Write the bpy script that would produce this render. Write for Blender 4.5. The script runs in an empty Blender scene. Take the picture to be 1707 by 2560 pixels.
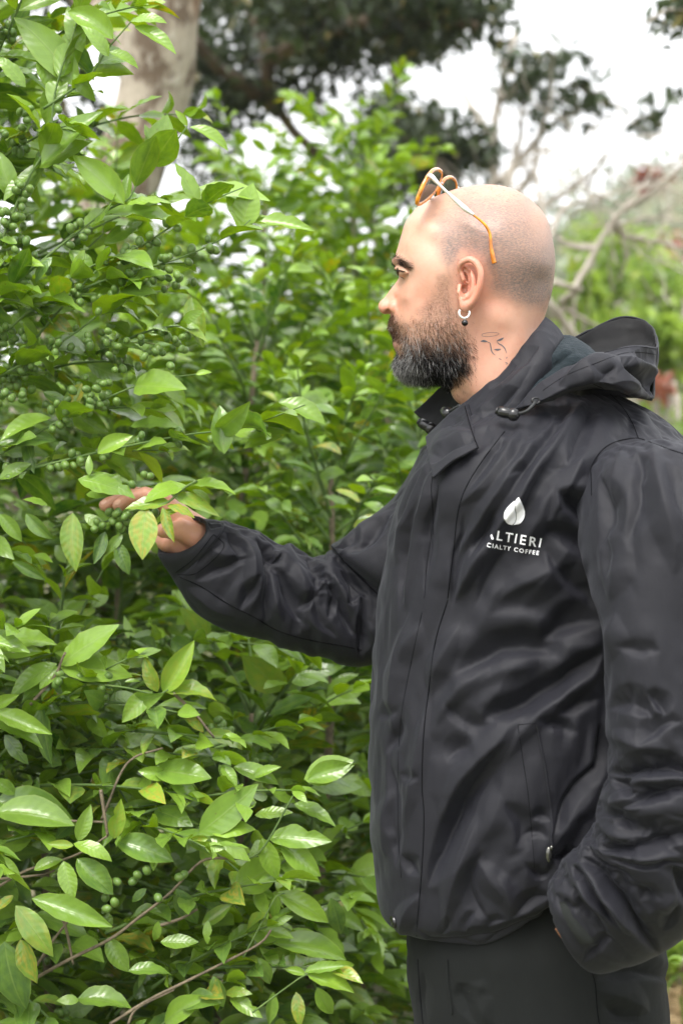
import bpy, math, random
import numpy as np
from mathutils import Vector, Matrix
from mathutils.bvhtree import BVHTree

random.seed(7)
RNG = np.random.default_rng(7)
SC = bpy.context.scene
COL = SC.collection

# ------------------------------------------------------------------ camera
CAM_D = 2.0            # metres from the lens to the man
CAM_Z = 1.37
cam_data = bpy.data.cameras.new("camera")
cam_data.sensor_fit = 'VERTICAL'
cam_data.sensor_height = 36.0
cam_data.sensor_width = 24.0
cam_data.lens = 56.25
cam_data.clip_start = 0.05
cam_data.clip_end = 2000.0
cam_data.dof.use_dof = True
cam_data.dof.focus_distance = 1.96
cam_data.dof.aperture_fstop = 4.0
cam_data.dof.aperture_blades = 8
camera = bpy.data.objects.new("camera", cam_data)
camera.location = (0, -CAM_D, CAM_Z)
camera.rotation_euler = (math.radians(90), 0, 0)
COL.objects.link(camera)
SC.camera = camera

# ------------------------------------------------------------------ sky and sun (overcast day)
SUN_EL, SUN_AZ = math.radians(58), math.radians(-20)
world = bpy.data.worlds.new("World")
SC.world = world
world.use_nodes = True
nt = world.node_tree
nt.nodes.clear()
sky = nt.nodes.new('ShaderNodeTexSky')
sky.sky_type = 'NISHITA'
sky.sun_disc = False
sky.sun_elevation = SUN_EL
sky.sun_rotation = math.radians(200)
sky.air_density = 1.0
sky.dust_density = 6.0
sky.ozone_density = 1.0
hsv = nt.nodes.new('ShaderNodeHueSaturation')
hsv.inputs['Saturation'].default_value = 0.16
hsv.inputs['Value'].default_value = 1.0
cloud = nt.nodes.new('ShaderNodeMix'); cloud.data_type = 'RGBA'
cloud.inputs[0].default_value = 0.6
cloud.inputs[7].default_value = (10.6, 10.7, 10.8, 1)      # even cloud cover
bg = nt.nodes.new('ShaderNodeBackground')
bg.inputs['Strength'].default_value = 0.098
wo = nt.nodes.new('ShaderNodeOutputWorld')
nt.links.new(sky.outputs[0], hsv.inputs['Color'])
nt.links.new(hsv.outputs[0], cloud.inputs[6])
nt.links.new(cloud.outputs[2], bg.inputs['Color'])
nt.links.new(bg.outputs[0], wo.inputs[0])

sun_data = bpy.data.lights.new("sun", 'SUN')
sun_data.energy = 1.5
sun_data.angle = math.radians(28)
sun_data.color = (1.0, 0.96, 0.9)
sun = bpy.data.objects.new("sun", sun_data)
sun.rotation_euler = (math.radians(90) - SUN_EL, 0, SUN_AZ)
COL.objects.link(sun)

SC.view_settings.view_transform = 'Standard'
SC.view_settings.look = 'None'
SC.view_settings.exposure = 1.58
SC.view_settings.gamma = 1.0
SC.view_settings.use_curve_mapping = False
SC.cycles.max_bounces = 8
SC.cycles.transparent_max_bounces = 12
SC.cycles.diffuse_bounces = 4
SC.cycles.glossy_bounces = 3
SC.cycles.transmission_bounces = 6
SC.cycles.caustics_reflective = False
SC.cycles.caustics_refractive = False

# ------------------------------------------------------------------ helpers
PXM = 2000.0
def P(px, py, y=0.0):
    """a point y metres behind the man's plane that the photograph shows at (px, py)"""
    s = (CAM_D + y) / CAM_D / PXM
    return np.stack([(np.asarray(px, float) - 853.5) * s, np.asarray(y, float) + 0 * np.asarray(px, float),
                     CAM_Z - (np.asarray(py, float) - 1280.0) * s], -1)
def proj(co):
    co = np.asarray(co, float)
    s = CAM_D / (CAM_D + co[..., 1]) * PXM
    return co[..., 0] * s + 853.5, 1280.0 - (co[..., 2] - CAM_Z) * s
# tracing frames: (origin x, origin y, scale)
def fr(ox, oy, sc):
    def f(*pts):
        a = np.array(pts, float)
        a[:, 0] = ox + a[:, 0] / sc
        a[:, 1] = oy + a[:, 1] / sc
        return a
    return f
Dd = fr(0, 0, 1 / 1.08866)
Z1 = fr(900, 400, 2.851)
Z2 = fr(1020, 400, 6.031)
Z3 = fr(940, 620, 4.9)
Z4 = fr(1000, 760, 2.2178)
Z5 = fr(1340, 300, 3.36)
Z6 = fr(900, 1500, 1.943)
Z7 = fr(1340, 1900, 3.564)
ZC = fr(900, 760, 1.943)
ZS = fr(200, 1100, 1.96)
ZH = fr(230, 1180, 4.48)
ZL = fr(1200, 1220, 8.711)

def new_mesh(name, verts, faces, smooth=True, mat=None, parent=None, attrs=None, uv=None):
    me = bpy.data.meshes.new(name)
    verts = np.asarray(verts, np.float32)
    faces = np.asarray(faces, np.int32)
    n, k = faces.shape
    me.vertices.add(len(verts)); me.vertices.foreach_set('co', verts.ravel())
    me.loops.add(n * k); me.loops.foreach_set('vertex_index', faces.ravel())
    me.polygons.add(n); me.polygons.foreach_set('loop_start', np.arange(0, n * k, k, dtype=np.int32))
    me.update(calc_edges=True)
    if smooth:
        me.polygons.foreach_set('use_smooth', np.ones(n, bool))
    if attrs:
        for key, val in attrs.items():
            val = np.asarray(val, np.float32)
            if val.ndim == 2:
                a = me.attributes.new(key, 'FLOAT_COLOR', 'POINT')
                if val.shape[1] == 3: val = np.concatenate([val, np.ones((len(val), 1), np.float32)], 1)
                a.data.foreach_set('color', val.ravel())
            else:
                a = me.attributes.new(key, 'FLOAT', 'POINT')
                a.data.foreach_set('value', val)
    if uv is not None:
        l = me.uv_layers.new(name='UVMap')
        l.data.foreach_set('uv', np.asarray(uv, np.float32)[faces.ravel()].ravel())
    me.validate(); me.update()
    if mat: me.materials.append(mat)
    if name is None: return me
    ob = bpy.data.objects.new(name, me)
    COL.objects.link(ob)
    if parent is not None: ob.parent = parent
    return ob

def tag(o, label=None, category=None, group=None, kind=None):
    if label: o['label'] = label
    if category: o['category'] = category
    if group: o['group'] = group
    if kind: o['kind'] = kind
    return o
def empty(name, loc=(0, 0, 0)):
    o = bpy.data.objects.new(name, None); o.location = loc
    o.empty_display_size = 0.1
    COL.objects.link(o); return o

def grid_faces(nr, nc, close=False):
    i, j = np.meshgrid(np.arange(nr - 1), np.arange(nc if close else nc - 1), indexing='ij')
    j2 = (j + 1) % nc
    return np.stack([i * nc + j, i * nc + j2, (i + 1) * nc + j2, (i + 1) * nc + j], -1).reshape(-1, 4)

def catmull(pts, n):
    """resample a polyline (any dimension) as a Catmull-Rom curve with n points evenly by arc"""
    p = np.asarray(pts, float)
    if len(p) < 3:
        t = np.linspace(0, 1, n)[:, None]
        return p[0] * (1 - t) + p[-1] * t
    ext = np.vstack([2 * p[0] - p[1], p, 2 * p[-1] - p[-2]])
    m = 24
    out = []
    t = np.linspace(0, 1, m, endpoint=False)[:, None]
    for i in range(len(p) - 1):
        a, b, c, d = ext[i:i + 4]
        out.append(0.5 * (2 * b + (c - a) * t + (2 * a - 5 * b + 4 * c - d) * t ** 2 + (3 * b - a - 3 * c + d) * t ** 3))
    out.append(p[-1:])
    q = np.vstack(out)
    s = np.concatenate([[0], np.cumsum(np.linalg.norm(np.diff(q, axis=0), axis=1))])
    u = np.linspace(0, s[-1], n)
    return np.stack([np.interp(u, s, q[:, k]) for k in range(q.shape[1])], -1)

def interp_rows(rows, n):
    """Catmull-Rom through a list of rows (same shape) in even parameter steps"""
    R = np.asarray(rows, float)
    ext = np.concatenate([(2 * R[:1] - R[1:2]), R, (2 * R[-1:] - R[-2:-1])])
    u = np.linspace(0, len(R) - 1, n)
    i = np.minimum(u.astype(int), len(R) - 2)
    t = (u - i).reshape([-1] + [1] * (R.ndim - 1))
    a, b, c, d = ext[i], ext[i + 1], ext[i + 2], ext[i + 3]
    return 0.5 * (2 * b + (c - a) * t + (2 * a - 5 * b + 4 * c - d) * t ** 2 + (3 * b - a - 3 * c + d) * t ** 3)

def _h(ix, iy, iz, seed):
    h = (ix * 374761393 + iy * 668265263 + iz * 2147483647 + seed * 1274126177) & 0xFFFFFFFF
    h = ((h ^ (h >> 13)) * 1274126177) & 0xFFFFFFFF
    h = h ^ (h >> 16)
    return (h & 0xFFFF) / 65535.0
def vnoise(p, seed=0):
    """smooth value noise, -1..1, p (...,3)"""
    p = np.asarray(p, float)
    i = np.floor(p).astype(np.int64); f = p - i
    f = f * f * f * (f * (f * 6 - 15) + 10)
    r = 0
    for dx in (0, 1):
        wx = f[..., 0] if dx else 1 - f[..., 0]
        for dy in (0, 1):
            wy = f[..., 1] if dy else 1 - f[..., 1]
            for dz in (0, 1):
                wz = f[..., 2] if dz else 1 - f[..., 2]
                r = r + _h(i[..., 0] + dx, i[..., 1] + dy, i[..., 2] + dz, seed) * wx * wy * wz
    return r * 2 - 1
def fbm(p, seed=0, octv=3, gain=0.5):
    r = 0; a = 1.0; p = np.asarray(p, float)
    for k in range(octv):
        r = r + a * vnoise(p, seed + k * 17); p = p * 2.03 + 11.3; a *= gain
    return r
def smooth(a, b, x):
    t = np.clip((x - a) / (b - a), 0, 1)
    return t * t * (3 - 2 * t)

def tube_mesh(path, radii, sides=10, closed=False, caps=True):
    """round tube along a 3D path; returns verts, faces(quads)"""
    p = np.asarray(path, float); n = len(p)
    r = np.broadcast_to(np.asarray(radii, float), (n,))
    if closed:
        tan = np.roll(p, -1, 0) - np.roll(p, 1, 0)
    else:
        tan = np.gradient(p, axis=0)
    tan /= np.linalg.norm(tan, axis=1)[:, None] + 1e-12
    ref = np.array([0.31, 0.87, 0.39])
    up = ref - tan[0] * np.dot(ref, tan[0]); up /= np.linalg.norm(up)
    ups = [up]
    for i in range(1, n):
        u = ups[-1] - tan[i] * np.dot(ups[-1], tan[i])
        u /= np.linalg.norm(u) + 1e-12
        ups.append(u)
    ups = np.array(ups); sd = np.cross(tan, ups)
    a = np.linspace(0, 2 * np.pi, sides, endpoint=False)
    v = p[:, None] + r[:, None, None] * (np.cos(a)[None, :, None] * ups[:, None] + np.sin(a)[None, :, None] * sd[:, None])
    v = v.reshape(-1, 3)
    if closed:
        f = grid_faces(n + 1, sides, True) % (n * sides)
    else:
        f = grid_faces(n, sides, True)
        if caps:
            v = np.vstack([v, p[:1], p[-1:]])
            j = np.arange(sides); j2 = (j + 1) % sides
            c0 = n * sides; c1 = c0 + 1
            f = np.vstack([f, np.stack([np.full(sides, c0), j2, j, np.full(sides, c0)], -1)[:, [0, 1, 2, 2]],
                           np.stack([np.full(sides, c1), (n - 1) * sides + j, (n - 1) * sides + j2, (n - 1) * sides + j2], -1)])
    return v, f

def join_parts(parts):
    vs, fs, o = [], [], 0
    for v, f in parts:
        vs.append(v); fs.append(np.asarray(f) + o); o += len(v)
    return np.vstack(vs), np.vstack(fs)

def quads_to_mesh(name, v, f, **kw):
    """quads where the last two corners may repeat (caps) -> clean polygons"""
    f = np.asarray(f)
    ob = None
    deg = (f[:, 2] == f[:, 3])
    if not deg.any():
        return new_mesh(name, v, f, **kw)
    tri = np.vstack([f[:, [0, 1, 2]], f[~deg][:, [0, 2, 3]]])
    return new_mesh(name, v, tri, **kw)

def vnormals(v, f):
    v = np.asarray(v, float)
    a, b, c, d = (v[f[:, k]] for k in range(4))
    fn = np.cross(c - a, d - b)
    n = np.zeros_like(v)
    for k in range(4): np.add.at(n, f[:, k], fn)
    return n / (np.linalg.norm(n, axis=1)[:, None] + 1e-12)

def surface_nets(F):
    nx, ny, nz = F.shape
    ins = F < 0
    cnt = np.zeros((nx - 1, ny - 1, nz - 1), np.int8)
    cor = [(a, b, c) for a in (0, 1) for b in (0, 1) for c in (0, 1)]
    for a, b, c in cor:
        cnt += ins[a:nx - 1 + a, b:ny - 1 + b, c:nz - 1 + c]
    act = np.argwhere((cnt > 0) & (cnt < 8))
    idx = np.full(cnt.shape, -1, np.int64)
    idx[act[:, 0], act[:, 1], act[:, 2]] = np.arange(len(act))
    vals = {c: F[act[:, 0] + c[0], act[:, 1] + c[1], act[:, 2] + c[2]] for c in cor}
    pos = np.zeros((len(act), 3)); num = np.zeros(len(act))
    for c in cor:
        for ax in range(3):
            if c[ax] == 0:
                e = list(c); e[ax] = 1; e = tuple(e)
                v0, v1 = vals[c], vals[e]
                m = (v0 < 0) != (v1 < 0)
                t = np.where(m, v0 / np.where(m, v0 - v1, 1), 0)
                q = np.array(c, float)[None].repeat(len(act), 0); q[:, ax] = t
                pos += q * m[:, None]; num += m
    pos = pos / num[:, None] + act
    faces = []
    for ax in range(3):
        sl0 = [slice(None)] * 3; sl1 = [slice(None)] * 3
        sl0[ax] = slice(0, -1); sl1[ax] = slice(1, None)
        o = [k for k in range(3) if k != ax]
        for k in o:
            sl0[k] = slice(1, -1); sl1[k] = slice(1, -1)
        s0, s1 = ins[tuple(sl0)], ins[tuple(sl1)]
        e = np.argwhere(s0 != s1)
        fl = s0[e[:, 0], e[:, 1], e[:, 2]]
        for k in o: e[:, k] += 1
        q = []
        for d in ((-1, -1), (0, -1), (0, 0), (-1, 0)):
            g = e.copy(); g[:, o[0]] += d[0]; g[:, o[1]] += d[1]
            q.append(idx[g[:, 0], g[:, 1], g[:, 2]])
        q = np.stack(q, -1)
        if ax == 1: fl = ~fl
        q[~fl] = q[~fl][:, ::-1]
        faces.append(q)
    return pos, np.vstack(faces)

def capsule(X, a, b, ra, rb):
    """distance to a tapered capsule; X is a tuple of broadcastable arrays"""
    a = np.asarray(a, float); b = np.asarray(b, float); d = b - a
    dd = d @ d + 1e-12
    t = ((X[0] - a[0]) * d[0] + (X[1] - a[1]) * d[1] + (X[2] - a[2]) * d[2]) / dd
    t = np.clip(t, 0, 1)
    q = (X[0] - a[0] - t * d[0]) ** 2 + (X[1] - a[1] - t * d[1]) ** 2 + (X[2] - a[2] - t * d[2]) ** 2
    return np.sqrt(q) - (ra + (rb - ra) * t)
def smin(a, b, k):
    h = np.clip(0.5 + 0.5 * (b - a) / k, 0, 1)
    return b * (1 - h) + a * h - k * h * (1 - h)
def smax(a, b, k): return -smin(-a, -b, k)

# ------------------------------------------------------------------ node helper
class NB:
    def __init__(self, name):
        self.m = bpy.data.materials.new(name); self.m.use_nodes = True
        self.t = self.m.node_tree; self.t.nodes.clear()
        self.out = self.t.nodes.new('ShaderNodeOutputMaterial')
    def n(self, typ, ins=None, **props):
        nd = self.t.nodes.new(typ)
        for k, v in props.items(): setattr(nd, k, v)
        for k, v in (ins or {}).items():
            s = nd.inputs[k]
            if isinstance(v, bpy.types.NodeSocket): self.t.links.new(v, s)
            else: s.default_value = v
        return nd
    def math(self, op, a, b=None, c=None, clamp=False):
        nd = self.t.nodes.new('ShaderNodeMath'); nd.operation = op; nd.use_clamp = clamp
        for k, v in enumerate((a, b, c)):
            if v is None: continue
            if isinstance(v, bpy.types.NodeSocket): self.t.links.new(v, nd.inputs[k])
            else: nd.inputs[k].default_value = v
        return nd.outputs[0]
    def mix(self, f, a, b, blend='MIX'):
        nd = self.t.nodes.new('ShaderNodeMix'); nd.data_type = 'RGBA'; nd.blend_type = blend
        for k, v in ((0, f), (6, a), (7, b)):
            if isinstance(v, bpy.types.NodeSocket): self.t.links.new(v, nd.inputs[k])
            else: nd.inputs[k].default_value = v if k == 0 or len(v) == 4 else (*v, 1)
        return nd.outputs[2]
    def ramp(self, f, stops):
        nd = self.t.nodes.new('ShaderNodeValToRGB'); self.t.links.new(f, nd.inputs[0])
        el = nd.color_ramp.elements
        while len(el) < len(stops): el.new(0.5)
        for e, (p, c) in zip(el, stops):
            e.position = p; e.color = (c, c, c, 1) if np.isscalar(c) else (*c, 1)
        return nd.outputs[0]
    def noise(self, scale, vec=None, detail=3, rough=0.5, dist=0.0):
        ins = {'Scale': scale, 'Detail': detail, 'Roughness': rough, 'Distortion': dist}
        if vec is not None: ins['Vector'] = vec
        return self.n('ShaderNodeTexNoise', ins).outputs[0]
    def attr(self, name): return self.n('ShaderNodeAttribute', attribute_name=name)
    def objco(self): return self.n('ShaderNodeTexCoord').outputs['Object']
    def scale(self, vec, s):
        return self.n('ShaderNodeMapping', {'Vector': vec, 'Scale': s}).outputs[0]
    def bump(self, h, strength=0.3, dist=0.001, normal=None):
        ins = {'Height': h, 'Strength': strength, 'Distance': dist}
        if normal is not None: ins['Normal'] = normal
        return self.n('ShaderNodeBump', ins).outputs[0]
    def done(self, sh):
        self.t.links.new(sh, self.out.inputs[0]); return self.m

def simple_mat(name, col, rough=0.5, metal=0.0, var=0.0, bump=0.0, scale=200, **kw):
    b = NB(name)
    c = (*col, 1)
    co = b.objco()
    nz = b.noise(scale, co)
    colr = b.mix(nz, tuple(x * (1 - var) for x in col), tuple(min(1, x * (1 + var)) for x in col))
    ins = {'Base Color': colr, 'Roughness': rough, 'Metallic': metal}
    ins.update(kw)
    p = b.n('ShaderNodeBsdfPrincipled', ins)
    if bump: b.t.links.new(b.bump(nz, bump), p.inputs['Normal'])
    return b.done(p.outputs[0])
# ================================================================== THE MAN: skin
def Mpt(a, dep):
    """traced pixels + depth -> modelling coordinates (metres; x, height, depth), undistorted"""
    return P(a[..., 0], a[..., 1], dep)

skin_contour = Z1((1310, 1130), (1335, 1050), (1365, 940), (1385, 800), (1388, 700), (1380, 620), (1362, 520), (1335, 430), (1285, 350),
    (1210, 280), (1120, 220), (1020, 185), (920, 174), (820, 178), (720, 195), (640, 220), (560, 250), (490, 280), (440, 310), (390, 355),
    (345, 410), (315, 460), (300, 510), (285, 560), (268, 620), (250, 680), (241, 715), (246, 745), (262, 785), (284, 822), (272, 845), (240, 890), (190, 960),
    (157, 1010), (148, 1045), (154, 1075), (172, 1094), (205, 1100), (222, 1108), (214, 1140), (208, 1180), (218, 1225), (240, 1262), (236, 1285), (232, 1300), (234, 1330),
    (246, 1352), (262, 1385), (258, 1425), (262, 1470), (285, 1515), (330, 1545), (420, 1556), (520, 1556), (600, 1572), (650, 1620), (690, 1675), (735, 1740),
    (765, 1830), (770, 1960), (780, 2080), (1010, 2120), (1300, 2120), (1400, 2080), (1390, 1960), (1350, 1750), (1315, 1500), (1290, 1300), (1296, 1200), (1310, 1130))
W_ctrl = [ # z1 x, y, half width mm
    (920,215,26),(700,250,30),(1120,270,32),(900,290,50),(900,380,63),(700,350,50),(1100,370,58),(520,330,30),(600,450,58),(800,460,73),(1000,470,76),(1200,450,58),(1290,470,38),
    (450,450,50),(380,480,38),(500,600,60),(650,600,69),(800,600,76),(1000,620,79),(1200,620,69),(1310,620,47),(1350,650,32),(400,600,53),(340,600,42),(300,600,27),
    (262,735,22),(290,740,34),(350,740,49),(450,740,62),(600,740,69),(800,740,75),(1000,740,77),(1200,740,68),(1300,740,52),(1350,760,34),
    (292,800,20),(312,800,34),(345,800,45),(400,800,56),(500,800,65),(600,800,69),(720,800,71),(900,860,71),(1000,860,71),(1100,860,68),(1200,860,60),(1290,860,42),
    (262,880,9),(275,900,17),(300,900,31),(340,900,45),(420,900,57),(500,900,63),(600,900,66),(700,900,68),
    (200,985,9),(235,985,14),(258,985,17),(282,985,29),(320,985,43),(400,985,53),(500,985,60),(620,985,64),(750,985,66),(900,1000,64),(1000,1000,64),(1100,1000,61),(1250,1000,42),
    (170,1050,9),(205,1050,15),(240,1050,19),(262,1050,20),(285,1060,30),(350,1060,46),(500,1080,58),(650,1080,62),(800,1080,62),
    (235,1140,17),(265,1140,27),(320,1150,40),(420,1180,51),(550,1200,58),(700,1200,60),(850,1200,57),(1000,1200,57),(1120,1180,53),(1230,1180,34),
    (245,1230,14),(275,1230,25),(262,1310,18),(300,1320,30),(360,1330,40),(450,1350,49),(600,1350,55),(750,1350,55),(900,1350,55),(1050,1350,55),(1200,1350,43),
    (290,1430,21),(350,1450,33),(450,1450,43),(600,1450,50),(750,1450,52),(340,1510,20),(450,1510,30),(600,1510,42),
    (720,1620,35),(800,1650,46),(900,1650,53),(1050,1600,57),(1200,1600,46),(1270,1600,30),
    (850,1850,48),(950,1850,58),(1100,1850,64),(1250,1850,55),(950,2050,55),(1100,2060,60),(1280,2050,50)]
def tps_map(contour, ctrl_xy, ctrl_val, n_contour):
    c = catmull(contour, n_contour)[:-1]
    pts = np.vstack([c, ctrl_xy]); val = np.concatenate([np.zeros(len(c)), ctrl_val])
    S = 500.0
    q = pts / S
    def K(a, b):
        d2 = ((a[:, None] - b[None]) ** 2).sum(-1)
        return 0.5 * d2 * np.log(d2 + 1e-12)
    n = len(q)
    A = np.zeros((n + 3, n + 3))
    A[:n, :n] = K(q, q) + np.eye(n) * 2e-5
    Pm = np.hstack([np.ones((n, 1)), q])
    A[:n, n:] = Pm; A[n:, :n] = Pm.T
    w = np.linalg.solve(A, np.concatenate([val, np.zeros(3)]))
    def f(x):
        x = np.asarray(x, float) / S; out = np.empty(len(x))
        for s in range(0, len(x), 8192):
            y = x[s:s + 8192]
            out[s:s + 8192] = K(y, q) @ w[:n] + np.hstack([np.ones((len(y), 1)), y]) @ w[n:]
        return out
    return f
def poly_sd(poly, x):
    """signed distance (negative inside) to a closed polygon, all in pixels"""
    p = np.asarray(poly, float); a = p; b = np.roll(p, -1, 0)
    out = np.full(len(x), 1e9); ins = np.zeros(len(x), bool)
    for (ax, ay), (bx, by) in zip(a, b):
        dx, dy = bx - ax, by - ay
        t = np.clip(((x[:, 0] - ax) * dx + (x[:, 1] - ay) * dy) / (dx * dx + dy * dy + 1e-12), 0, 1)
        out = np.minimum(out, (x[:, 0] - ax - t * dx) ** 2 + (x[:, 1] - ay - t * dy) ** 2)
        c = ((ay > x[:, 1]) != (by > x[:, 1])) & (x[:, 0] < (bx - ax) * (x[:, 1] - ay) / (by - ay + 1e-12) + ax)
        ins ^= c
    d = np.sqrt(out); d[ins] *= -1
    return d

def build_head():
    cxy = Z1(*[(a, b) for a, b, _ in W_ctrl]); w = np.array([c for _, _, c in W_ctrl]) / 1000
    f = tps_map(skin_contour, cxy, w ** 2, 150)
    st = 2.4
    us = np.arange(930, 1410, st); vs = np.arange(448, 1150, st); ys = np.arange(-0.108, 0.1085, 0.0014)
    U, V = np.meshgrid(us, vs, indexing='ij'); xy = np.stack([U.ravel(), V.ravel()], -1)
    g = f(xy).reshape(U.shape)
    pd = poly_sd(catmull(skin_contour, 500), xy).reshape(U.shape) / PXM
    gx, gy = np.gradient(g, st / PXM)
    X = ((us - 853.5) / PXM)[:, None, None].astype(np.float32); Z = ((vs - 1280) / PXM)[None, :, None].astype(np.float32)
    Y = ys[None, None, :].astype(np.float32)
    F = (Y ** 2 - g[..., None]) / np.sqrt(4 * Y ** 2 + (gx ** 2 + gy ** 2)[..., None] + 2e-4)
    F = np.maximum(F, (pd - 0.0012)[..., None]).astype(np.float32)
    F = np.maximum(F, Z - (1132 - 1280) / PXM)
    aY = -np.abs(Y)
    # feature coordinates: traced pixel at depth dep, in lattice units (lattice is already in picture pixels)
    def L(a, dep):
        a = np.atleast_2d(a); return [( (x - 853.5) / PXM, (y - 1280) / PXM, d) for (x, y), d in zip(a, np.broadcast_to(dep, (len(a),)))]
    def sub(idx, fn):
        """apply fn on a box of the lattice only: idx = (x0,x1,y0,y1) px"""
        i0, i1 = np.searchsorted(us, idx[0]), np.searchsorted(us, idx[1]); j0, j1 = np.searchsorted(vs, idx[2]), np.searchsorted(vs, idx[3])
        F[i0:i1, j0:j1] = fn(F[i0:i1, j0:j1], (X[i0:i1], Z[:, j0:j1], aY))
    def ell(Xs, c, r):
        q = np.sqrt(((Xs[0] - c[0]) / r[0]) ** 2 + ((Xs[1] - c[1]) / r[1]) ** 2 + ((Xs[2] - c[2]) / r[2]) ** 2)
        return (q - 1) * min(r)
    # eye socket, lids
    def eye(Fs, Xs):
        c = L(Z1((292, 792)), -0.034)[0]
        Fs = smax(Fs, -ell(Xs, (c[0], c[1] - 0.0005, c[2] - 0.004), (0.0100, 0.0028, 0.012)), 0.003)
        ball = ell(Xs, (c[0] + 0.006, c[1], c[2] + 0.003), (0.0105, 0.0095, 0.0105))
        Fs = smin(Fs, ball, 0.0015)
        up = L(Z1((252, 772), (285, 772), (330, 800)), [-0.024, -0.036, -0.045])
        Fs = smin(Fs, np.minimum(capsule(Xs, up[0], up[1], .0017, .0019), capsule(Xs, up[1], up[2], .0019, .0015)), 0.003)
        lo = L(Z1((268, 806), (290, 812), (330, 802)), [-0.024, -0.034, -0.045])
        Fs = smin(Fs, np.minimum(capsule(Xs, lo[0], lo[1], .0016, .0018), capsule(Xs, lo[1], lo[2], .0018, .0014)), 0.003)
        br = L(Z1((248, 722), (300, 722), (355, 750)), [-0.016, -0.034, -0.046])
        return smin(Fs, np.minimum(capsule(Xs, br[0], br[1], .004, .0045), capsule(Xs, br[1], br[2], .0045, .002)), 0.006)
    sub((960, 1060, 630, 710), eye)
    def nose(Fs, Xs):
        al = L(Z1((244, 1050)), -0.0165)[0]
        Fs = smin(Fs, ell(Xs, al, (0.0065, 0.0075, 0.005)), 0.003)
        tp = L(Z1((172, 1046)), -0.004)[0]
        Fs = smin(Fs, ell(Xs, tp, (0.0075, 0.0085, 0.009)), 0.004)
        n0 = L(Z1((210, 1093)), -0.0105)[0]
        return smax(Fs, -ell(Xs, n0, (0.0062, 0.0055, 0.0062)), 0.0012)
    sub((930, 1020, 730, 800), nose)
    # the ear
    def ear(Fs, Xs):
        def chain(fn, pts, deps, rad):
            arr = catmull(np.hstack([np.array(pts, float), np.array(deps)[:, None] * 9800, np.array(rad)[:, None] * 9800]), len(pts) * 3) if len(pts) > 3 else np.hstack([np.array(pts, float), np.array(deps)[:, None] * 9800, np.array(rad)[:, None] * 9800])
            q = L(fn(*arr[:, :2]), arr[:, 2] / 9800); r = arr[:, 3] / 9800; d = None
            for i in range(len(q) - 1):
                e = capsule(Xs, q[i], q[i + 1], r[i], r[i + 1])
                d = e if d is None else smin(d, e, 0.0012)
            return d
        # hollow plate
        plate = chain(Z3, [(1120, 230), (1190, 300), (1205, 430), (1160, 560), (1105, 660)], [-.073, -.078, -.080, -.078, -.075], [.0075, .0085, .0085, .008, .0075])
        plate = np.maximum(plate, -(Xs[2] + 0.0805 + (Xs[0] - L(Z3((1200, 400)), 0)[0][0]) * 0.25))
        Fs = smin(Fs, plate, 0.003)
        hx = [(1050, 330), (1020, 250), (1045, 180), (1130, 138), (1205, 165), (1258, 240), (1280, 330), (1268, 440), (1232, 560), (1180, 655), (1130, 700)]
        helix = chain(Z3, hx, [-.076, -.079, -.083, -.087, -.090, -.092, -.093, -.092, -.089, -.085, -.081], [.0026, .0031, .0036, .0040, .0042, .0042, .0040, .0040, .0040, .0044, .005])
        Fs = smin(Fs, helix, 0.0016)
        lobe = ell(Xs, L(Z3((1100, 690)), -.079)[0], (0.0085, 0.0105, 0.0052))
        Fs = smin(Fs, lobe, 0.004)
        anti = chain(Z3, [(1100, 235), (1165, 310), (1192, 400), (1185, 500), (1140, 580), (1085, 612)], [-.080, -.084, -.086, -.086, -.084, -.082], [.0018, .0026, .003, .003, .003, .0032])
        Fs = smin(Fs, anti, 0.002)
        crus = chain(Z3, [(1050, 330), (1075, 400), (1110, 430)], [-.078, -.078, -.076], [.0028, .0026, .002])
        Fs = smin(Fs, crus, 0.002)
        tragus = chain(Z3, [(1022, 470), (1030, 540), (1030, 610)], [-.074, -.0765, -.075], [.0035, .0046, .0035])
        Fs = smin(Fs, tragus, 0.004)
        Fs = smax(Fs, -ell(Xs, L(Z3((1105, 510)), -.081)[0], (0.0078, 0.0125, 0.0055)), 0.0015)
        Fs = smax(Fs, -ell(Xs, L(Z3((1080, 500)), -.074)[0], (0.0042, 0.0062, 0.0085)), 0.001)
        Fs = smax(Fs, -ell(Xs, L(Z3((1110, 300)), -.0835)[0], (0.0048, 0.0105, 0.0040)), 0.001)
        return Fs
    sub((1130, 1225, 628, 790), ear)
    def neckm(Fs, Xs):
        a, b = L(Z1((960, 1120), (740, 1650)), [-.040, -.012])
        Fs = smin(Fs, capsule(Xs, a, b, 0.020, 0.014), 0.016)
        return Fs
    sub((1120, 1300, 740, 1020), neckm)
    pos, q = surface_nets(F)
    pu = us[0] + pos[:, 0] * st; pv = vs[0] + pos[:, 1] * st; py = ys[0] + pos[:, 2] * 0.0014
    return P(pu, pv, py), q

def fix_orient(v, q):
    n = vnormals(v, q); c = v.mean(0)
    if ((v - c) * n).sum() < 0: q = q[:, ::-1]
    return v, q

def sdf_body(boxmin, boxmax, step, fn):
    ax = [np.arange(boxmin[k], boxmax[k] + step, step).astype(np.float32) for k in range(3)]
    X = (ax[0][:, None, None], ax[1][None, :, None], ax[2][None, None, :])
    F = fn(X)
    F = np.broadcast_to(F, (len(ax[0]), len(ax[1]), len(ax[2]))).copy()
    pos, q = surface_nets(F)
    return pos * step + np.array([a[0] for a in ax]), q

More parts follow.
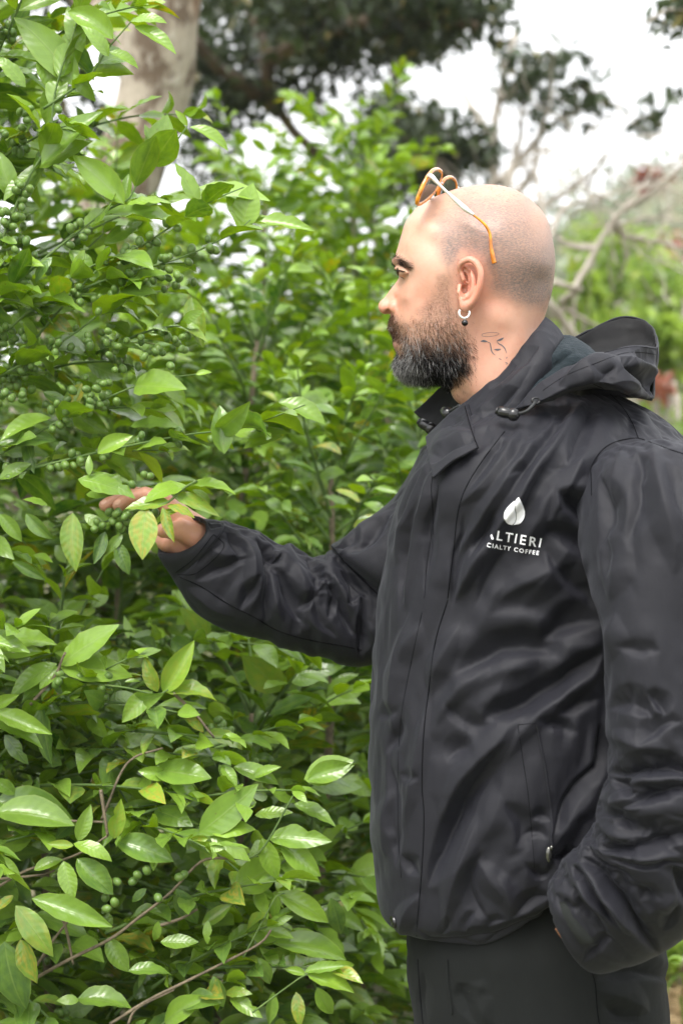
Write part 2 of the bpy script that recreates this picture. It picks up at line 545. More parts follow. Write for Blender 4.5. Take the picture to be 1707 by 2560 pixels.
def lap(v, q, it=2, k=0.5):
    for _ in range(it):
        s = np.zeros_like(v); c = np.zeros(len(v))
        for a in range(4):
            for b in ((a + 1) % 4, (a + 3) % 4):
                np.add.at(s, q[:, a], v[q[:, b]]); np.add.at(c, q[:, a], 1)
        v = v * (1 - k) + k * s / c[:, None]
    return v

HD = 0.145   # depth of the reaching hand
def hand_pts(pts):
    return [tuple(P(*(ZH((x, y))[0]), HD + d)) for x, y, d in pts]
def hand_fn(X):
    def chain(pts, rad, k=0.002):
        q = hand_pts(pts); d = None
        for i in range(len(q) - 1):
            e = capsule(X, q[i], q[i + 1], rad[i], rad[i + 1])
            d = e if d is None else smin(d, e, k)
        return d
    idx = chain([(1000, 560, .0), (800, 300, -.006), (600, 250, -.006), (430, 290, -.006), (305, 375, -.006)], [.014, .0112, .0098, .0092, .0086])
    mid = chain([(1020, 560, .01), (780, 285, .016), (500, 250, .016), (300, 290, .014), (150, 372, .012)], [.014, .0112, .0098, .0090, .0082])
    rng = chain([(1030, 600, .02), (800, 330, .036), (560, 280, .038), (400, 310, .036), (310, 375, .034)], [.014, .011, .0096, .0088, .008])
    pky = chain([(1030, 680, .03), (850, 390, .052), (700, 330, .056), (580, 330, .054), (480, 370, .052)], [.013, .0095, .0082, .0076, .007])
    palm = chain([(1420, 860, .014), (1230, 745, .010), (1080, 640, .010), (900, 420, .012)], [.028, .0255, .024, .015])
    palm = smin(palm, chain([(1200, 790, .01), (1050, 800, .01), (860, 790, .012), (760, 768, .018)], [.024, .019, .0135, .009]), .012)
    palm = smin(palm, chain([(1060, 640, .02), (900, 440, .042)], [.018, .012]), .01)
    F = smin(idx, palm, .008)
    for f in (mid, rng, pky): F = smin(F, smin(f, palm, .008), .0012)
    th = chain([(1150, 720, -.012), (1010, 655, -.020), (900, 655, -.024), (800, 655, -.026)], [.017, .0135, .0108, .0098], .004)
    F = smin(F, th, .005)
    n = hand_pts([(848, 690, -.0345)])[0]
    # knuckle creases on the thumb
    for (x, y, d) in ((905, 640, -.036), (925, 660, -.036)):
        c = hand_pts([(x, y, d)])[0]
        F = smax(F, -(np.sqrt(((X[0] - c[0]) / .0012) ** 2 + ((X[1] - c[1]) / .003) ** 2 + ((X[2] - c[2]) / .006) ** 2) - 1) * .0012, .0008)
    return F

def body_fn(X):
    def cap(a, b, ra, rb): return capsule(X, a, b, ra, rb)
    F = cap((0.205, 0, 1.50), (0.24, 0, 1.36), .045, .09)
    F = smin(F, cap((0.245, -.05, 1.32), (0.235, .05, 1.32), .105, .105), .05)
    F = smin(F, cap((0.23, -.045, 1.05), (0.23, .045, 1.05), .10, .10), .08)
    F = smin(F, cap((0.25, -.05, 0.90), (0.25, .05, 0.90), .08, .08), .05)
    F = smin(F, cap((0.27, .02, 1.42), (0.345, -.17, 1.40), .05, .042), .04)
    F = smin(F, cap((0.25, .02, 1.42), (0.20, .185, 1.38), .06, .05), .04)
    # far arm reaching to the bush, near arm going to the pocket
    e = tuple(P(905, 1540, .20)); w = tuple(P(*(ZH((1300, 800))[0]), HD + .014))
    F = smin(F, cap((0.17, .195, 1.38), e, .04, .026), .02); F = smin(F, cap(e, w, .026, .027), .02)
    e = tuple(P(1690, 2130, -.26)); w = tuple(P(1540, 2262, -.235))
    F = smin(F, cap((0.355, -.225, 1.385), e, .042, .036), .02); F = smin(F, cap(e, w, .038, .026), .02)
    F = smin(F, cap(w, (w[0] - .02, w[1] + .11, w[2] - .02), .026, .024), .02)
    for s in (-1, 1):
        F = smin(F, cap((0.25, s * .07, 0.88), (0.26, s * .08, 0.48), .07, .055), .03)
        F = smin(F, cap((0.26, s * .08, 0.48), (0.28, s * .08, 0.09), .05, .036), .03)
        F = smin(F, cap((0.28, s * .082, 0.06), (0.15, s * .082, 0.045), .03, .022), .03)
    return F

hv, hq = build_head(); hv, hq = fix_orient(hv, hq)
hv = lap(hv, hq, 1, 0.35)
c0 = P(*(ZH((0, 1000))[0]), 0); c1 = P(*(ZH((1420, 120))[0]), 0)
gv, gq = sdf_body((-.350, .07, 1.285), (-.135, .262, 1.43), .0016, hand_fn); gv, gq = fix_orient(gv, gq)
bv, bq = sdf_body((-.35, -.36, -.01), (.52, .32, 1.7), .012, body_fn); bv, bq = fix_orient(bv, bq)
sv, sq = join_parts([(hv, hq), (gv, gq), (bv, bq)])

def blob(px, py, cx, cy, rx, ry, soft=1.0):
    return np.exp(-(((px - cx) / rx) ** 2 + ((py - cy) / ry) ** 2) * soft)
pu, pv = proj(np.stack([sv[:, 0], -np.abs(sv[:, 1]), sv[:, 2]], -1))
pv_n = np.arange(len(sv)) < len(hv)
hn = fbm(sv * 60, 3, 3) * 12
def z1c(x, y): return 900 + x / 2.851, 400 + y / 2.851
# buzzed hair: region above the hairline, soft edged, with thinning on the crown
hair_poly = Z1((600, 300), (540, 430), (520, 560), (560, 680), (600, 760), (640, 800), (690, 740), (760, 690), (860, 720), (900, 800), (905, 900), (940, 960), (1040, 1020), (1150, 1060), (1320, 1100),
               (1450, 1000), (1450, 100), (700, 100))
sd = poly_sd(hair_poly, np.stack([pu + hn, pv + hn], -1)[:len(hv)])
stub = np.zeros(len(sv)); stub[:len(hv)] = smooth(16, -34, sd)
tx, ty = z1c(1150, 230)
stub *= 1 - 0.55 * blob(pu, pv, *z1c(980, 215), 110, 30) - 0.5 * blob(pu, pv, *z1c(1290, 420), 34, 60) - 0.45 * blob(pu, pv, *z1c(620, 360), 40, 50)
stub *= 1 + 0.35 * blob(pu, pv, *z1c(1250, 850), 55, 45) + 0.3 * blob(pu, pv, *z1c(600, 700), 30, 50)
red = 0.9 * blob(pu, pv, *z1c(790, 880), 36, 75) + 0.75 * blob(pu, pv, *z1c(185, 1020), 32, 42) + 0.35 * blob(pu, pv, *z1c(960, 900), 60, 60) \
    + 0.35 * blob(pu, pv, *z1c(430, 1000), 70, 50) + 0.35 * blob(pu, pv, *z1c(900, 1350), 90, 90) + 0.25 * blob(pu, pv, *z1c(800, 640), 60, 40)
red[len(hv):] = 0.42
red[len(hv):len(hv) + len(gv)] += 0.5 * blob(pu, pv, *ZH((180, 380))[0], 26, 22)[len(hv):len(hv) + len(gv)] + 0.5 * blob(pu, pv, *ZH((320, 390))[0], 22, 22)[len(hv):len(hv) + len(gv)]
beardzone = np.zeros(len(sv))
bp = Z1((215, 1110), (330, 1150), (430, 1060), (520, 930), (560, 830), (640, 800), (680, 880), (690, 1050), (730, 1170), (780, 1280), (780, 1440), (700, 1540), (620, 1590), (300, 1600), (150, 1500), (150, 1150))
sd = poly_sd(bp, np.stack([pu + hn, pv + hn], -1)[:len(hv)])
beardzone[:len(hv)] = smooth(14, -22, sd)
lips = blob(pu, pv, *z1c(236, 1312), 12, 13) * pv_n

def skin_material():
    b = NB('skin')
    co = b.objco()
    n1 = b.noise(22, co, 4); n2 = b.noise(240, co, 3, 0.6)
    base = b.mix(n1, (0.485, 0.275, 0.185), (0.57, 0.352, 0.258))
    base = b.mix(b.math('MULTIPLY', n2, 0.25), base, (0.40, 0.18, 0.11))
    base = b.mix(b.ramp(b.noise(55, co, 4, 0.7), [(0.52, 0.0), (0.72, 0.32)]), base, (0.42, 0.17, 0.12))
    base = b.mix(b.math('MULTIPLY', b.attr('red').outputs['Fac'], 0.62), base, (0.62, 0.20, 0.13))
    # cropped hair seen as fine slanted specks
    mp = b.n('ShaderNodeMapping', {'Vector': co, 'Rotation': (0, math.radians(28), 0), 'Scale': (260, 500, 900)}).outputs[0]
    sp = b.noise(1.0, mp, 2, 0.6)
    spk = b.ramp(sp, [(0.36, 1.0), (0.66, 0.0)])
    st = b.attr('stubble').outputs['Fac']
    hairf = b.math('MULTIPLY', st, b.math('MULTIPLY_ADD', spk, 0.42, 0.40), clamp=True)
    base = b.mix(hairf, base, (0.135, 0.115, 0.110))
    bz = b.attr('beardzone').outputs['Fac']
    base = b.mix(b.math('MULTIPLY', bz, b.math('MULTIPLY_ADD', spk, 0.35, 0.25)), base, (0.13, 0.075, 0.05))
    base = b.mix(b.math('MULTIPLY', b.attr('lips').outputs['Fac'], 0.7), base, (0.42, 0.17, 0.13))
    h = b.math('ADD', b.math('MULTIPLY', sp, st), b.math('MULTIPLY', b.noise(900, co, 2), 0.6))
    bp1 = b.bump(h, 0.35, 0.0006)
    bp2 = b.bump(b.noise(120, co, 3), 0.12, 0.001, bp1)
    p = b.n('ShaderNodeBsdfPrincipled', {'Base Color': base, 'Roughness': b.math('MULTIPLY_ADD', n2, 0.15, 0.40), 'Normal': bp2,
        'Subsurface Weight': 0.28, 'Subsurface Scale': 0.006, 'Subsurface Radius': (1.0, 0.35, 0.18), 'Specular IOR Level': 0.5})
    return b.done(p.outputs[0])
M_SKIN = skin_material()
person = new_mesh('person', sv, sq, mat=M_SKIN, attrs={'stubble': np.clip(stub, 0, 1.2), 'red': np.clip(red, 0, 1), 'beardzone': beardzone, 'lips': lips})
tag(person, 'bald bearded man in a black hooded jacket reaching out to touch the coffee leaves', 'person')
head_bvh = BVHTree.FromPolygons([tuple(x) for x in hv], [tuple(x) for x in hq])
CAMP = Vector((0, -CAM_D, CAM_Z))
def on_surface(bvh, px, py, off=0.0003):
    """the point of a surface that the photograph shows at that pixel"""
    t = Vector(P(px, py, 0)); d = (t - CAMP).normalized()
    h = bvh.ray_cast(CAMP, d)
    if h[0] is None: return None
    n = h[1]
    if n.dot(d) > 0: n = -n
    return h[0] + n * off, n

# eyes: a dark lens-shaped iris set in each eyeball
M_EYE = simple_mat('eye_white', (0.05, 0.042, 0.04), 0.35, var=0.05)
M_IRIS = simple_mat('iris_brown', (0.05, 0.025, 0.012), 0.08, var=0.3)
def ball(c, r, seg=20, ring=12):
    th = np.linspace(0, np.pi, ring + 1); ph = np.linspace(0, 2 * np.pi, seg, endpoint=False)
    v = np.stack([np.sin(th)[:, None] * np.cos(ph), np.sin(th)[:, None] * np.sin(ph), np.cos(th)[:, None] + 0 * ph], -1).reshape(-1, 3)
    r = np.broadcast_to(np.asarray(r, float), (3,))
    return v * r + np.array(c), grid_faces(ring + 1, seg, True)
for s in (-1, 1):
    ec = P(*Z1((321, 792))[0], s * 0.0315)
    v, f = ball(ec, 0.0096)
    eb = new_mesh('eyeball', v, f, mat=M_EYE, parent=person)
    v, f = ball(ec + np.array([-.0068, 0, 0]), (.0044, .0062, .0062))
    new_mesh('iris', v, f, mat=M_IRIS, parent=eb)

# hair strands as Blender curves
def strands(name, roots, dirs, lengths, normals, rad, cols, mat, parent, k=6, curl=0.25, down=0.0, seed=1):
    rg = np.random.default_rng(seed)
    n = len(roots)
    t = np.linspace(0, 1, k)
    pts = np.empty((n, k, 3)); pts[:, 0] = roots - normals * 0.0008
    d = dirs.copy(); cl = rg.normal(size=(n, 3))
    clump = fbm(roots * 90, seed, 2)[:, None] * np.array([1, .3, .4])
    for i in range(1, k):
        d = d + down * np.array([0, 0, -1]) * t[i] + curl * (rg.normal(size=(n, 3)) * 0.4 + cl * math.sin(i * 1.7) * 0.5 + clump * 0.5)
        inn = (d * normals).sum(1); d -= np.minimum(inn, 0)[:, None] * normals * 0.9
        d /= np.linalg.norm(d, axis=1)[:, None]
        pts[:, i] = pts[:, i - 1] + d * (lengths / (k - 1))[:, None]
    hc = bpy.data.hair_curves.new(name)
    hc.add_curves([k] * n)
    hc.attributes['position'].data.foreach_set('vector', pts.astype(np.float32).ravel())
    ra = hc.attributes.new('radius', 'FLOAT', 'POINT') if 'radius' not in hc.attributes else hc.attributes['radius']
    rr = np.tile(rad * (1 - 0.6 * t), (n, 1)).astype(np.float32)
    ra.data.foreach_set('value', rr.ravel())
    ca = hc.attributes.new('tone', 'FLOAT_COLOR', 'CURVE')
    ca.data.foreach_set('color', np.concatenate([cols, np.ones((n, 1))], 1).astype(np.float32).ravel())
    hc.materials.append(mat)
    o = bpy.data.objects.new(name, hc); COL.objects.link(o); o.parent = parent
    return o
b = NB('hair_strand')
p = b.n('ShaderNodeBsdfPrincipled', {'Base Color': b.attr('tone').outputs['Color'], 'Roughness': 0.6, 'Specular IOR Level': 0.10})
M_HAIR = b.done(p.outputs[0])

hN = vnormals(hv, hq)
hp = np.stack(proj(np.stack([hv[:, 0], -np.abs(hv[:, 1]), hv[:, 2]], -1)), -1)
# beard: density and length read from control points (z1 x, y, density, length mm)
BC = np.array([(600,790,.10,2),(560,880,.14,3),(640,880,.22,3),(520,980,.25,4),(600,980,.35,4),(680,980,.18,3),(430,1090,.12,4),(520,1090,.32,6),(620,1090,.42,7),(690,1090,.25,6),
    (350,1180,.25,5),(420,1180,.42,8),(520,1180,.6,10),(640,1180,.65,11),(730,1200,.38,9),(300,1200,.3,6),(250,1150,.9,9),(215,1130,1.3,8),(200,1180,1.3,9),(225,1230,1.2,8),(280,1260,1.1,10),
    (250,1310,.0,2),(270,1350,.35,5),(330,1320,1.0,12),(450,1320,1.0,15),(600,1320,1.0,16),(720,1320,.9,14),(790,1330,.35,9),
    (265,1420,1.2,13),(270,1470,1.3,15),(350,1440,1.2,17),(480,1440,1.2,19),(620,1440,1.2,19),(730,1440,1.0,15),(790,1440,.3,10),(330,1530,1.2,17),(450,1550,1.2,18),(580,1560,1.1,16),(680,1560,.6,10),(730,1600,.15,6),
    (330,1080,.0,2),(300,1140,.02,2),(400,1000,.02,2),(480,900,.0,2),(760,1080,.0,2),(800,1200,.0,3),(860,1350,.0,3),(850,1500,.0,3),(780,1650,.0,3),(700,700,.0,1),(500,780,.0,1),(230,1040,.0,1),(270,1060,.0,1),
    (690,1650,.1,4)], float)
bxy = Z1(*BC[:, :2])
d2 = ((hp[:, None] - bxy[None]) ** 2).sum(-1) + 60
wt = 1 / d2 ** 1.6; wt /= wt.sum(1)[:, None]
dens = wt @ BC[:, 2]; leng = wt @ BC[:, 3] / 1000
inz = (hp[:, 1] > 660) & (hp[:, 1] < 990) & (hp[:, 0] < 1190) & ((hp[:, 0] < 1150) | (hp[:, 1] > 800))
dens = np.where(inz, dens, 0) * (hN[:, 2] < 0.9)
# no hair on the ear or earlobe
earz = (np.abs(hv[:, 1]) > 0.072) & (hp[:, 0] > 1135) & (hp[:, 1] < 790)
dens[earz] = 0
zx0, zy0 = (hp[:, 0] - 900) * 2.851, (hp[:, 1] - 400) * 2.851
dens[dens < .075] = 0
dens[(zx0 < 470) & (zy0 < 1085) & (zy0 < 1100 - (zx0 - 230) * .0)] = 0
dens[(zx0 < 290) & (zy0 < 1104)] = 0
def sample_strands(dens, N, seed):
    rg = np.random.default_rng(seed)
    pr = dens / dens.sum()
    i = rg.choice(len(dens), N, p=pr)
    return i, hv[i] + rg.normal(size=(N, 3)) * 0.0007, hN[i], rg
N = 24000
i, R, Nn, rg = sample_strands(dens ** 1.35, N, 5)
hx, hy = hp[i, 0], hp[i, 1]
zx, zy = (hx - 900) * 2.851, (hy - 400) * 2.851
flow = np.stack([0.30 + 0.5 * smooth(500, 800, zx) - 0.9 * smooth(330, 220, zx) * smooth(1280, 1400, zy), np.sign(R[:, 1]) * 0.18, -np.ones(N) * 1.0], -1)
mous = (zy < 1290) & (zx < 330)
flow[mous] = np.stack([0.55 + 0 * zx[mous], np.sign(R[mous, 1]) * 0.6, -1.0 + 0 * zx[mous]], -1)
flow[:, 0] -= 0.25 * smooth(1100, 1500, zy) * smooth(700, 400, zx)
flow -= (flow * Nn).sum(1)[:, None] * Nn * 0.9
flow /= np.linalg.norm(flow, axis=1)[:, None]
lift = 0.28 + 0.5 * smooth(1250, 1500, zy) + 0.35 * mous
dr = flow + Nn * lift[:, None] + rg.normal(size=(N, 3)) * 0.16
dr /= np.linalg.norm(dr, axis=1)[:, None]
ln = leng[i] * rg.uniform(0.45, 1.05, N)
dark = smooth(1180, 1400, zy) * 1.0
c = np.array([0.085, 0.046, 0.028])[None] * (1 - dark[:, None]) + np.array([0.005, 0.0045, 0.0045])[None] * dark[:, None]
c = c * rg.uniform(0.5, 1.7, N)[:, None]
gp = 0.025 + 0.5 * np.exp(-(((zx - 290) / 130) ** 2 + ((zy - 1500) / 130) ** 2)) + 0.25 * np.exp(-(((zx - 360) / 60) ** 2 + ((zy - 1280) / 120) ** 2)) + 0.12 * np.exp(-(((zx - 560) / 160) ** 2 + ((zy - 1330) / 120) ** 2))
gr = rg.random(N) < gp
c[gr] = (0.42 * rg.uniform(0.45, 1.25, gr.sum()))[:, None] * np.array([1.0, 0.98, 0.95])
strands('beard', R, dr, ln, Nn, 0.00012, c, M_HAIR, person, k=6, curl=0.21, down=0.12, seed=3)
# eyebrows
bd = np.exp(-((((hp[:, 0] - (900 + 285 / 2.851)) / 26) ** 2) + ((hp[:, 1] - (400 + 728 / 2.851) - (hp[:, 0] - 1000) * 0.42) / 7.5) ** 2) * 1.4)
bd = np.where((bd > 0.12) & (hp[:, 0] < 1040) & (hv[:, 2] > 1.64), bd, 0)
i, R, Nn, rg = sample_strands(bd ** 1.2, 3600, 9)
dr = np.array([0.9, 0, -0.25])[None] + Nn * 0.35 + rg.normal(size=(3600, 3)) * 0.2
dr[:, 1] += np.sign(R[:, 1]) * 0.5
dr /= np.linalg.norm(dr, axis=1)[:, None]
strands('eyebrow', R, dr, rg.uniform(.006, .010, 3600), Nn, 0.00010, np.array([0.02, 0.014, 0.01])[None] * rg.uniform(.3, 1.3, 3600)[:, None], M_HAIR, person, k=4, curl=0.1, seed=4)
# eyelashes
lr = []
for t in np.linspace(0, 1, 50):
    h_ = on_surface(head_bvh, *Z1((262 + 62 * t, 783 + 14 * t * t))[0], .0002)
    if h_: lr.append(list(h_[0]))
lr = np.array(lr); nl = len(lr)
ld = np.tile([[-0.8, -0.3, -0.25]], (nl, 1)); ld = ld + RNG.normal(size=(nl, 3)) * .1; ld /= np.linalg.norm(ld, axis=1)[:, None]
strands('eyelashes', lr, ld, np.full(nl, .0045), np.tile([[-.6, 0, 0.]], (nl, 1)), 0.00014, np.full((nl, 3), .006), M_HAIR, person, k=4, curl=0.04, seed=6)
# cropped hair on the scalp, lying forward
sden = np.where((stub[:len(hv)] > 0.25) & (hv[:, 2] > 1.55), stub[:len(hv)], 0)
i, R, Nn, rg = sample_strands(sden, 30000, 12)
dr = np.array([-0.9, 0, -0.45])[None] + Nn * 0.5 + rg.normal(size=(30000, 3)) * 0.12
dr /= np.linalg.norm(dr, axis=1)[:, None]
strands('cropped_hair', R, dr, rg.uniform(.0012, .0026, 30000), Nn, 0.00006, np.array([0.10, 0.075, 0.058])[None] * rg.uniform(.5, 2, 30000)[:, None], M_HAIR, person, k=3, curl=0.05, seed=8)

# fingernails
M_NAIL = simple_mat('fingernail', (0.62, 0.36, 0.27), 0.35, var=0.05)
hand_bvh = BVHTree.FromPolygons([tuple(x) for x in gv], [tuple(x) for x in gq])
def nail(cx, cy, ang, lx, ly):
    n = 9; g = []
    for a in np.linspace(-1, 1, n):
        for c_ in np.linspace(-1, 1, n):
            # superellipse outline
            w = (1 - abs(a) ** 3) ** 0.4 if abs(a) < 1 else 0.0
            dx = a * lx; dy = c_ * ly * max(w, 0.25)
            q = ZH((cx + dx * math.cos(ang) - dy * math.sin(ang), cy + dx * math.sin(ang) + dy * math.cos(ang)))[0]
            h = on_surface(hand_bvh, q[0], q[1], 0.0005)
            if h is None: return
            g.append(h[0])
    new_mesh('fingernail', g, grid_faces(n, n), mat=M_NAIL, parent=person)
nail(838, 640, math.radians(8), 42, 46)
nail(292, 338, math.radians(-38), 38, 24)
nail(136, 338, math.radians(-36), 34, 20)

# tattoo on the neck: thin line drawing in dark ink
M_INK = simple_mat('tattoo_ink', (0.085, 0.085, 0.10), 0.5, var=0.2)
def ink(lines):
    parts = []
    for pts, w0, w1 in lines:
        q = catmull(np.array(pts, float), 24)
        t = np.linspace(0, 1, 24)
        w = w0 + (w1 - w0) * np.sin(np.pi * t)
        tn = np.gradient(q, axis=0); tn /= np.linalg.norm(tn, axis=1)[:, None]; nn = np.stack([-tn[:, 1], tn[:, 0]], -1)
        w = w * .82; a = Z1(*(q + nn * w[:, None])); c_ = Z1(*(q - nn * w[:, None]))
        v = []
        for x, y in zip(a, c_):
            for z in (x, y):
                h = on_surface(head_bvh, z[0], z[1], 0.00035)
                v.append(h[0] if h else (0, 0, 0))
        parts.append((np.array(v, float), grid_faces(24, 2)))
    v, f = join_parts(parts)
    new_mesh('tattoo', v, f, mat=M_INK, parent=person)
halo = [(925 + 63 * math.cos(a) + 0, 1243 + 14 * math.sin(a) - 5 * math.cos(a)) for a in np.linspace(0, 2 * np.pi, 15)]
ink([(halo, 1.3, 1.6),
     ([(855, 1293), (880, 1290), (908, 1295)], 0.8, 9), ([(972, 1287), (998, 1280), (1022, 1266)], 0.8, 9),
     ([(906, 1297), (924, 1305), (930, 1335), (938, 1368), (962, 1392)], 1.2, 4.5),
     ([(972, 1289), (985, 1308), (1010, 1322), (1030, 1345), (1042, 1378)], 1.2, 4.5),
     ([(953, 1350), (976, 1352), (1002, 1348)], 1.0, 8),
     ([(986, 1414), (996, 1419), (1007, 1421)], 1, 3), ([(1038, 1415), (1048, 1404)], 1, 3.2), ([(1032, 1441), (1048, 1447)], 1, 2.6), ([(1038, 1455), (1052, 1450)], 1, 2.4)])
# ================================================================== THE MAN: clothes
def cloth_material(name, col, rough=0.66, sheen=0.06, weave=1.0, fuzz=False):
    b = NB(name)
    co = b.objco()
    n1 = b.noise(9, co, 4); n2 = b.noise(60, co, 4, 0.6)
    base = b.mix(n1, tuple(x * 0.88 for x in col), tuple(x * 1.12 for x in col))
    if not fuzz:
        # lint and dust specks that cling to the nylon
        v = b.n('ShaderNodeTexVoronoi', {'Vector': co, 'Scale': 38.0}).outputs['Distance']
        lint = b.ramp(v, [(0.0, 1.0), (0.022, 0.0)])
        msk = b.ramp(b.noise(7, co, 2), [(0.55, 0.0), (0.62, 1.0)])
        base = b.mix(b.math('MULTIPLY', b.math('MULTIPLY', lint, msk), 0.55), base, (0.35, 0.35, 0.33))
    w1 = b.noise(1600 if not fuzz else 420, co, 2, 0.7)
    nb = b.bump(w1, 0.18 * weave, 0.0005)
    if fuzz:
        nb = b.bump(b.noise(160, co, 4, 0.7), 0.9, 0.003, nb)
    else:
        mp = b.n('ShaderNodeMapping', {'Vector': co, 'Rotation': (0, math.radians(35), 0), 'Scale': (40, 30, 22)}).outputs[0]
        nb = b.bump(b.noise(1.0, mp, 4, 0.55, 0.6), 0.16, 0.004, nb)
        mp = b.n('ShaderNodeMapping', {'Vector': co, 'Rotation': (0, math.radians(-50), 0), 'Scale': (110, 80, 60)}).outputs[0]
        nb = b.bump(b.noise(1.0, mp, 3, 0.5, 0.4), 0.22, 0.002, nb)
    p = b.n('ShaderNodeBsdfPrincipled', {'Base Color': base, 'Roughness': b.math('MULTIPLY_ADD', n2, 0.12, rough - 0.06), 'Normal': nb,
        'Sheen Weight': sheen, 'Sheen Roughness': 0.45, 'Sheen Tint': (0.75, 0.78, 0.9, 1), 'Specular IOR Level': 0.30})
    return b.done(p.outputs[0])
M_JACKET = cloth_material('black_nylon', (0.0068, 0.0069, 0.0108))
M_LINING = cloth_material('black_lining', (0.0022, 0.0022, 0.0028), 0.75, 0.0)
M_FLEECE = cloth_material('teal_fleece', (0.010, 0.017, 0.021), 0.95, 0.08, fuzz=True)
M_TROUSER = cloth_material('charcoal_cotton', (0.0032, 0.0043, 0.0041), 0.9, 0.02)
M_PLASTIC = simple_mat('black_plastic', (0.012, 0.012, 0.013), 0.22, var=0.2)
M_CORD = simple_mat('black_cord', (0.02, 0.022, 0.023), 0.7, var=0.3)
M_SEAM = simple_mat('seam_thread', (0.003, 0.003, 0.004), 0.95, var=0.2, **{'Specular IOR Level': 0.05})
M_WHITE = simple_mat('white_thread', (0.90, 0.90, 0.95), 0.6, var=0.04, bump=0.4, scale=700)

# ---- folds: traced lines that push the cloth in (v), out (r) or step it (s); mm and pixels
FOLDS = {'torso': [], 'near': [], 'far': []}
def fold(part, kind, amp, width, pts):
    FOLDS[part].append((kind, amp / 1000, width, catmull(pts, 28)))
def fold_disp(part, px, py):
    """cloth hangs like tents from its ridges: flat flanks, sharp crests, creases where the flanks meet"""
    up = np.zeros(len(px)); dn = np.zeros(len(px))
    gain = 1.7 if part == 'torso' else 1.6
    wv = np.stack([px / 60, py / 60, 0 * px], -1)
    px = px + 4 * vnoise(wv, 3) + 1.5 * vnoise(wv * 2.7, 7); py = py + 4 * vnoise(wv + 9, 5) + 1.5 * vnoise(wv * 2.7 + 4, 8)
    for kind, A, w, line in FOLDS[part]:
        m = w * 7
        sel = np.where((px > line[:, 0].min() - m) & (px < line[:, 0].max() + m) & (py > line[:, 1].min() - m) & (py < line[:, 1].max() + m))[0]
        if not len(sel): continue
        x, y = px[sel], py[sel]
        ln = line[::3] if len(line) > 12 else line
        best = np.full(len(sel), 1e9); sg = np.zeros(len(sel)); tt = np.zeros(len(sel))
        n = len(ln) - 1
        for i in range(n):
            ax, ay = ln[i]; bx, by = ln[i + 1]; dx, dy = bx - ax, by - ay; L2 = dx * dx + dy * dy + 1e-9
            t = np.clip(((x - ax) * dx + (y - ay) * dy) / L2, 0, 1)
            ex, ey = x - ax - t * dx, y - ay - t * dy
            d = ex * ex + ey * ey
            k = d < best
            best[k] = d[k]; sg[k] = np.sign(dx * ey - dy * ex)[k]; tt[k] = ((i + t) / n)[k]
        d = np.sqrt(best)
        tap = np.sin(np.pi * np.clip(tt, 0.0, 1.0)) ** 0.85      # folds run out to a point
        if kind == 'r':
            flank = 4.0 * w * (.12 + .88 * tap)
            h = tap * np.clip(1 - d / flank, 0, 1) ** 1.05 * A
            up[sel] = np.maximum(up[sel], h) + 0.25 * np.minimum(up[sel], h)
        else:
            flank = np.where(sg > 0, 1.6, 4.8) * w * (.12 + .88 * tap)
            h = tap * np.clip(1 - d / flank, 0, 1) ** 1.1 * A
            dn[sel] = np.maximum(dn[sel], h) + 0.25 * np.minimum(dn[sel], h)
    return gain * (up - dn)
def random_creases(part, n, region, field, seed, amp=(1.0, 2.6), width=(4, 9), length=(50, 190)):
    """many small creases that follow the pull of the cloth"""
    rg = np.random.default_rng(seed)
    x0, x1, y0, y1 = region
    for _ in range(n):
        x, y = rg.uniform(x0, x1), rg.uniform(y0, y1); L = rg.uniform(*length) * (0.5 + rg.random()); pts = [(x, y)]
        a = field(x, y) + rg.normal() * .22
        for k in range(6):
            a = a * .8 + .2 * field(x, y) + rg.normal() * .10
            x += math.cos(a) * L / 6; y += math.sin(a) * L / 6; pts.append((x, y))
        FOLDS[part].append(('r' if rg.random() < .5 else 'v', rg.uniform(*amp) / 1000, rg.uniform(*width), catmull(np.array(pts), 19)))

T = lambda *a, f=Z6: f(*a)
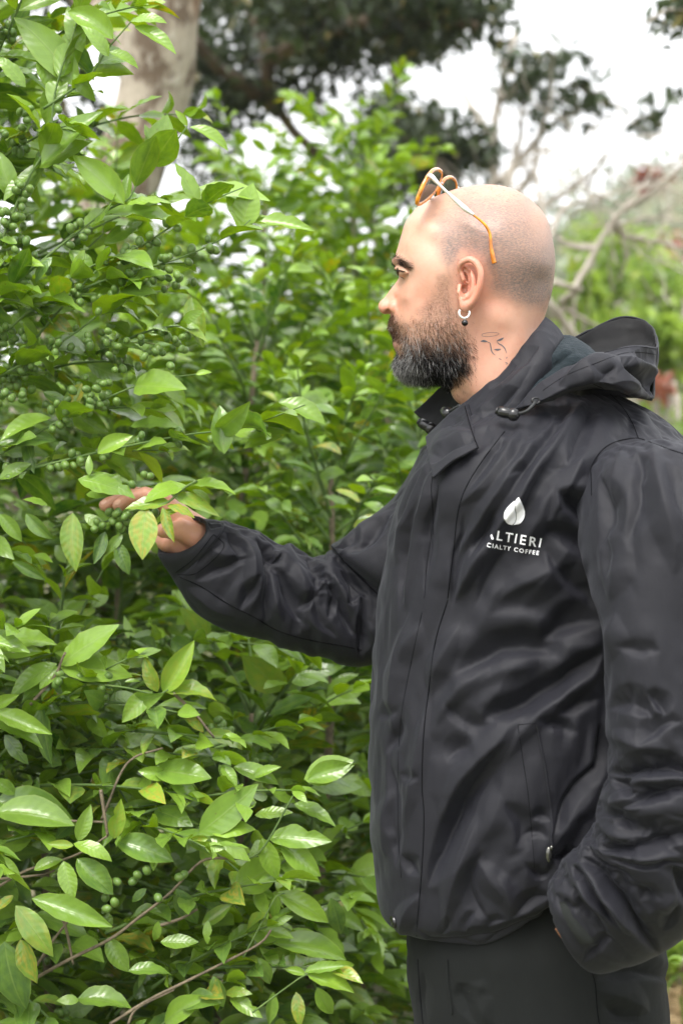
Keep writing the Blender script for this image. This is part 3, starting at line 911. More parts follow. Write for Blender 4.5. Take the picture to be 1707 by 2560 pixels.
# jacket body, lower (frame Z6)
for kind, amp, w, pts in [
    ('v', 15, 20, [(590, 580), (760, 530), (900, 440), (1060, 340), (1190, 245)]),
    ('r', 7, 15, [(560, 500), (740, 440), (900, 350), (1050, 270), (1180, 180)]),
    ('v', 10, 14, [(480, 350), (600, 285), (720, 240), (860, 245), (1030, 298)]),
    ('r', 5, 10, [(520, 410), (700, 340), (860, 320), (980, 330)]),
    ('v', 11, 15, [(860, 210), (960, 150), (1060, 110), (1180, 90)]),
    ('v', 14, 19, [(700, 680), (600, 800), (500, 960), (425, 1120), (370, 1270), (330, 1390)]),
    ('r', 8, 12, [(830, 520), (740, 610), (660, 690), (560, 800), (450, 950), (390, 1080)]),
    ('r', 7, 9, [(590, 980), (530, 1150), (470, 1340), (430, 1480), (405, 1600)]),
    ('v', 6, 9, [(420, 775), (480, 722), (550, 735)]),
    ('v', 5, 10, [(400, 480), (460, 560), (560, 620), (680, 600)]),
    ('v', 7, 7, [(850, 590), (920, 600), (1000, 630), (1060, 640)]),
    ('v', 6, 10, [(930, 560), (1040, 520), (1180, 470)]),
    ('r', 5, 9, [(560, 1250), (640, 1350), (745, 1490)]),
    ('v', 6, 9, [(700, 980), (760, 1050), (780, 1130), (760, 1200)]),
    ('v', 5, 6, [(770, 1170), (810, 1130), (870, 1130), (920, 1160)]),
    ('v', 5, 6, [(800, 1260), (850, 1330), (900, 1340), (935, 1310)]),
    ('v', 6, 8, [(740, 1530), (800, 1480), (880, 1440), (930, 1420)]),
    ('v', 5, 6, [(820, 1060), (870, 1045), (930, 1060)]),
    ('r', 5, 9, [(480, 120), (420, 240), (370, 340), (340, 470)]),
    ('r', 5, 9, [(300, 110), (240, 220), (190, 330)]),
    ('v', 4, 7, [(80, 560), (130, 555), (190, 530)]),
    ('v', 5, 7, [(190, 570), (170, 640), (120, 740)]),
    ('v', 4, 7, [(180, 840), (240, 860), (300, 850)]),
    ('r', 4, 9, [(150, 900), (130, 1080), (120, 1250)]),
    ('v', 5, 8, [(200, 1220), (250, 1300), (300, 1330)]),
    ('r', 5, 8, [(290, 1420), (230, 1520), (190, 1640)]),
    ('v', 7, 8, [(275, 1600), (330, 1640), (430, 1655), (560, 1655), (700, 1625), (800, 1570), (930, 1480)]),
    ('v', 3, 5, [(500, 1640), (520, 1560), (580, 1500)]), ('v', 3, 5, [(620, 1640), (640, 1570), (720, 1540)]), ('v', 3, 5, [(380, 1650), (420, 1590), (430, 1520)]),
    ('r', 6, 12, [(1230, 770), (1120, 900), (1010, 1060), (950, 1200)]),
    ('v', 9, 10, [(1180, 740), (1080, 860), (980, 1010), (940, 1130)]),
    ('v', 12, 12, [(945, 1250), (1010, 1265), (1080, 1230)]),
    ('v', 7, 12, [(1170, 600), (1160, 760), (1100, 880)]),
    ('v', 5, 14, [(620, 60), (760, 30), (860, 50), (960, 90)]),
    ('r', 6, 9, [(640, 860), (560, 1000), (500, 1160), (450, 1330), (420, 1500), (400, 1620)]),
    ('r', 5, 7, [(240, 60), (190, 260), (160, 460), (150, 640)]), ('v', 5, 7, [(140, 700), (150, 900), (160, 1100), (180, 1300)]),
    ('r', 5, 8, [(330, 500), (290, 700), (250, 900), (230, 1100)]), ('r', 6, 9, [(1170, 320), (1040, 430), (900, 520), (780, 640), (700, 780)]),
    ('r', 5, 8, [(700, 300), (560, 370), (440, 470), (380, 600)]), ('v', 5, 8, [(640, 1560), (560, 1450), (540, 1330), (600, 1220)]), ('r', 5, 8, [(760, 1540), (720, 1420), (660, 1300)]),
    ('r', 4, 16, [(640, 900), (600, 1040), (560, 1180)]),
]: fold('torso', kind, amp, w, Z6(*pts))
# chest and shoulder (frame ZC)
for kind, amp, w, pts in [
    ('r', 6, 11, [(1110, 430), (980, 620), (870, 790), (790, 930)]),
    ('v', 5, 12, [(1030, 480), (900, 640), (800, 800), (720, 930)]),
    ('r', 5, 9, [(780, 600), (650, 790), (560, 900), (480, 985)]),
    ('v', 4, 9, [(700, 640), (600, 790), (520, 900)]),
    ('r', 8, 7, [(690, 1060), (600, 1180), (520, 1330), (455, 1440)]),
    ('v', 5, 11, [(760, 1110), (680, 1230), (600, 1360), (560, 1450)]),
    ('r', 6, 7, [(350, 740), (270, 880), (215, 1060), (170, 1260)]),
    ('v', 5, 8, [(310, 780), (240, 930), (180, 1100)]),
    ('v', 5, 6, [(380, 900), (330, 1060), (320, 1250), (310, 1400)]),
    ('v', 14, 14, [(960, 905), (1030, 985), (1090, 1035), (1160, 1045)]),
    ('r', 6, 14, [(1000, 880), (1070, 920), (1130, 950)]),
    ('v', 9, 16, [(890, 1110), (990, 1120), (1070, 1170), (1130, 1260)]),
    ('r', 6, 14, [(880, 1040), (1000, 1060), (1120, 1120)]),
    ('v', 8, 14, [(900, 1180), (980, 1300), (1080, 1400), (1150, 1480)]),
    ('r', 5, 20, [(1190, 450), (1150, 600), (1080, 760), (1000, 880)]),
    ('v', 6, 14, [(1120, 500), (1060, 640), (1000, 780)]),
    ('v', 3, 4, [(860, 785), (930, 795), (1010, 793)]),
    ('v', 3, 5, [(720, 840), (760, 815), (830, 800)]),
    ('r', 5, 10, [(930, 900), (880, 1010), (840, 1100), (790, 1200)]),
    ('v', 5, 9, [(650, 1000), (590, 1120), (540, 1230)]),
    ('r', 4, 12, [(1060, 1130), (960, 1260), (860, 1380), (780, 1480)]),
    ('r', 7, 8, [(1090, 440), (970, 620), (860, 790), (750, 970), (650, 1130), (560, 1290), (490, 1430)]),
    ('r', 6, 7, [(960, 520), (840, 680), (720, 840), (610, 1000), (520, 1140), (450, 1290)]),
    ('v', 5, 9, [(1020, 600), (900, 790), (790, 960), (690, 1100)]),
    ('r', 6, 8, [(1140, 620), (1060, 780), (980, 940), (900, 1080)]),
    ('r', 5, 6, [(420, 700), (330, 900), (270, 1100), (230, 1300), (210, 1480)]),
    ('v', 5, 7, [(300, 860), (240, 1060), (200, 1260), (185, 1480)]),
    ('v', 5, 6, [(500, 1020), (470, 1180), (450, 1330), (440, 1480)]),
    ('r', 5, 8, [(1060, 1240), (920, 1290), (790, 1350), (680, 1440)]),
]: fold('torso', kind, amp, w, ZC(*pts))
# near sleeve
for kind, amp, w, pts in [
    ('r', 7, 15, [(1400, 640), (1440, 780), (1480, 950), (1520, 1130), (1530, 1300)]),
    ('v', 6, 14, [(1340, 700), (1350, 850), (1330, 1000), (1290, 1150)]),
    ('r', 5, 11, [(1270, 690), (1240, 830), (1210, 970)]),
    ('v', 7, 12, [(1170, 820), (1190, 950), (1180, 1080), (1160, 1190)]),
    ('v', 5, 12, [(1480, 760), (1530, 900), (1568, 1050)]),
    ('r', 5, 12, [(1180, 1060), (1230, 1200), (1240, 1330), (1210, 1438)]),
    ('v', 5, 10, [(1170, 1080), (1200, 1200), (1200, 1330)]),
]: fold('near', kind, amp, w, ZC(*pts))
for kind, amp, w, pts in [
    ('v', 7, 12, [(1200, 530), (1290, 505), (1370, 530), (1430, 560)]),
    ('v', 6, 9, [(1380, 440), (1440, 500), (1500, 560)]),
    ('r', 5, 12, [(1240, 60), (1210, 180), (1195, 300)]),
    ('v', 4, 8, [(1240, 230), (1340, 250), (1460, 240)]),
    ('v', 6, 10, [(1350, 700), (1420, 640), (1500, 600), (1568, 590)]),
    ('r', 5, 11, [(1230, 620), (1300, 680), (1400, 720), (1500, 740)]),
]: fold('near', kind, amp, w, Z6(*pts))
for kind, amp, w, pts in [
    ('v', 16, 13, [(640, 105), (850, 95), (1100, 105), (1420, 120)]),
    ('r', 6, 10, [(660, 60), (900, 40), (1200, 50)]),
    ('v', 9, 7, [(640, 130), (760, 230), (840, 292), (900, 270)]),
    ('r', 6, 9, [(740, 180), (950, 190), (1200, 185), (1400, 190)]),
    ('v', 12, 14, [(770, 430), (950, 345), (1150, 290), (1420, 235)]),
    ('r', 7, 10, [(640, 400), (780, 350), (900, 300), (1020, 260)]),
    ('v', 8, 8, [(540, 500), (660, 475), (740, 520), (800, 590), (880, 640), (1050, 640)]),
    ('r', 6, 8, [(560, 560), (660, 640), (800, 680), (1000, 690)]),
    ('v', 17, 15, [(570, 790), (800, 775), (1000, 740), (1200, 700), (1420, 660)]),
    ('r', 8, 11, [(560, 720), (760, 720), (960, 690), (1200, 610), (1400, 560)]),
    ('v', 6, 5, [(600, 850), (760, 905), (960, 925), (1200, 920), (1400, 930)]),
    ('r', 6, 8, [(600, 830), (800, 850), (1100, 850), (1300, 830)]),
    ('v', 11, 12, [(1230, 950), (1260, 1060), (1320, 1210), (1400, 1300)]),
    ('v', 9, 7, [(440, 730), (520, 860), (620, 950), (760, 1000), (860, 1075)]),
    ('r', 7, 6, [(480, 740), (580, 870), (720, 940), (850, 1000)]),
    ('v', 18, 11, [(420, 850), (560, 1010), (700, 1200), (850, 1400), (960, 1560), (1075, 1690)]),
    ('r', 9, 8, [(520, 900), (680, 1080), (820, 1240), (950, 1420), (1060, 1580)]),
    ('r', 9, 7, [(400, 900), (520, 1080), (640, 1250), (780, 1420), (900, 1560)]),
    ('v', 10, 6, [(350, 920), (450, 1080), (540, 1230), (640, 1390), (760, 1500)]),
    ('r', 6, 5, [(330, 960), (420, 1130), (510, 1280), (600, 1430)]),
    ('v', 7, 5, [(345, 930), (370, 1020), (420, 1060)]),
    ('v', 6, 8, [(300, 1100), (380, 1280), (500, 1420), (620, 1560)]),
    ('v', 5, 8, [(900, 1250), (1000, 1190), (1120, 1190)]),
    ('r', 5, 9, [(1000, 1350), (1120, 1260), (1230, 1180)]),
    ('v', 6, 6, [(400, 1780), (520, 1680), (620, 1600), (700, 1600)]),
    ('v', 5, 7, [(1130, 1500), (1200, 1380), (1250, 1250)]),
]: fold('near', kind, amp, w, Z7(*pts))
# far sleeve (frame ZS)
for kind, amp, w, pts in [
    ('v', 11, 9, [(880, 480), (915, 560), (930, 650), (912, 770), (900, 880)]),
    ('r', 6, 8, [(960, 560), (950, 660), (960, 780), (1000, 880)]),
    ('v', 8, 7, [(730, 440), (755, 530), (790, 600)]),
    ('r', 6, 8, [(800, 460), (850, 560), (860, 660), (830, 780)]),
    ('v', 6, 9, [(560, 685), (680, 640), (780, 585), (860, 570)]),
    ('v', 7, 8, [(790, 830), (850, 740), (885, 650)]),
    ('v', 8, 6, [(900, 500), (960, 590), (990, 560)]),
    ('v', 9, 9, [(985, 620), (1000, 740), (1050, 850), (1090, 890)]),
    ('r', 6, 8, [(1060, 600), (1090, 700), (1110, 800)]),
    ('v', 7, 6, [(1120, 570), (1150, 640), (1195, 690)]),
    ('v', 9, 7, [(1200, 670), (1235, 760), (1210, 880)]),
    ('v', 10, 7, [(1280, 630), (1330, 720), (1315, 800), (1355, 800)]),
    ('r', 6, 6, [(1250, 660), (1290, 780), (1330, 900)]),
    ('v', 9, 7, [(1230, 700), (1280, 850), (1330, 960)]),
    ('v', 12, 9, [(1375, 760), (1385, 880), (1370, 1050)]),
    ('r', 6, 9, [(1400, 720), (1430, 850), (1430, 1000)]),
    ('v', 6, 7, [(1050, 850), (1130, 790), (1180, 730)]),
    ('r', 6, 10, [(640, 520), (720, 560), (820, 560)]),
    ('v', 5, 8, [(1160, 640), (1140, 760), (1180, 900), (1260, 960)]),
    ('r', 5, 8, [(520, 720), (640, 790), (760, 860)]),
    # upper arm drape
    ('r', 6, 8, [(1520, 260), (1420, 370), (1330, 470), (1270, 560)]),
    ('v', 7, 8, [(1500, 350), (1400, 460), (1330, 560)]),
    ('v', 5, 7, [(1370, 420), (1320, 500), (1250, 520)]),
]: fold('far', kind, amp, w, ZS(*pts))

def f_torso(x, y):
    # pulled from the shoulder down to the zip above, from the elbow down to the hem below
    if y < 1450: return math.radians(118 + 12 * math.sin(x * .01))
    ang = math.atan2(y - 1500, x - 1560)                   # fans out from the armpit
    return ang + math.pi * 0 if x > 1080 else math.radians(98)
def f_near(x, y):
    if y < 1850: return math.radians(84 + 10 * math.sin(y * .012))
    if y < 2080: return math.radians(4 + 16 * math.sin(y * .03))
    return math.radians(48)
def f_far(x, y): return math.radians(74 + 22 * math.sin(x * .012 + 1))
def loft_rings(stations, nrow, nside, near_frac=0.72, sq=2.0):
    """stations: (L, R, N, F) each (px, py, depth): left edge, right edge, point nearest the lens, far point"""
    S = []
    for st in stations:
        S.append([P(a[0], a[1], a[2]) for a in st])
    S = interp_rows(S, nrow)                                  # nrow,4,3
    nn = int(nside * near_frac)
    th = np.concatenate([np.linspace(0, np.pi, nn, endpoint=False), np.linspace(np.pi, 2 * np.pi, nside - nn, endpoint=False)])
    c = (S[:, 0] + S[:, 1]) / 2; a = (S[:, 1] - S[:, 0]) / 2; bn = S[:, 2] - c; bf = c - S[:, 3]
    cs, sn = np.cos(th), np.sin(th)
    e = 2.0 / sq
    cs = np.sign(cs) * np.abs(cs) ** e; sn = np.sign(sn) * np.abs(sn) ** e
    b = np.where((sn >= 0)[None, :, None], bn[:, None], bf[:, None])
    v = c[:, None] + a[:, None] * cs[None, :, None] + b * sn[None, :, None]
    return v.reshape(-1, 3), grid_faces(nrow, nside, True)

def relax(V, target, n0, rest, nr, ns, iters, goal_n, goal_t, lim, bend=.12, closed=True, grav=0.0):
    """let slack cloth settle: edges want their rest length, the sheet resists bending and is held near the body"""
    dirs = [(0, 1), (1, 0), (1, 1), (1, -1), (0, 2), (2, 0)]
    X = V.copy(); prev = V.copy()
    def pair(A, di, dj):
        if dj: B = np.roll(A, -dj, 1)
        else: B = A
        return A[:nr - di], B[di:]
    for it in range(iters):
        vel = (X - prev) * .88; prev = X.copy(); X = X + vel
        X[..., 2] -= grav
        acc = np.zeros_like(X); cnt = np.full(X.shape[:2] + (1,), 1e-6)
        for k, (di, dj) in enumerate(dirs):
            P0, P1 = pair(X, di, dj)
            d = P1 - P0; L = np.sqrt((d * d).sum(-1, keepdims=True)) + 1e-9
            w = 1.0 if k < 2 else (.6 if k < 4 else bend)
            c = d * ((L - rest[k]) / L) * (.5 * w)
            acc[:nr - di] += c; cnt[:nr - di] += w
            if dj: acc[di:] -= np.roll(c, dj, 1); 
            else: acc[di:] -= c
            cnt[di:] += w
        X = X + acc / cnt * 1.7
        e = X - target; en = (e * n0).sum(-1, keepdims=True)
        X = X - goal_n * en * n0 - goal_t * (e - en * n0)
        en = ((X - target) * n0).sum(-1, keepdims=True)
        X = X - (en - np.clip(en, -lim, lim)) * n0
    return X
def resample(V, nr2, ns2, closed=True):
    """cubic resampling of a (rows, sides, c) sheet whose sides close on themselves"""
    def cub(A, n, per):
        m = A.shape[0]
        u = np.linspace(0, m if per else m - 1, n, endpoint=not per)
        i = np.floor(u).astype(int)
        if not per: i = np.minimum(i, m - 2)
        t = (u - i).reshape(-1, 1, 1)
        g = (lambda q: A[q % m]) if per else (lambda q: A[np.clip(q, 0, m - 1)])
        a, b, c, d = g(i - 1), g(i), g(i + 1), g(i + 2)
        return 0.5 * (2 * b + (c - a) * t + (2 * a - 5 * b + 4 * c - d) * t ** 2 + (3 * b - a - 3 * c + d) * t ** 3)
    V = cub(V, nr2, False)
    return cub(V.transpose(1, 0, 2), ns2, closed).transpose(1, 0, 2)

def dress(part, v, f, wr=0.0022, seed=3, shape=None, slack=None, field=None, levels=((7, 160, .004, .02), (3.5, 60, .003, .02), (1.75, 30, .003, .02)), lim=.03, mix=.75, grav=.00002, k=1.9, bend=.25):
    if shape is None:
        v, f = fix_orient(v, f)
        n = vnormals(v, f); px, py = proj(v); face = smooth(-0.05, 0.35, -n[:, 1])
        d = fbm(v * np.array([16, 12, 7.]), seed, 3) * wr + fbm(v * np.array([7, 7, 16]), seed + 2, 3) * 0.006 * (1 - face)
        return v + n * (d + fold_disp(part, px, py) * face)[:, None], f
    nr, ns = shape
    v, f = fix_orient(v, f); flip = not np.array_equal(f, grid_faces(nr, ns, True))
    n = vnormals(v, f)
    px, py = proj(v)
    face = smooth(-0.05, 0.35, -n[:, 1])
    fd = fold_disp(part, px, py) * face
    B0 = v.reshape(nr, ns, 3)
    D = None
    for lev, (dv, its, gn, gt) in enumerate(levels):
        r_, c_ = max(12, int(nr / dv)), max(16, int(ns / dv) // 2 * 2)
        B = resample(B0, r_, c_); fl = grid_faces(r_, c_, True)
        if flip: fl = fl[:, ::-1]
        N = vnormals(B.reshape(-1, 3), fl).reshape(r_, c_, 3)
        PX, PY = proj(B)
        fdl = resample(fd.reshape(nr, ns, 1), r_, c_)
        if D is None:
            b3 = B.reshape(-1, 3)
            sd = (fbm(b3 * 20, seed, 3) * .004 + fbm(b3 * np.array([7, 7, 14]), seed + 2, 2) * .003).reshape(r_, c_, 1)
            X = B + N * (fdl * .3 + sd)
        else:
            X = B + resample(D, r_, c_) + N * (vnoise(B.reshape(-1, 3) * 60, seed + lev) * .0003).reshape(r_, c_, 1)
        ang = np.vectorize(field)(PX, PY)
        perp = np.stack([-np.sin(ang), 0 * ang, -np.cos(ang)], -1)
        perp = perp - (perp * N).sum(-1, keepdims=True) * N; perp /= np.linalg.norm(perp, axis=-1, keepdims=True) + 1e-9
        eps = slack(PX, PY)
        rest = []
        for di, dj in [(0, 1), (1, 0), (1, 1), (1, -1), (0, 2), (2, 0)]:
            B1 = np.roll(B, -dj, 1) if dj else B
            d = B1[di:] - B[:r_ - di]; L = np.linalg.norm(d, axis=-1, keepdims=True)
            e = (((d / (L + 1e-9)) * perp[:r_ - di]).sum(-1, keepdims=True)) ** 2
            rest.append(L * (1 + eps[:r_ - di, :, None] * e + .008))
        X = relax(X, B + N * fdl * .3, N, rest, r_, c_, its, gn, gt, lim, bend=bend, grav=grav)
        D = X - B
    R_, C_ = int(nr * k), int(ns * k)
    Bf = resample(B0, R_, C_); Nf = vnormals(Bf.reshape(-1, 3), grid_faces(R_, C_, True)[:, ::-1] if flip else grid_faces(R_, C_, True)).reshape(R_, C_, 3)
    qx, qy = proj(Bf)
    ff_ = fold_disp(part, qx.ravel(), qy.ravel()).reshape(R_, C_) * smooth(-.05, .35, -Nf[..., 1])
    X = Bf + resample(D, R_, C_) + Nf * (ff_ * mix)[..., None]
    f2 = grid_faces(R_, C_, True)
    if flip: f2 = f2[:, ::-1]
    return X.reshape(-1, 3), f2

def zl(v, y):          # picture row of a level ring: height of row v at the man's plane
    return v
TOR = []
for v, L, R, yc, rn, rf, tl in [
    (985, 1230, 1560, -.02, .065, .10, .0), (1030, 1165, 1640, -.02, .10, .13, .0), (1080, 1100, 1700, -.02, .135, .16, .0), (1140, 1062, 1745, -.02, .165, .185, .0),
    (1220, 1020, 1775, -.02, .180, .19, .01), (1320, 985, 1780, -.01, .182, .18, .02), (1450, 962, 1770, -.01, .175, .17, .02), (1620, 945, 1750, -.01, .172, .165, .02),
    (1780, 936, 1735, -.01, .176, .165, .02), (1930, 934, 1725, -.01, .178, .165, .02), (2060, 938, 1715, -.01, .176, .165, .02), (2160, 948, 1705, -.01, .172, .16, .02),
    (2225, 955, 1695, -.01, .168, .155, .02), (2262, 968, 1680, -.01, .160, .15, .02), (2278, 990, 1665, -.01, .150, .145, .02), (2270, 1012, 1650, -.01, .142, .14, .02)]:
    TOR.append([(L, v, yc + tl), (R, v, yc - tl), ((L + R) / 2 - 40, v, yc - rn), ((L + R) / 2, v, yc + rf)])
S = [[P(*a) for a in st] for st in TOR]
def level(S):   # rings are level in the world: near and far points take the ring's own height
    for st in S:
        z = (st[0][2] + st[1][2]) / 2
        for k in (2, 3): st[k] = np.array([st[k][0], st[k][1], z])
    return S
S = np.array(level(S))
def loft_world(S, nrow, nside, near_frac=0.72, sq=2.0):
    S = interp_rows(S, nrow)
    nn = int(nside * near_frac)
    th = np.concatenate([np.linspace(0, np.pi, nn, endpoint=False), np.linspace(np.pi, 2 * np.pi, nside - nn, endpoint=False)])
    c = (S[:, 0] + S[:, 1]) / 2; a = (S[:, 1] - S[:, 0]) / 2; bn = S[:, 2] - c; bf = c - S[:, 3]
    cs, sn = np.cos(th), np.sin(th); e = 2.0 / sq
    cs = np.sign(cs) * np.abs(cs) ** e; sn = np.sign(sn) * np.abs(sn) ** e
    b = np.where((sn >= 0)[None, :, None], bn[:, None], bf[:, None])
    v = c[:, None] + a[:, None] * cs[None, :, None] + b * sn[None, :, None]
    return v.reshape(-1, 3), grid_faces(nrow, nside, True)
TS = (176, 270)
tv, tf = loft_world(S, *TS, 0.74, 2.25)
# the hem rides up towards the pocket hand
tx_, ty_ = proj(tv)
lift = smooth(1180, 1480, tx_) * smooth(1950, 2370, ty_) * 0.062
tv[:, 2] += lift
def slack_t(x, y):
    s = .012 + .035 * blob(x, y, 1420, 1640, 230, 200) + 0.03 * blob(x, y, 1440, 1300, 130, 200) + .03 * blob(x, y, 1330, 2150, 200, 160) + .04 * blob(x, y, 1480, 2000, 120, 200)
    return s
tv, tf = dress('torso', tv, tf, 0.0024, 3, TS, slack_t, f_torso)
jacket = new_mesh('jacket', tv, tf, mat=M_JACKET, parent=person)
jacket['label'] = 'black nylon hooded jacket'
torso_bvh = BVHTree.FromPolygons([tuple(x) for x in tv], [tuple(x) for x in tf])

NEAR = [
    [(1500, 1160, -.12), (1720, 1140, -.14), (1610, 1118, -.165), (1620, 1190, -.12)],
    [(1450, 1215, -.13), (1790, 1170, -.18), (1605, 1096, -.205), (1620, 1290, -.14)],
    [(1440, 1290, -.14), (1840, 1225, -.20), (1632, 1130, -.272), (1640, 1330, -.14)],
    [(1448, 1370, -.16), (1862, 1320, -.22), (1650, 1235, -.318), (1650, 1400, -.15)],
    [(1475, 1460, -.20), (1872, 1440, -.23), (1665, 1400, -.335), (1665, 1460, -.16)],
    [(1505, 1570, -.25), (1872, 1590, -.24), (1680, 1560, -.342), (1680, 1580, -.17)],
    [(1513, 1700, -.26), (1866, 1730, -.25), (1685, 1710, -.348), (1685, 1720, -.18)],
    [(1516, 1800, -.265), (1860, 1850, -.255), (1688, 1830, -.352), (1688, 1830, -.18)],
    [(1522, 1890, -.265), (1852, 1960, -.26), (1686, 1930, -.355), (1686, 1930, -.18)],
    [(1510, 1960, -.26), (1842, 2070, -.26), (1672, 2020, -.355), (1672, 2020, -.18)],
    [(1494, 2020, -.25), (1825, 2180, -.255), (1650, 2100, -.350), (1650, 2100, -.175)],
    [(1480, 2062, -.24), (1765, 2285, -.25), (1610, 2170, -.340), (1610, 2170, -.17)],
    [(1458, 2090, -.235), (1690, 2350, -.24), (1560, 2215, -.325), (1560, 2215, -.165)],
    [(1432, 2118, -.23), (1615, 2392, -.235), (1490, 2258, -.308), (1510, 2250, -.165)],
    [(1408, 2148, -.225), (1550, 2412, -.23), (1440, 2292, -.292), (1465, 2280, -.165)],
    [(1390, 2182, -.22), (1500, 2425, -.225), (1398, 2320, -.278), (1432, 2305, -.168)],
    [(1398, 2186, -.215), (1494, 2416, -.22), (1402, 2318, -.262), (1434, 2303, -.178)]]
NS = (210, 150)
nv, nf = loft_rings(NEAR, *NS, 0.74, 2.15)
nv, nf = dress('near', nv, nf, 0.0026, 11, NS, lambda x, y: .012 + .10 * blob(x, y, 1620, 2060, 200, 170) + .10 * blob(x, y, 1500, 2250, 150, 130), f_near)
near_sleeve = new_mesh('sleeve', nv, nf, mat=M_JACKET, parent=jacket)
near_bvh = BVHTree.FromPolygons([tuple(x) for x in nv], [tuple(x) for x in nf])

FD = .16
def fs(top, bot, d, rn=.052, rf=.05, fr_=Dd):
    t = fr_(top)[0]; b_ = fr_(bot)[0]; m = (t + b_) / 2
    return [(*t, d), (*b_, d), (*m, d - rn), (*m, d + rf)]
FAR1 = [[(484, 1296, FD - .02), (408, 1374, FD - .02), (500, 1342, FD - .055), (440, 1330, FD + .012)], [(477, 1284, FD - .02), (398, 1383, FD - .02), (505, 1338, FD - .062), (425, 1328, FD + .018)],
        [(500, 1288, FD - .02), (405, 1400, FD - .02), (512, 1348, FD - .066), (450, 1345, FD + .022)], [(540, 1293, FD - .015), (425, 1430, FD - .015), (528, 1362, FD - .062), (480, 1365, FD + .028)],
        fs((530, 1196), (412, 1345), FD - .01, .046, .045),
        fs((590, 1216), (450, 1400), FD, .050), fs((640, 1244), (520, 1440), FD + .01, .054), fs((668, 1246), (600, 1462), FD + .02, .056), fs((718, 1274), (670, 1486), FD + .03, .058),
        fs((758, 1262), (745, 1506), FD + .035, .058), fs((800, 1262), (808, 1524), FD + .04, .058), fs((850, 1290), (850, 1520), FD + .04, .055), fs((920, 1310), (900, 1500), FD + .04, .05), fs((980, 1330), (960, 1480), FD + .03, .03)]
FS1 = (150, 120)
f1v, f1f = loft_rings(FAR1, *FS1, 0.72, 2.1)
f1v, f1f = dress('far', f1v, f1f, 0.0024, 21, FS1, lambda x, y: .015 + .08 * blob(x, y, 760, 1450, 170, 150) + .08 * blob(x, y, 900, 1500, 90, 150), f_far)
# upper arm from the far shoulder, hanging over the elbow
def us_(L, R, N, F): return [(*Dd(L[:2])[0], L[2]), (*Dd(R[:2])[0], R[2]), (*Dd(N[:2])[0], N[2]), (*Dd(F[:2])[0], F[2])]
FAR2 = [us_((1000, 1000, .09), (1120, 1010, .09), (1060, 1010, .04), (1060, 1005, .16)), us_((968, 1030, .13), (1120, 1060, .12), (1050, 1050, .06), (1040, 1030, .20)), us_((942, 1085, .17), (1100, 1130, .14), (1020, 1110, .08), (1010, 1080, .24)),
        us_((905, 1140, .19), (1075, 1200, .15), (990, 1170, .095), (980, 1140, .26)), us_((850, 1185, .20), (1050, 1270, .16), (950, 1230, .10), (950, 1200, .27)), us_((798, 1222, .205), (1000, 1330, .17), (900, 1275, .105), (900, 1260, .27)),
        us_((764, 1246, .205), (950, 1380, .175), (855, 1310, .115), (855, 1300, .27)), us_((762, 1254, .205), (930, 1392, .175), (850, 1330, .135), (845, 1310, .26))]
FS2 = (100, 110)
f2v, f2f = loft_rings(FAR2, *FS2, 0.72, 2.1)
f2v, f2f = dress('far', f2v, f2f, 0.0022, 25, FS2, lambda x, y: .02 + 0 * x, lambda x, y: math.radians(125))
fv, ff = join_parts([(f1v, f1f), (f2v, f2f)])
far_sleeve = new_mesh('sleeve', fv, ff, mat=M_JACKET, parent=jacket)
far_bvh = BVHTree.FromPolygons([tuple(x) for x in fv], [tuple(x) for x in ff])

def surf_point(bvhs, px, py, off=0.0):
    d = (Vector(P(px, py, 0)) - CAMP).normalized(); best = None
    for b_ in bvhs:
        h = b_.ray_cast(CAMP, d)
        if h[0] is not None and (best is None or h[3] < best[3]): best = h
    if best is None: return None
    n = best[1] if best[1].dot(d) < 0 else -best[1]
    return np.array(best[0] + n * off), np.array(n)
def line_on(bvhs, pts, n=60, off=0.0004):
    out = []
    for x, y in catmull(pts, n):
        h = surf_point(bvhs, x, y, off)
        if h is not None: out.append(h[0])
    return np.array(out)
def seam(name, bvhs, pts, r=0.0007, n=70, mat=None, parent=None, off=0.0001):
    if mat is None: r = r * .55
    l = line_on(bvhs, pts, n, off)
    if len(l) < 4: return
    l = np.vstack([l[:1], (l[:-2] + l[1:-1] * 2 + l[2:]) / 4, l[-1:]])
    # break where the line jumps between layers
    d = np.linalg.norm(np.diff(l, axis=0), axis=1); cut = np.where(d > 0.02)[0]
    parts = []; s = 0
    for c_ in list(cut) + [len(l) - 1]:
        if c_ + 1 - s >= 4: parts.append(tube_mesh(l[s:c_ + 1], r, 6))
        s = c_ + 1
    if not parts: return
    v, f = join_parts(parts)
    return quads_to_mesh(name, v, f, mat=mat or M_SEAM, parent=parent or jacket)

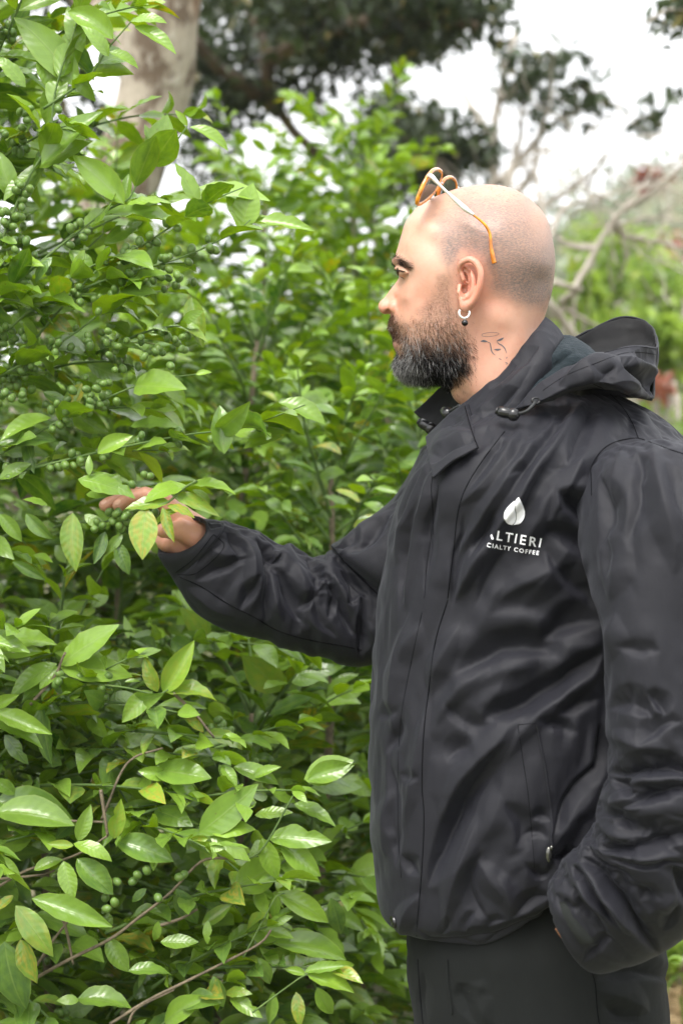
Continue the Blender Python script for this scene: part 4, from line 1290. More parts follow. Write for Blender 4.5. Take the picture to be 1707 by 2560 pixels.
# patches lofted across traced curves (points: px, py, depth)
def patch(name, frame, curves, nu, nv_, mat, parent, thick=0.002, wr=0.0018, seed=1, folds=(), side=1, smooth_=True):
    rows = []
    for c in curves:
        a = np.array([(*frame(p[:2])[0], p[2]) for p in c], float)
        a = catmull(a * np.array([1, 1, 2000.]), nu) / np.array([1, 1, 2000.])
        rows.append(P(a[:, 0], a[:, 1], a[:, 2]))
    g = interp_rows(rows, nv_)
    v = g.reshape(-1, 3); f = grid_faces(nv_, nu)
    n = vnormals(v, f)
    flip = np.sign((n * (np.array(CAMP) - v)).sum(1).mean()); n = n * (flip if flip else 1)
    if flip < 0: f = f[:, ::-1]
    px, py = proj(v)
    big = fbm(v * np.array([14, 12, 30]), seed, 3); rid = 1 - np.abs(fbm(v * 34, seed + 4, 2)) * 1.6
    d = wr * (0.6 * big + 0.5 * rid)
    FOLDS['_'] = []
    for k, A, w, p in folds: fold('_', k, A, w, frame(*p))
    d = d + fold_disp('_', px, py)
    u, w_ = np.meshgrid(np.linspace(0, 1, nu), np.linspace(0, 1, nv_))
    v = v + n * d[:, None]
    # give the cloth its thickness
    b_ = v - n * thick
    N0 = len(v)
    idx = np.arange(N0).reshape(nv_, nu)
    edge = np.concatenate([idx[0, :], idx[1:, -1], idx[-1, -2::-1], idx[-2:0:-1, 0]])
    e2 = np.roll(edge, -1)
    rim = np.stack([edge, edge + N0, e2 + N0, e2], -1)
    V = np.vstack([v, b_]); Fm = np.vstack([f, f[:, ::-1] + N0, rim if flip > 0 else rim[:, ::-1]])
    o = new_mesh(name, V, Fm, mat=mat, parent=parent)
    return o, v, f

# collar, far inside panel, seen past the beard
co_, cv1, cf1 = patch('collar', Z4, [[(75, 597, .055), (150, 532, .058), (225, 462, .050), (300, 440, .03), (420, 430, .0)],
    [(125, 640, .045), (200, 590, .05), (260, 530, .045), (330, 500, .02), (420, 500, -.01)],
    [(190, 690, .02), (240, 655, .02), (300, 610, .01), (360, 580, -.02), (440, 560, -.03)]], 60, 40, M_LINING, jacket, .002, .0012, 31)
# collar, near side standing round the neck
co2, cv2, cf2 = patch('collar', Z4, [
    [(352, 552, -.050), (430, 487, -.064), (520, 418, -.074), (600, 338, -.078), (680, 232, -.078), (745, 152, -.068), (803, 74, -.040)],
    [(356, 548, -.060), (436, 492, -.074), (526, 424, -.084), (610, 346, -.086), (694, 244, -.085), (770, 166, -.076), (850, 108, -.044)],
    [(368, 610, -.085), (450, 560, -.095), (545, 500, -.105), (650, 410, -.108), (745, 310, -.104), (820, 230, -.090), (895, 165, -.05)],
    [(385, 700, -.100), (450, 650, -.108), (540, 590, -.115), (650, 500, -.116), (750, 400, -.112), (830, 290, -.095), (905, 190, -.05)],
    [(420, 800, -.110), (480, 740, -.116), (560, 670, -.120), (660, 580, -.118), (760, 470, -.108), (840, 350, -.09), (910, 240, -.04)]],
    130, 90, M_JACKET, jacket, .0025, .0018, 33, folds=[
        ('v', 5, 9, [(470, 640), (560, 560), (660, 470)]), ('r', 4, 6, [(430, 600), (530, 520), (640, 430), (720, 330)]), ('v', 4, 6, [(640, 380), (700, 300), (770, 240)]),
        ('v', 3, 5, [(500, 470), (600, 390), (660, 320)]), ('v', 3, 5, [(400, 740), (470, 690), (520, 640)])])
near_all = [BVHTree.FromPolygons([tuple(x) for x in cv2], [tuple(x) for x in cf2])]
collar_bvh = near_all[0]
# storm flap folded over at the throat
def tdepth(frame, x, y, off):
    q = frame((x, y))[0]; h = surf_point([torso_bvh], q[0], q[1], 0)
    return (h[0][1] if h is not None else -.05) - off
flap = [[(352, 548, -.068), (300, 590, -.060), (220, 664, -.048), (143, 738, -.035)], [(372, 600, -.092), (310, 660, -.088), (230, 730, -.078), (150, 800, -.060)],
        [(400, 690, -.112), (330, 745, -.108), (240, 810, -.098), (163, 880, -.084)], [(432, 785, -.124), (350, 830, -.122), (260, 885, -.114), (182, 962, -.100)]]
flap = [[(x, y, min(d_, tdepth(Z4, x, y, .006 + .004 * i))) for x, y, d_ in row] for i, row in enumerate(flap)]
fl, fv3, ff3 = patch('storm_flap', Z4, flap, 60, 60, M_JACKET, jacket, .003, .0015, 35, folds=[('r', 6, 8, [(160, 810), (240, 770), (330, 730), (400, 720)]), ('v', 6, 7, [(170, 880), (260, 810), (350, 770), (410, 760)]), ('v', 4, 6, [(230, 690), (300, 670), (360, 640)])])
flap_bvh = BVHTree.FromPolygons([tuple(x) for x in fv3], [tuple(x) for x in ff3])
# fleece lining showing between collar and hood
patch('fleece_lining', Z4, [[(870, 170, -.035), (800, 285, -.082), (720, 390, -.098), (660, 470, -.105), (610, 570, -.112)],
    [(925, 178, -.04), (880, 270, -.086), (800, 360, -.100), (700, 450, -.108), (640, 570, -.114)],
    [(968, 184, -.035), (985, 250, -.080), (900, 330, -.098), (760, 430, -.110), (660, 570, -.118)],
    [(1000, 205, -.03), (1090, 296, -.09), (960, 360, -.10), (800, 450, -.115), (680, 570, -.122)]], 70, 60, M_FLEECE, jacket, .003, .0022, 37, folds=[('v', 5, 9, [(960, 260), (860, 330), (760, 410)]), ('r', 3, 7, [(905, 230), (930, 300), (1030, 290)])])
# hood: outside near face, black inside, far rim
hood_rows = [
    [(640, 575, -.118), (760, 452, -.125), (900, 364, -.122), (1075, 294, -.110), (1230, 236, -.100), (1330, 229, -.088), (1421, 241, -.055)],
    [(645, 580, -.124), (765, 458, -.131), (905, 372, -.128), (1080, 304, -.117), (1234, 246, -.107), (1334, 240, -.094), (1422, 252, -.058)],
    [(700, 566, -.136), (800, 505, -.145), (930, 430, -.152), (1080, 366, -.158), (1225, 320, -.148), (1330, 320, -.120), (1417, 335, -.060)],
    [(730, 560, -.138), (820, 518, -.150), (930, 462, -.158), (1065, 425, -.166), (1200, 430, -.160), (1310, 450, -.138), (1410, 430, -.075)],
    [(745, 556, -.134), (835, 522, -.142), (935, 475, -.150), (1060, 446, -.158), (1200, 462, -.154), (1305, 502, -.138), (1400, 524, -.085)],
    [(750, 556, -.11), (840, 530, -.11), (940, 490, -.11), (1060, 465, -.12), (1200, 480, -.12), (1300, 520, -.10), (1392, 535, -.06)]]
hood, hv4, hf4 = patch('hood', Z4, hood_rows, 170, 110, M_JACKET, jacket, .003, .0020, 39, folds=[
    ('v', 22, 9, [(1222, 298), (1240, 335), (1280, 375), (1330, 420), (1375, 480), (1396, 520)]), ('r', 9, 9, [(1290, 300), (1330, 350), (1370, 420), (1392, 480)]),
    ('r', 9, 9, [(1215, 300), (1170, 320), (1100, 340), (1000, 390), (880, 450)]), ('v', 6, 9, [(1200, 360), (1120, 380), (1060, 372)]), ('v', 5, 6, [(1300, 260), (1360, 300), (1400, 330)]),
    ('v', 6, 6, [(1310, 330), (1350, 380), (1395, 470)]), ('r', 4, 8, [(1180, 440), (1260, 440), (1320, 480)]), ('v', 3, 5, [(900, 400), (1000, 350), (1080, 320)])])
hood_bvh = BVHTree.FromPolygons([tuple(x) for x in hv4], [tuple(x) for x in hf4])
far_rim = [(905, 190, .03), (975, 186, .055), (1100, 122, .075), (1180, 88, .082), (1260, 73, .082), (1345, 92, .070), (1402, 140, .045), (1421, 190, .0), (1421, 241, -.055)]
patch('hood_lining', Z4, [[(900, 364, -.112), (1075, 294, -.105), (1160, 262, -.098), (1230, 237, -.093), (1290, 230, -.088), (1340, 231, -.080), (1380, 235, -.07), (1421, 241, -.052)],
    [(920, 330, -.04), (1040, 330, -.03), (1150, 330, -.03), (1230, 320, -.03), (1290, 310, -.03), (1340, 300, -.03), (1390, 290, -.03), (1415, 245, -.04)],
    [(930, 260, .03), (1030, 260, .05), (1140, 250, .055), (1220, 240, .06), (1290, 230, .055), (1345, 230, .045), (1395, 230, .02), (1415, 240, -.03)],
    [(905, 192, .03), (975, 188, .055), (1100, 124, .075), (1180, 90, .082), (1260, 75, .082), (1345, 94, .070), (1402, 142, .045), (1419, 236, -.045)]], 90, 70, M_LINING, hood, .002, .002, 41)
# outer far side and back of the hood, closing it behind
patch('hood_back', Z4, [[(903, 188, .034), (975, 184, .059), (1100, 120, .079), (1180, 86, .086), (1260, 71, .086), (1345, 90, .074), (1404, 138, .049), (1423, 190, .004), (1423, 241, -.053)],
    [(910, 260, .06), (990, 260, .10), (1100, 230, .125), (1180, 220, .13), (1260, 220, .125), (1340, 240, .105), (1395, 270, .07), (1418, 300, .01), (1419, 330, -.058)],
    [(920, 400, .07), (1000, 400, .12), (1100, 400, .15), (1180, 400, .15), (1260, 410, .14), (1330, 420, .11), (1385, 430, .07), (1408, 430, .0), (1411, 430, -.073)],
    [(930, 520, .06), (1000, 520, .12), (1100, 520, .14), (1180, 520, .14), (1260, 520, .13), (1330, 520, .10), (1375, 525, .06), (1395, 525, .0), (1400, 525, -.084)]], 90, 60, M_JACKET, hood, .002, .003, 43)

# seams, plackets, stitching
seam('seam', [torso_bvh, near_bvh], Z4((1060, 1060), (1058, 960), (1058, 905), (1100, 830), (1150, 785), (1220, 756), (1310, 744), (1380, 765), (1460, 795), (1568, 832)), .0011)
seam('seam', [torso_bvh, near_bvh, hood_bvh], Z4((1070, 444), (1140, 480), (1220, 560), (1280, 650), (1318, 742)), .0009)
seam('seam', [torso_bvh], ZC((700, 620), (600, 750), (530, 860), (490, 950), (468, 1050), (455, 1180), (438, 1310), (425, 1430)), .0011)
seam('seam', [torso_bvh], Z6((425, 0), (365, 200), (335, 420), (308, 650), (300, 900), (310, 1050), (300, 1300), (278, 1560), (270, 1735)), .0011)
seam('stitching', [torso_bvh], Z6((300, 60), (252, 280), (200, 560), (183, 850), (187, 1150), (200, 1350)), .0006)
seam('stitching', [torso_bvh], ZC((380, 880), (360, 1040), (325, 1250), (312, 1430)), .0006)
seam('seam', [flap_bvh, torso_bvh], ZC((352, 830), (345, 900), (352, 1000), (356, 1120)), .0008)
seam('seam', [far_bvh], ZS((490, 672), (600, 722), (720, 800), (860, 872), (960, 930), (1100, 975), (1300, 1012), (1380, 1030)), .0012)
seam('seam', [far_bvh], ZS((1232, 518), (1320, 622), (1400, 700), (1480, 778)), .0012)
for pts in ([(655, 462), (705, 528), (575, 650), (480, 660)], [(655, 462), (560, 580), (470, 650)]):
    seam('cuff_tab_edge', [far_bvh], ZS(*pts), .0009, parent=far_sleeve)
seam('stitching', [torso_bvh], Z6((765, 610), (790, 780), (815, 950), (838, 1200), (845, 1300)), .0006)
seam('stitching', [torso_bvh], Z6((765, 607), (810, 602), (852, 600)), .0006)
seam('seam', [collar_bvh, flap_bvh], Z4((355, 556), (372, 620), (398, 710), (428, 790)), .0012)
seam('stitching', [collar_bvh], Z4((378, 556), (396, 620), (420, 700), (448, 760)), .0006)
seam('stitching', [hood_bvh], Z4((790, 480), (920, 395), (1080, 330), (1230, 275), (1330, 268), (1415, 280)), .0006, parent=hood)
seam('stitching', [hood_bvh], Z4((1130, 270), (1240, 243), (1330, 238), (1418, 250)), .0006, parent=hood)
# pocket welt: a narrow raised strip with its zip pull
def strip(name, bvhs, A, B, n, off, mat, parent, m=8):
    a, b_ = catmull(A, n), catmull(B, n); v = []
    for x, y in zip(a, b_):
        for t in np.linspace(0, 1, m):
            q = x * (1 - t) + y * t
            h = surf_point(bvhs, q[0], q[1], off * math.sin(math.pi * min(max(t, .12), .88)) ** .5)
            v.append(h[0] if h is not None else (v[-1] if v else None))
    ok = next((q for q in v if q is not None), None)
    if ok is None: return
    v = np.array([ok if q is None else q for q in v])
    return new_mesh(name, v, grid_faces(n, m), mat=mat, parent=parent)
strip('pocket_welt', [torso_bvh], Z6((848, 604), (878, 750), (902, 900), (922, 1050), (922, 1200)), Z6((862, 606), (892, 750), (916, 900), (938, 1050), (936, 1200)), 60, .0035, M_JACKET, jacket)
h = surf_point([torso_bvh], *Z6((912, 1230))[0], .004)
if h is not None:
    v, f = join_parts([ball(h[0], (.004, .003, .009), 14, 8), ball(h[0] + np.array([.003, -.002, .008]), (.0025, .002, .003), 10, 6)])
    new_mesh('zip_pull', v, f, mat=simple_mat('dark_metal', (0.12, 0.12, 0.11), 0.25, 0.9, 0.2), parent=jacket)
# hem snap button
h = surf_point([torso_bvh], *Dd((907, 2116))[0], .002)
if h is not None:
    nn_ = Vector(h[1]); M = nn_.to_track_quat('Z', 'Y').to_matrix()
    prof = [(0, .0022), (.0035, .0020), (.0050, .0012), (.0056, .0022), (.0066, .0024), (.0074, .0012), (.0074, -.001)]
    ph = np.linspace(0, 2 * np.pi, 28, endpoint=False)
    v = np.array([[r * np.cos(ph), r * np.sin(ph), z + 0 * ph] for r, z in prof]).transpose(0, 2, 1).reshape(-1, 3)
    v = v @ np.array(M).T + h[0]
    new_mesh('snap_button', v, grid_faces(len(prof), 28, True), mat=M_PLASTIC, parent=jacket)
# drawcords and toggles
def toggle(c1, c2, dep, cord, parent):
    a = P(*Z4(c1)[0], dep); b_ = P(*Z4(c2)[0], dep - .002)
    ax = (b_ - a) / np.linalg.norm(b_ - a)
    p1 = np.array([a - ax * .008, a - ax * .0075, a - ax * .002, a + ax * .004, a + ax * .0085, a + ax * .009]); r1 = [.002, .0058, .0066, .0064, .0048, .003]
    parts = [tube_mesh(p1, r1, 18)]
    parts.append(ball(b_ + ax * .001, (.0078, .0074, .0078), 20, 12))
    parts.append(tube_mesh(np.array([a - ax * .0105, a - ax * .0080]), [.0042, .0046], 12))
    v, f = join_parts(parts)
    quads_to_mesh('cord_toggle', v, f, mat=M_PLASTIC, parent=parent)
    if cord is not None:
        q = catmull(np.array([(*Z4(p[:2])[0], p[2] * 2000) for p in cord]), 30)
        v, f = tube_mesh(P(q[:, 0], q[:, 1], q[:, 2] / 2000), .0018, 8)
        quads_to_mesh('drawcord', v, f, mat=M_CORD, parent=parent)
toggle((578, 602), (622, 612), -.150, [(640, 606, -.152), (672, 604, -.158), (705, 590, -.162), (735, 560, -.160), (748, 540, -.146)], jacket)
toggle((138, 672), (165, 688), .018, None, jacket)
toggle((258, 603), (262, 606), -.028, [(262, 604, -.03), (290, 585, -.045), (330, 562, -.058)], jacket)
# eyelet where the near cord leaves the hood
a = np.linspace(0, 2 * np.pi, 20, endpoint=False); q = P(*Z4((750, 536))[0], -.150)
v, f = tube_mesh(q + np.stack([.0045 * np.cos(a), .002 * np.cos(a), .0032 * np.sin(a)], -1), .0011, 8, True)
new_mesh('eyelet', v, f, mat=M_PLASTIC, parent=jacket)

# embroidered logo on the chest
def chest(px, py, off=.0008):
    h = surf_point([torso_bvh], px, py, off)
    return h[0]
def fill_map(name, fn, nu, nv_, parent):
    g = [chest(*fn(u, w)) for w in np.linspace(0, 1, nv_) for u in np.linspace(0, 1, nu)]
    return np.array(g), grid_faces(nv_, nu)
rightL = catmull(np.array([(835, 205), (790, 250), (762, 310), (757, 420), (765, 500), (782, 590), (778, 680), (755, 750), (718, 796)], float), 30)
rightR = catmull(np.array([(842, 205), (875, 280), (915, 370), (950, 460), (968, 550), (960, 640), (920, 720), (850, 780), (722, 798)], float), 30)
leftR = catmull(np.array([(748, 290), (742, 400), (750, 500), (768, 590), (765, 680), (740, 750), (690, 796)], float), 46)
leftL = catmull(np.array([(742, 290), (660, 360), (580, 450), (532, 540), (520, 640), (545, 720), (600, 780), (684, 800)], float), 46)
zig = np.where(np.arange(46) % 2 == 0, -9.0, 7.0) * (np.arange(46) < 34)
leftL = leftL + np.stack([zig, 0 * zig], -1)
parts = []
for A_, B_ in ((rightL, rightR), (leftL, leftR)):
    v = []
    for x, y in zip(A_, B_):
        for t in np.linspace(0, 1, 9):
            q = ZL(tuple(x * (1 - t) + y * t))[0]; v.append(chest(q[0], q[1], .0006 + .0007 * math.sin(math.pi * t) ** .5))
    parts.append((np.array(v), grid_faces(len(A_), 9)))
v, f = join_parts(parts)
new_mesh('embroidered_emblem', v, f, mat=M_WHITE, parent=jacket)
def lettering(text, letters_xy, right, up, size, cutoff, bold, name, spacing=1.0):
    """text laid along a line of the cloth: letters_xy = start in frame ZL, right/up = unit vectors of the writing"""
    cu = bpy.data.curves.new('lettering_source', 'FONT'); cu.body = text; cu.size = 1.0; cu.space_character = spacing
    cu.offset = bold; cu.resolution_u = 3
    o = bpy.data.objects.new('lettering_source', cu); COL.objects.link(o)
    dg = bpy.context.evaluated_depsgraph_get(); me = bpy.data.meshes.new_from_object(o.evaluated_get(dg))
    import bmesh
    bm = bmesh.new(); bm.from_mesh(me)
    bmesh.ops.triangulate(bm, faces=bm.faces[:])
    for _ in range(2):
        long = [e for e in bm.edges if e.calc_length() > 0.12]
        if long: bmesh.ops.subdivide_edges(bm, edges=long, cuts=1)
        bmesh.ops.triangulate(bm, faces=bm.faces[:])
    co = np.array([v.co[:2] for v in bm.verts]); fa = np.array([[v.index for v in f_.verts] for f_ in bm.faces])
    bm.verts.index_update(); bm.free(); bpy.data.objects.remove(o); bpy.data.curves.remove(cu); bpy.data.meshes.remove(me)
    co[:, 0] -= co[:, 0].max()                      # right aligned
    q = np.array(letters_xy) + (co[:, :1] * np.array(right) + co[:, 1:] * np.array(up)) * size
    keep = cutoff(q[:, 0], q[:, 1])
    fa = fa[keep[fa].all(1)]
    z = ZL(*q)
    v = np.array([chest(x, y, .0009) for x, y in z])
    used = np.unique(fa); mp = -np.ones(len(v), int); mp[used] = np.arange(len(used))
    return new_mesh(name, v[used], mp[fa], smooth=False, mat=M_WHITE, parent=jacket)
# the first letters disappear behind the fold that runs through the logo
fold_edge = lambda x, y: x > 128 + (1305 - y) * 0.345
lettering('ALTIERI', (1300, 1290), (0.985, 0.172), (0.165, -0.985), 292, fold_edge, 0.012, 'embroidered_lettering', 1.30)
lettering('SPECIALTY COFFEE', (1272, 1462), (0.987, 0.160), (0.12, -0.985), 130, fold_edge, 0.022, 'embroidered_lettering', 1.30)

# cuff strip of hook-and-loop tape on the near sleeve, tan hand edge in the pocket
strip('cuff_tape', [near_bvh], Z7((200, 1265), (250, 1400), (330, 1540), (400, 1640)), Z7((262, 1250), (320, 1370), (420, 1500), (520, 1600)), 40, .0022, simple_mat('hook_tape', (0.006, 0.008, 0.007), 0.95, var=0.4, bump=1.0, scale=900), near_sleeve)
q = catmull(Z7((170, 1500), (222, 1580), (300, 1690), (380, 1775), (484, 1866)), 30)
v, f = tube_mesh(P(q[:, 0], q[:, 1], -.252), .0009, 6)
quads_to_mesh('pocket_piping', v, f, mat=simple_mat('tan_piping', (0.30, 0.13, 0.06), 0.7), parent=jacket)

# trousers
TR = []
for v, L, R, yc, rn, rf in [(2180, 1030, 1640, -.01, .14, .14), (2260, 1018, 1648, -.01, .145, .14), (2330, 1014, 1655, -.01, .15, .145), (2400, 1016, 1668, -.01, .15, .15), (2450, 1019, 1664, -.01, .15, .15), (2490, 1022, 1668, -.01, .15, .15),
                            (2540, 1026, 1672, -.01, .15, .15), (2640, 1034, 1672, -.01, .148, .148), (2720, 1040, 1665, -.01, .145, .145), (2800, 1060, 1650, -.01, .14, .14)]:
    TR.append([(L, v, yc), (R, v, yc), ((L + R) / 2, v, yc - rn), ((L + R) / 2, v, yc + rf)])
S = np.array(level([[P(*a) for a in st] for st in TR]))
wv, wf = loft_world(S, 150, 240, 0.72, 2.2)
FOLDS['tr'] = []
for kind, amp, w, pts in [('v', 9, 12, [(540, 1960), (760, 1930), (950, 1900), (1100, 1950), (1160, 2010)]), ('r', 6, 12, [(560, 2060), (800, 2120), (1000, 2260)]), ('v', 6, 14, [(600, 2200), (750, 2280), (900, 2352)]), ('v', 7, 8, [(900, 1900), (1080, 1920), (1180, 1990)])]:
    fold('tr', kind, amp, w, Z7(*pts))
for kind, amp, w, pts in [('v', 6, 14, [(480, 1850), (500, 1950), (560, 2060)]), ('r', 4, 12, [(600, 1850), (560, 1950), (640, 2060)]), ('v', 4, 8, [(300, 1800), (290, 1950), (330, 2060)])]:
    fold('tr', kind, amp, w, Z6(*pts))
wv, wf = dress('tr', wv, wf, .0022, 51)
trv = [(wv, wf)]
for s in (-1, 1):
    rows = []
    for z, x, rx, ry in [(.70, .25, .125, .075), (.62, .255, .10, .078), (.5, .265, .085, .08), (.3, .27, .072, .072), (.12, .275, .066, .068), (.075, .275, .068, .07)]:
        y = s * .082
        rows.append([(x - rx, y, z), (x + rx, y, z), (x, y - ry, z), (x, y + ry, z)])
    a_, b_ = loft_world(np.array(rows), 90, 60, 0.5, 2.1); trv.append(dress('tr', a_, b_, .004, 60 + s))
v, f = join_parts(trv)
trousers = new_mesh('trousers', v, f, mat=M_TROUSER, parent=person)
tr_bvh = BVHTree.FromPolygons([tuple(x) for x in wv], [tuple(x) for x in wf])
seam('seam', [tr_bvh], Z7((480, 1860), (515, 1950), (530, 2050), (540, 2200), (560, 2352)), .001, parent=trousers)
seam('drawstring', [tr_bvh], Z6((425, 1745), (430, 1850), (445, 1960), (448, 2010)), .0012, mat=M_TROUSER, parent=trousers, off=.0015)
seam('stitching', [tr_bvh], Z6((280, 1745), (290, 1900), (305, 2060)), .0012, parent=trousers)
M_SHOE = simple_mat('dark_leather', (0.03, 0.022, 0.017), 0.5, var=0.3)
M_SOLE = simple_mat('shoe_sole', (0.05, 0.05, 0.045), 0.8, var=0.3)
for s in (-1, 1):
    rows = []
    for t, w_, h_ in [(.07, .028, .05), (.055, .038, .085), (.02, .041, .10), (-.04, .042, .075), (-.10, .048, .055), (-.16, .046, .042), (-.20, .03, .028)]:
        x = .275 + t; y = s * .082
        rows.append([(x, y - w_, .025), (x, y + w_, .025), (x, y, .025 + h_), (x, y, .018)])
    v, f = loft_world(np.array(rows), 40, 28, 0.6, 2.3)
    sh = new_mesh('shoe', v, f, mat=M_SHOE, parent=person)
    rows = [[(.275 + t, s * .082 - w_ * 1.06, .012), (.275 + t, s * .082 + w_ * 1.06, .012), (.275 + t, s * .082, .026), (.275 + t, s * .082, .0)] for t, w_ in [(.078, .022), (.055, .038), (.02, .041), (-.04, .042), (-.10, .048), (-.16, .046), (-.212, .026)]]
    v, f = loft_world(np.array(rows), 40, 24, 0.5, 4)
    new_mesh('sole', v, f, mat=M_SOLE, parent=sh)

# ---- sunglasses pushed up on the head
M_AMBER = None
b = NB('amber_acetate')
co = b.objco()
nz = b.noise(70, co, 3, 0.6)
p = b.n('ShaderNodeBsdfPrincipled', {'Base Color': b.mix(b.ramp(nz, [(0.38, 0.0), (0.66, 1.0)]), (0.95, 0.36, 0.02), (0.42, 0.11, 0.008)), 'Roughness': 0.08, 'Transmission Weight': 0.2, 'IOR': 1.49, 'Coat Weight': 0.6, 'Coat Roughness': 0.03})
M_AMBER = b.done(p.outputs[0])
b = NB('dark_lens')
p = b.n('ShaderNodeBsdfPrincipled', {'Base Color': (0.055, 0.075, 0.06, 1), 'Roughness': 0.03, 'Transmission Weight': 0.75, 'IOR': 1.45})
M_LENS = b.done(p.outputs[0])
M_SILVER = simple_mat('silver_metal', (0.86, 0.85, 0.83), 0.22, 0.55, 0.04)
glasses = empty('sunglasses', tuple(P(*Z2((330, 300))[0], -.03)))
tag(glasses, 'amber framed sunglasses with silver arms pushed up on top of the bald head', 'sunglasses')
gl0 = Vector(glasses.location)
def gmesh(name, v, f, mat, parent=None):
    v = np.asarray(v) - np.array(gl0)
    return quads_to_mesh(name, v, f, mat=mat, parent=parent or glasses)
rimN = [(300, 245, -.066), (365, 165, -.050), (430, 142, -.030), (485, 175, -.014), (486, 260, -.008), (440, 380, -.012), (360, 510, -.022), (250, 610, -.040), (165, 662, -.056), (134, 640, -.066), (160, 540, -.071), (230, 370, -.071)]
rimF = [(512, 335, .008), (560, 285, .018), (630, 262, .034), (690, 300, .050), (714, 380, .058), (700, 470, .060), (640, 560, .052), (540, 600, .036), (470, 560, .020), (455, 480, .010), (478, 395, .006)]
def rim(pts, name):
    a = np.array([(*Z2(p_[:2])[0], p_[2] * 2000) for p_ in pts]); a = np.vstack([a, a[:1]])
    q = catmull(a, 61)[:-1]; w = P(q[:, 0], q[:, 1], q[:, 2] / 2000)
    v, f = tube_mesh(w, .0027, 10, True)
    gmesh(name, v, f, M_AMBER)
    c = w.mean(0); k = len(w)
    vv = np.vstack([w, c + (w - c) * .5, c[None]]); j = np.arange(k); j2 = (j + 1) % k
    n_ = np.cross(w[0] - c, w[k // 4] - c); n_ /= np.linalg.norm(n_)
    vv[k:2 * k] += n_ * .0012; vv[-1] += n_ * .0016
    vb = vv - n_ * .0014; n0 = len(vv)
    f_ = np.vstack([np.stack([j, j2, j2 + k, j + k], -1), np.stack([j + k, j2 + k, np.full(k, 2 * k), np.full(k, 2 * k)], -1)])
    f2_ = f_[:, ::-1] + n0
    f2_ = np.vstack([np.stack([j + n0, j + k + n0, j2 + k + n0, j2 + n0], -1), np.stack([j + k + n0, np.full(k, 2 * k + n0), j2 + k + n0, j2 + k + n0], -1)])
    gmesh('lens', np.vstack([vv, vb]), np.vstack([f_, f2_]), M_LENS)
    return w
wN = rim(rimN, 'lens_rim'); wF = rim(rimF, 'lens_rim')
def gtube(name, pts, r, mat, n=30, sides=10):
    a = np.array([(*Z2(p_[:2])[0], p_[2] * 2000) for p_ in pts]); q = catmull(a, n)
    rr = np.interp(np.linspace(0, 1, n), np.linspace(0, 1, len(r)), r)
    v, f = tube_mesh(P(q[:, 0], q[:, 1], q[:, 2] / 2000), rr, sides)
    return gmesh(name, v, f, mat)
gtube('bridge', [(484, 270, -.010), (500, 300, -.004), (505, 330, .002), (515, 345, .008)], [.0014, .0012, .0014], M_SILVER)
gtube('bridge', [(470, 350, -.012), (490, 345, -.004), (520, 350, .006)], [.001, .001], M_SILVER)
gtube('nose_pad', [(300, 570, -.020), (340, 572, -.018), (380, 545, -.014)], [.0018, .0028, .0015], M_SILVER)
gtube('nose_pad_wire', [(360, 550, -.016), (385, 500, -.014), (410, 470, -.012), (395, 520, -.010)], [.0007, .0007], M_SILVER)
gtube('temple_arm', [(300, 240, -.070), (345, 240, -.078), (440, 345, -.081), (600, 500, -.083), (760, 650, -.086), (880, 755, -.0885), (985, 828, -.089)], [.0022, .0030, .0016, .0018, .0030, .0034, .0016], M_SILVER, 40)
gtube('temple_tip', [(975, 825, -.089), (1080, 905, -.0895), (1175, 1000, -.0895), (1232, 1120, -.0895), (1245, 1280, -.0885), (1268, 1430, -.0875), (1298, 1560, -.0865)], [.0013, .0016, .0019, .0019, .0021, .0028, .0030], M_AMBER, 40)
gtube('temple_arm', [(716, 400, .064), (760, 430, .072), (850, 520, .078), (960, 640, .083), (1080, 760, .086)], [.0022, .0016, .0018, .0030, .0016], M_SILVER, 30)
gtube('temple_tip', [(1078, 758, .086), (1180, 860, .086), (1240, 1000, .085), (1280, 1200, .084)], [.0013, .0019, .0022, .0028], M_AMBER, 30)

# ---- earring
ear_c = P(*Z3((1078, 795))[0], -.0815)
earring = empty('earring', tuple(ear_c)); tag(earring, 'small silver hoop earring with a black bead hanging from the ear', 'earring')
a = np.linspace(-0.18 * np.pi, 1.18 * np.pi, 40) + np.pi
v, f = tube_mesh(np.stack([.0062 * np.cos(a), .0008 * np.cos(a), .0062 * np.sin(a)], -1), .00135, 10)
quads_to_mesh('hoop', v, f, mat=M_SILVER, parent=earring)
bc = P(*Z3((1085, 917))[0], -.0815) - ear_c
v, f = ball(bc, .0039, 24, 14); new_mesh('bead', v, f, mat=simple_mat('black_bead', (.004, .004, .005), .06), parent=earring)
v, f = tube_mesh(np.array([[.0006, 0, -.0062], bc + np.array([0, 0, .0036])]), .0007, 8); quads_to_mesh('link', v, f, mat=M_SILVER, parent=earring)
# ================================================================== COFFEE PLANTS
ZB = fr(0, 1500, 1.568)
ZQ = fr(0, 1900, 1.742)
ZT = fr(0, 0, 1.8447)
ZM = fr(0, 600, 1.96)

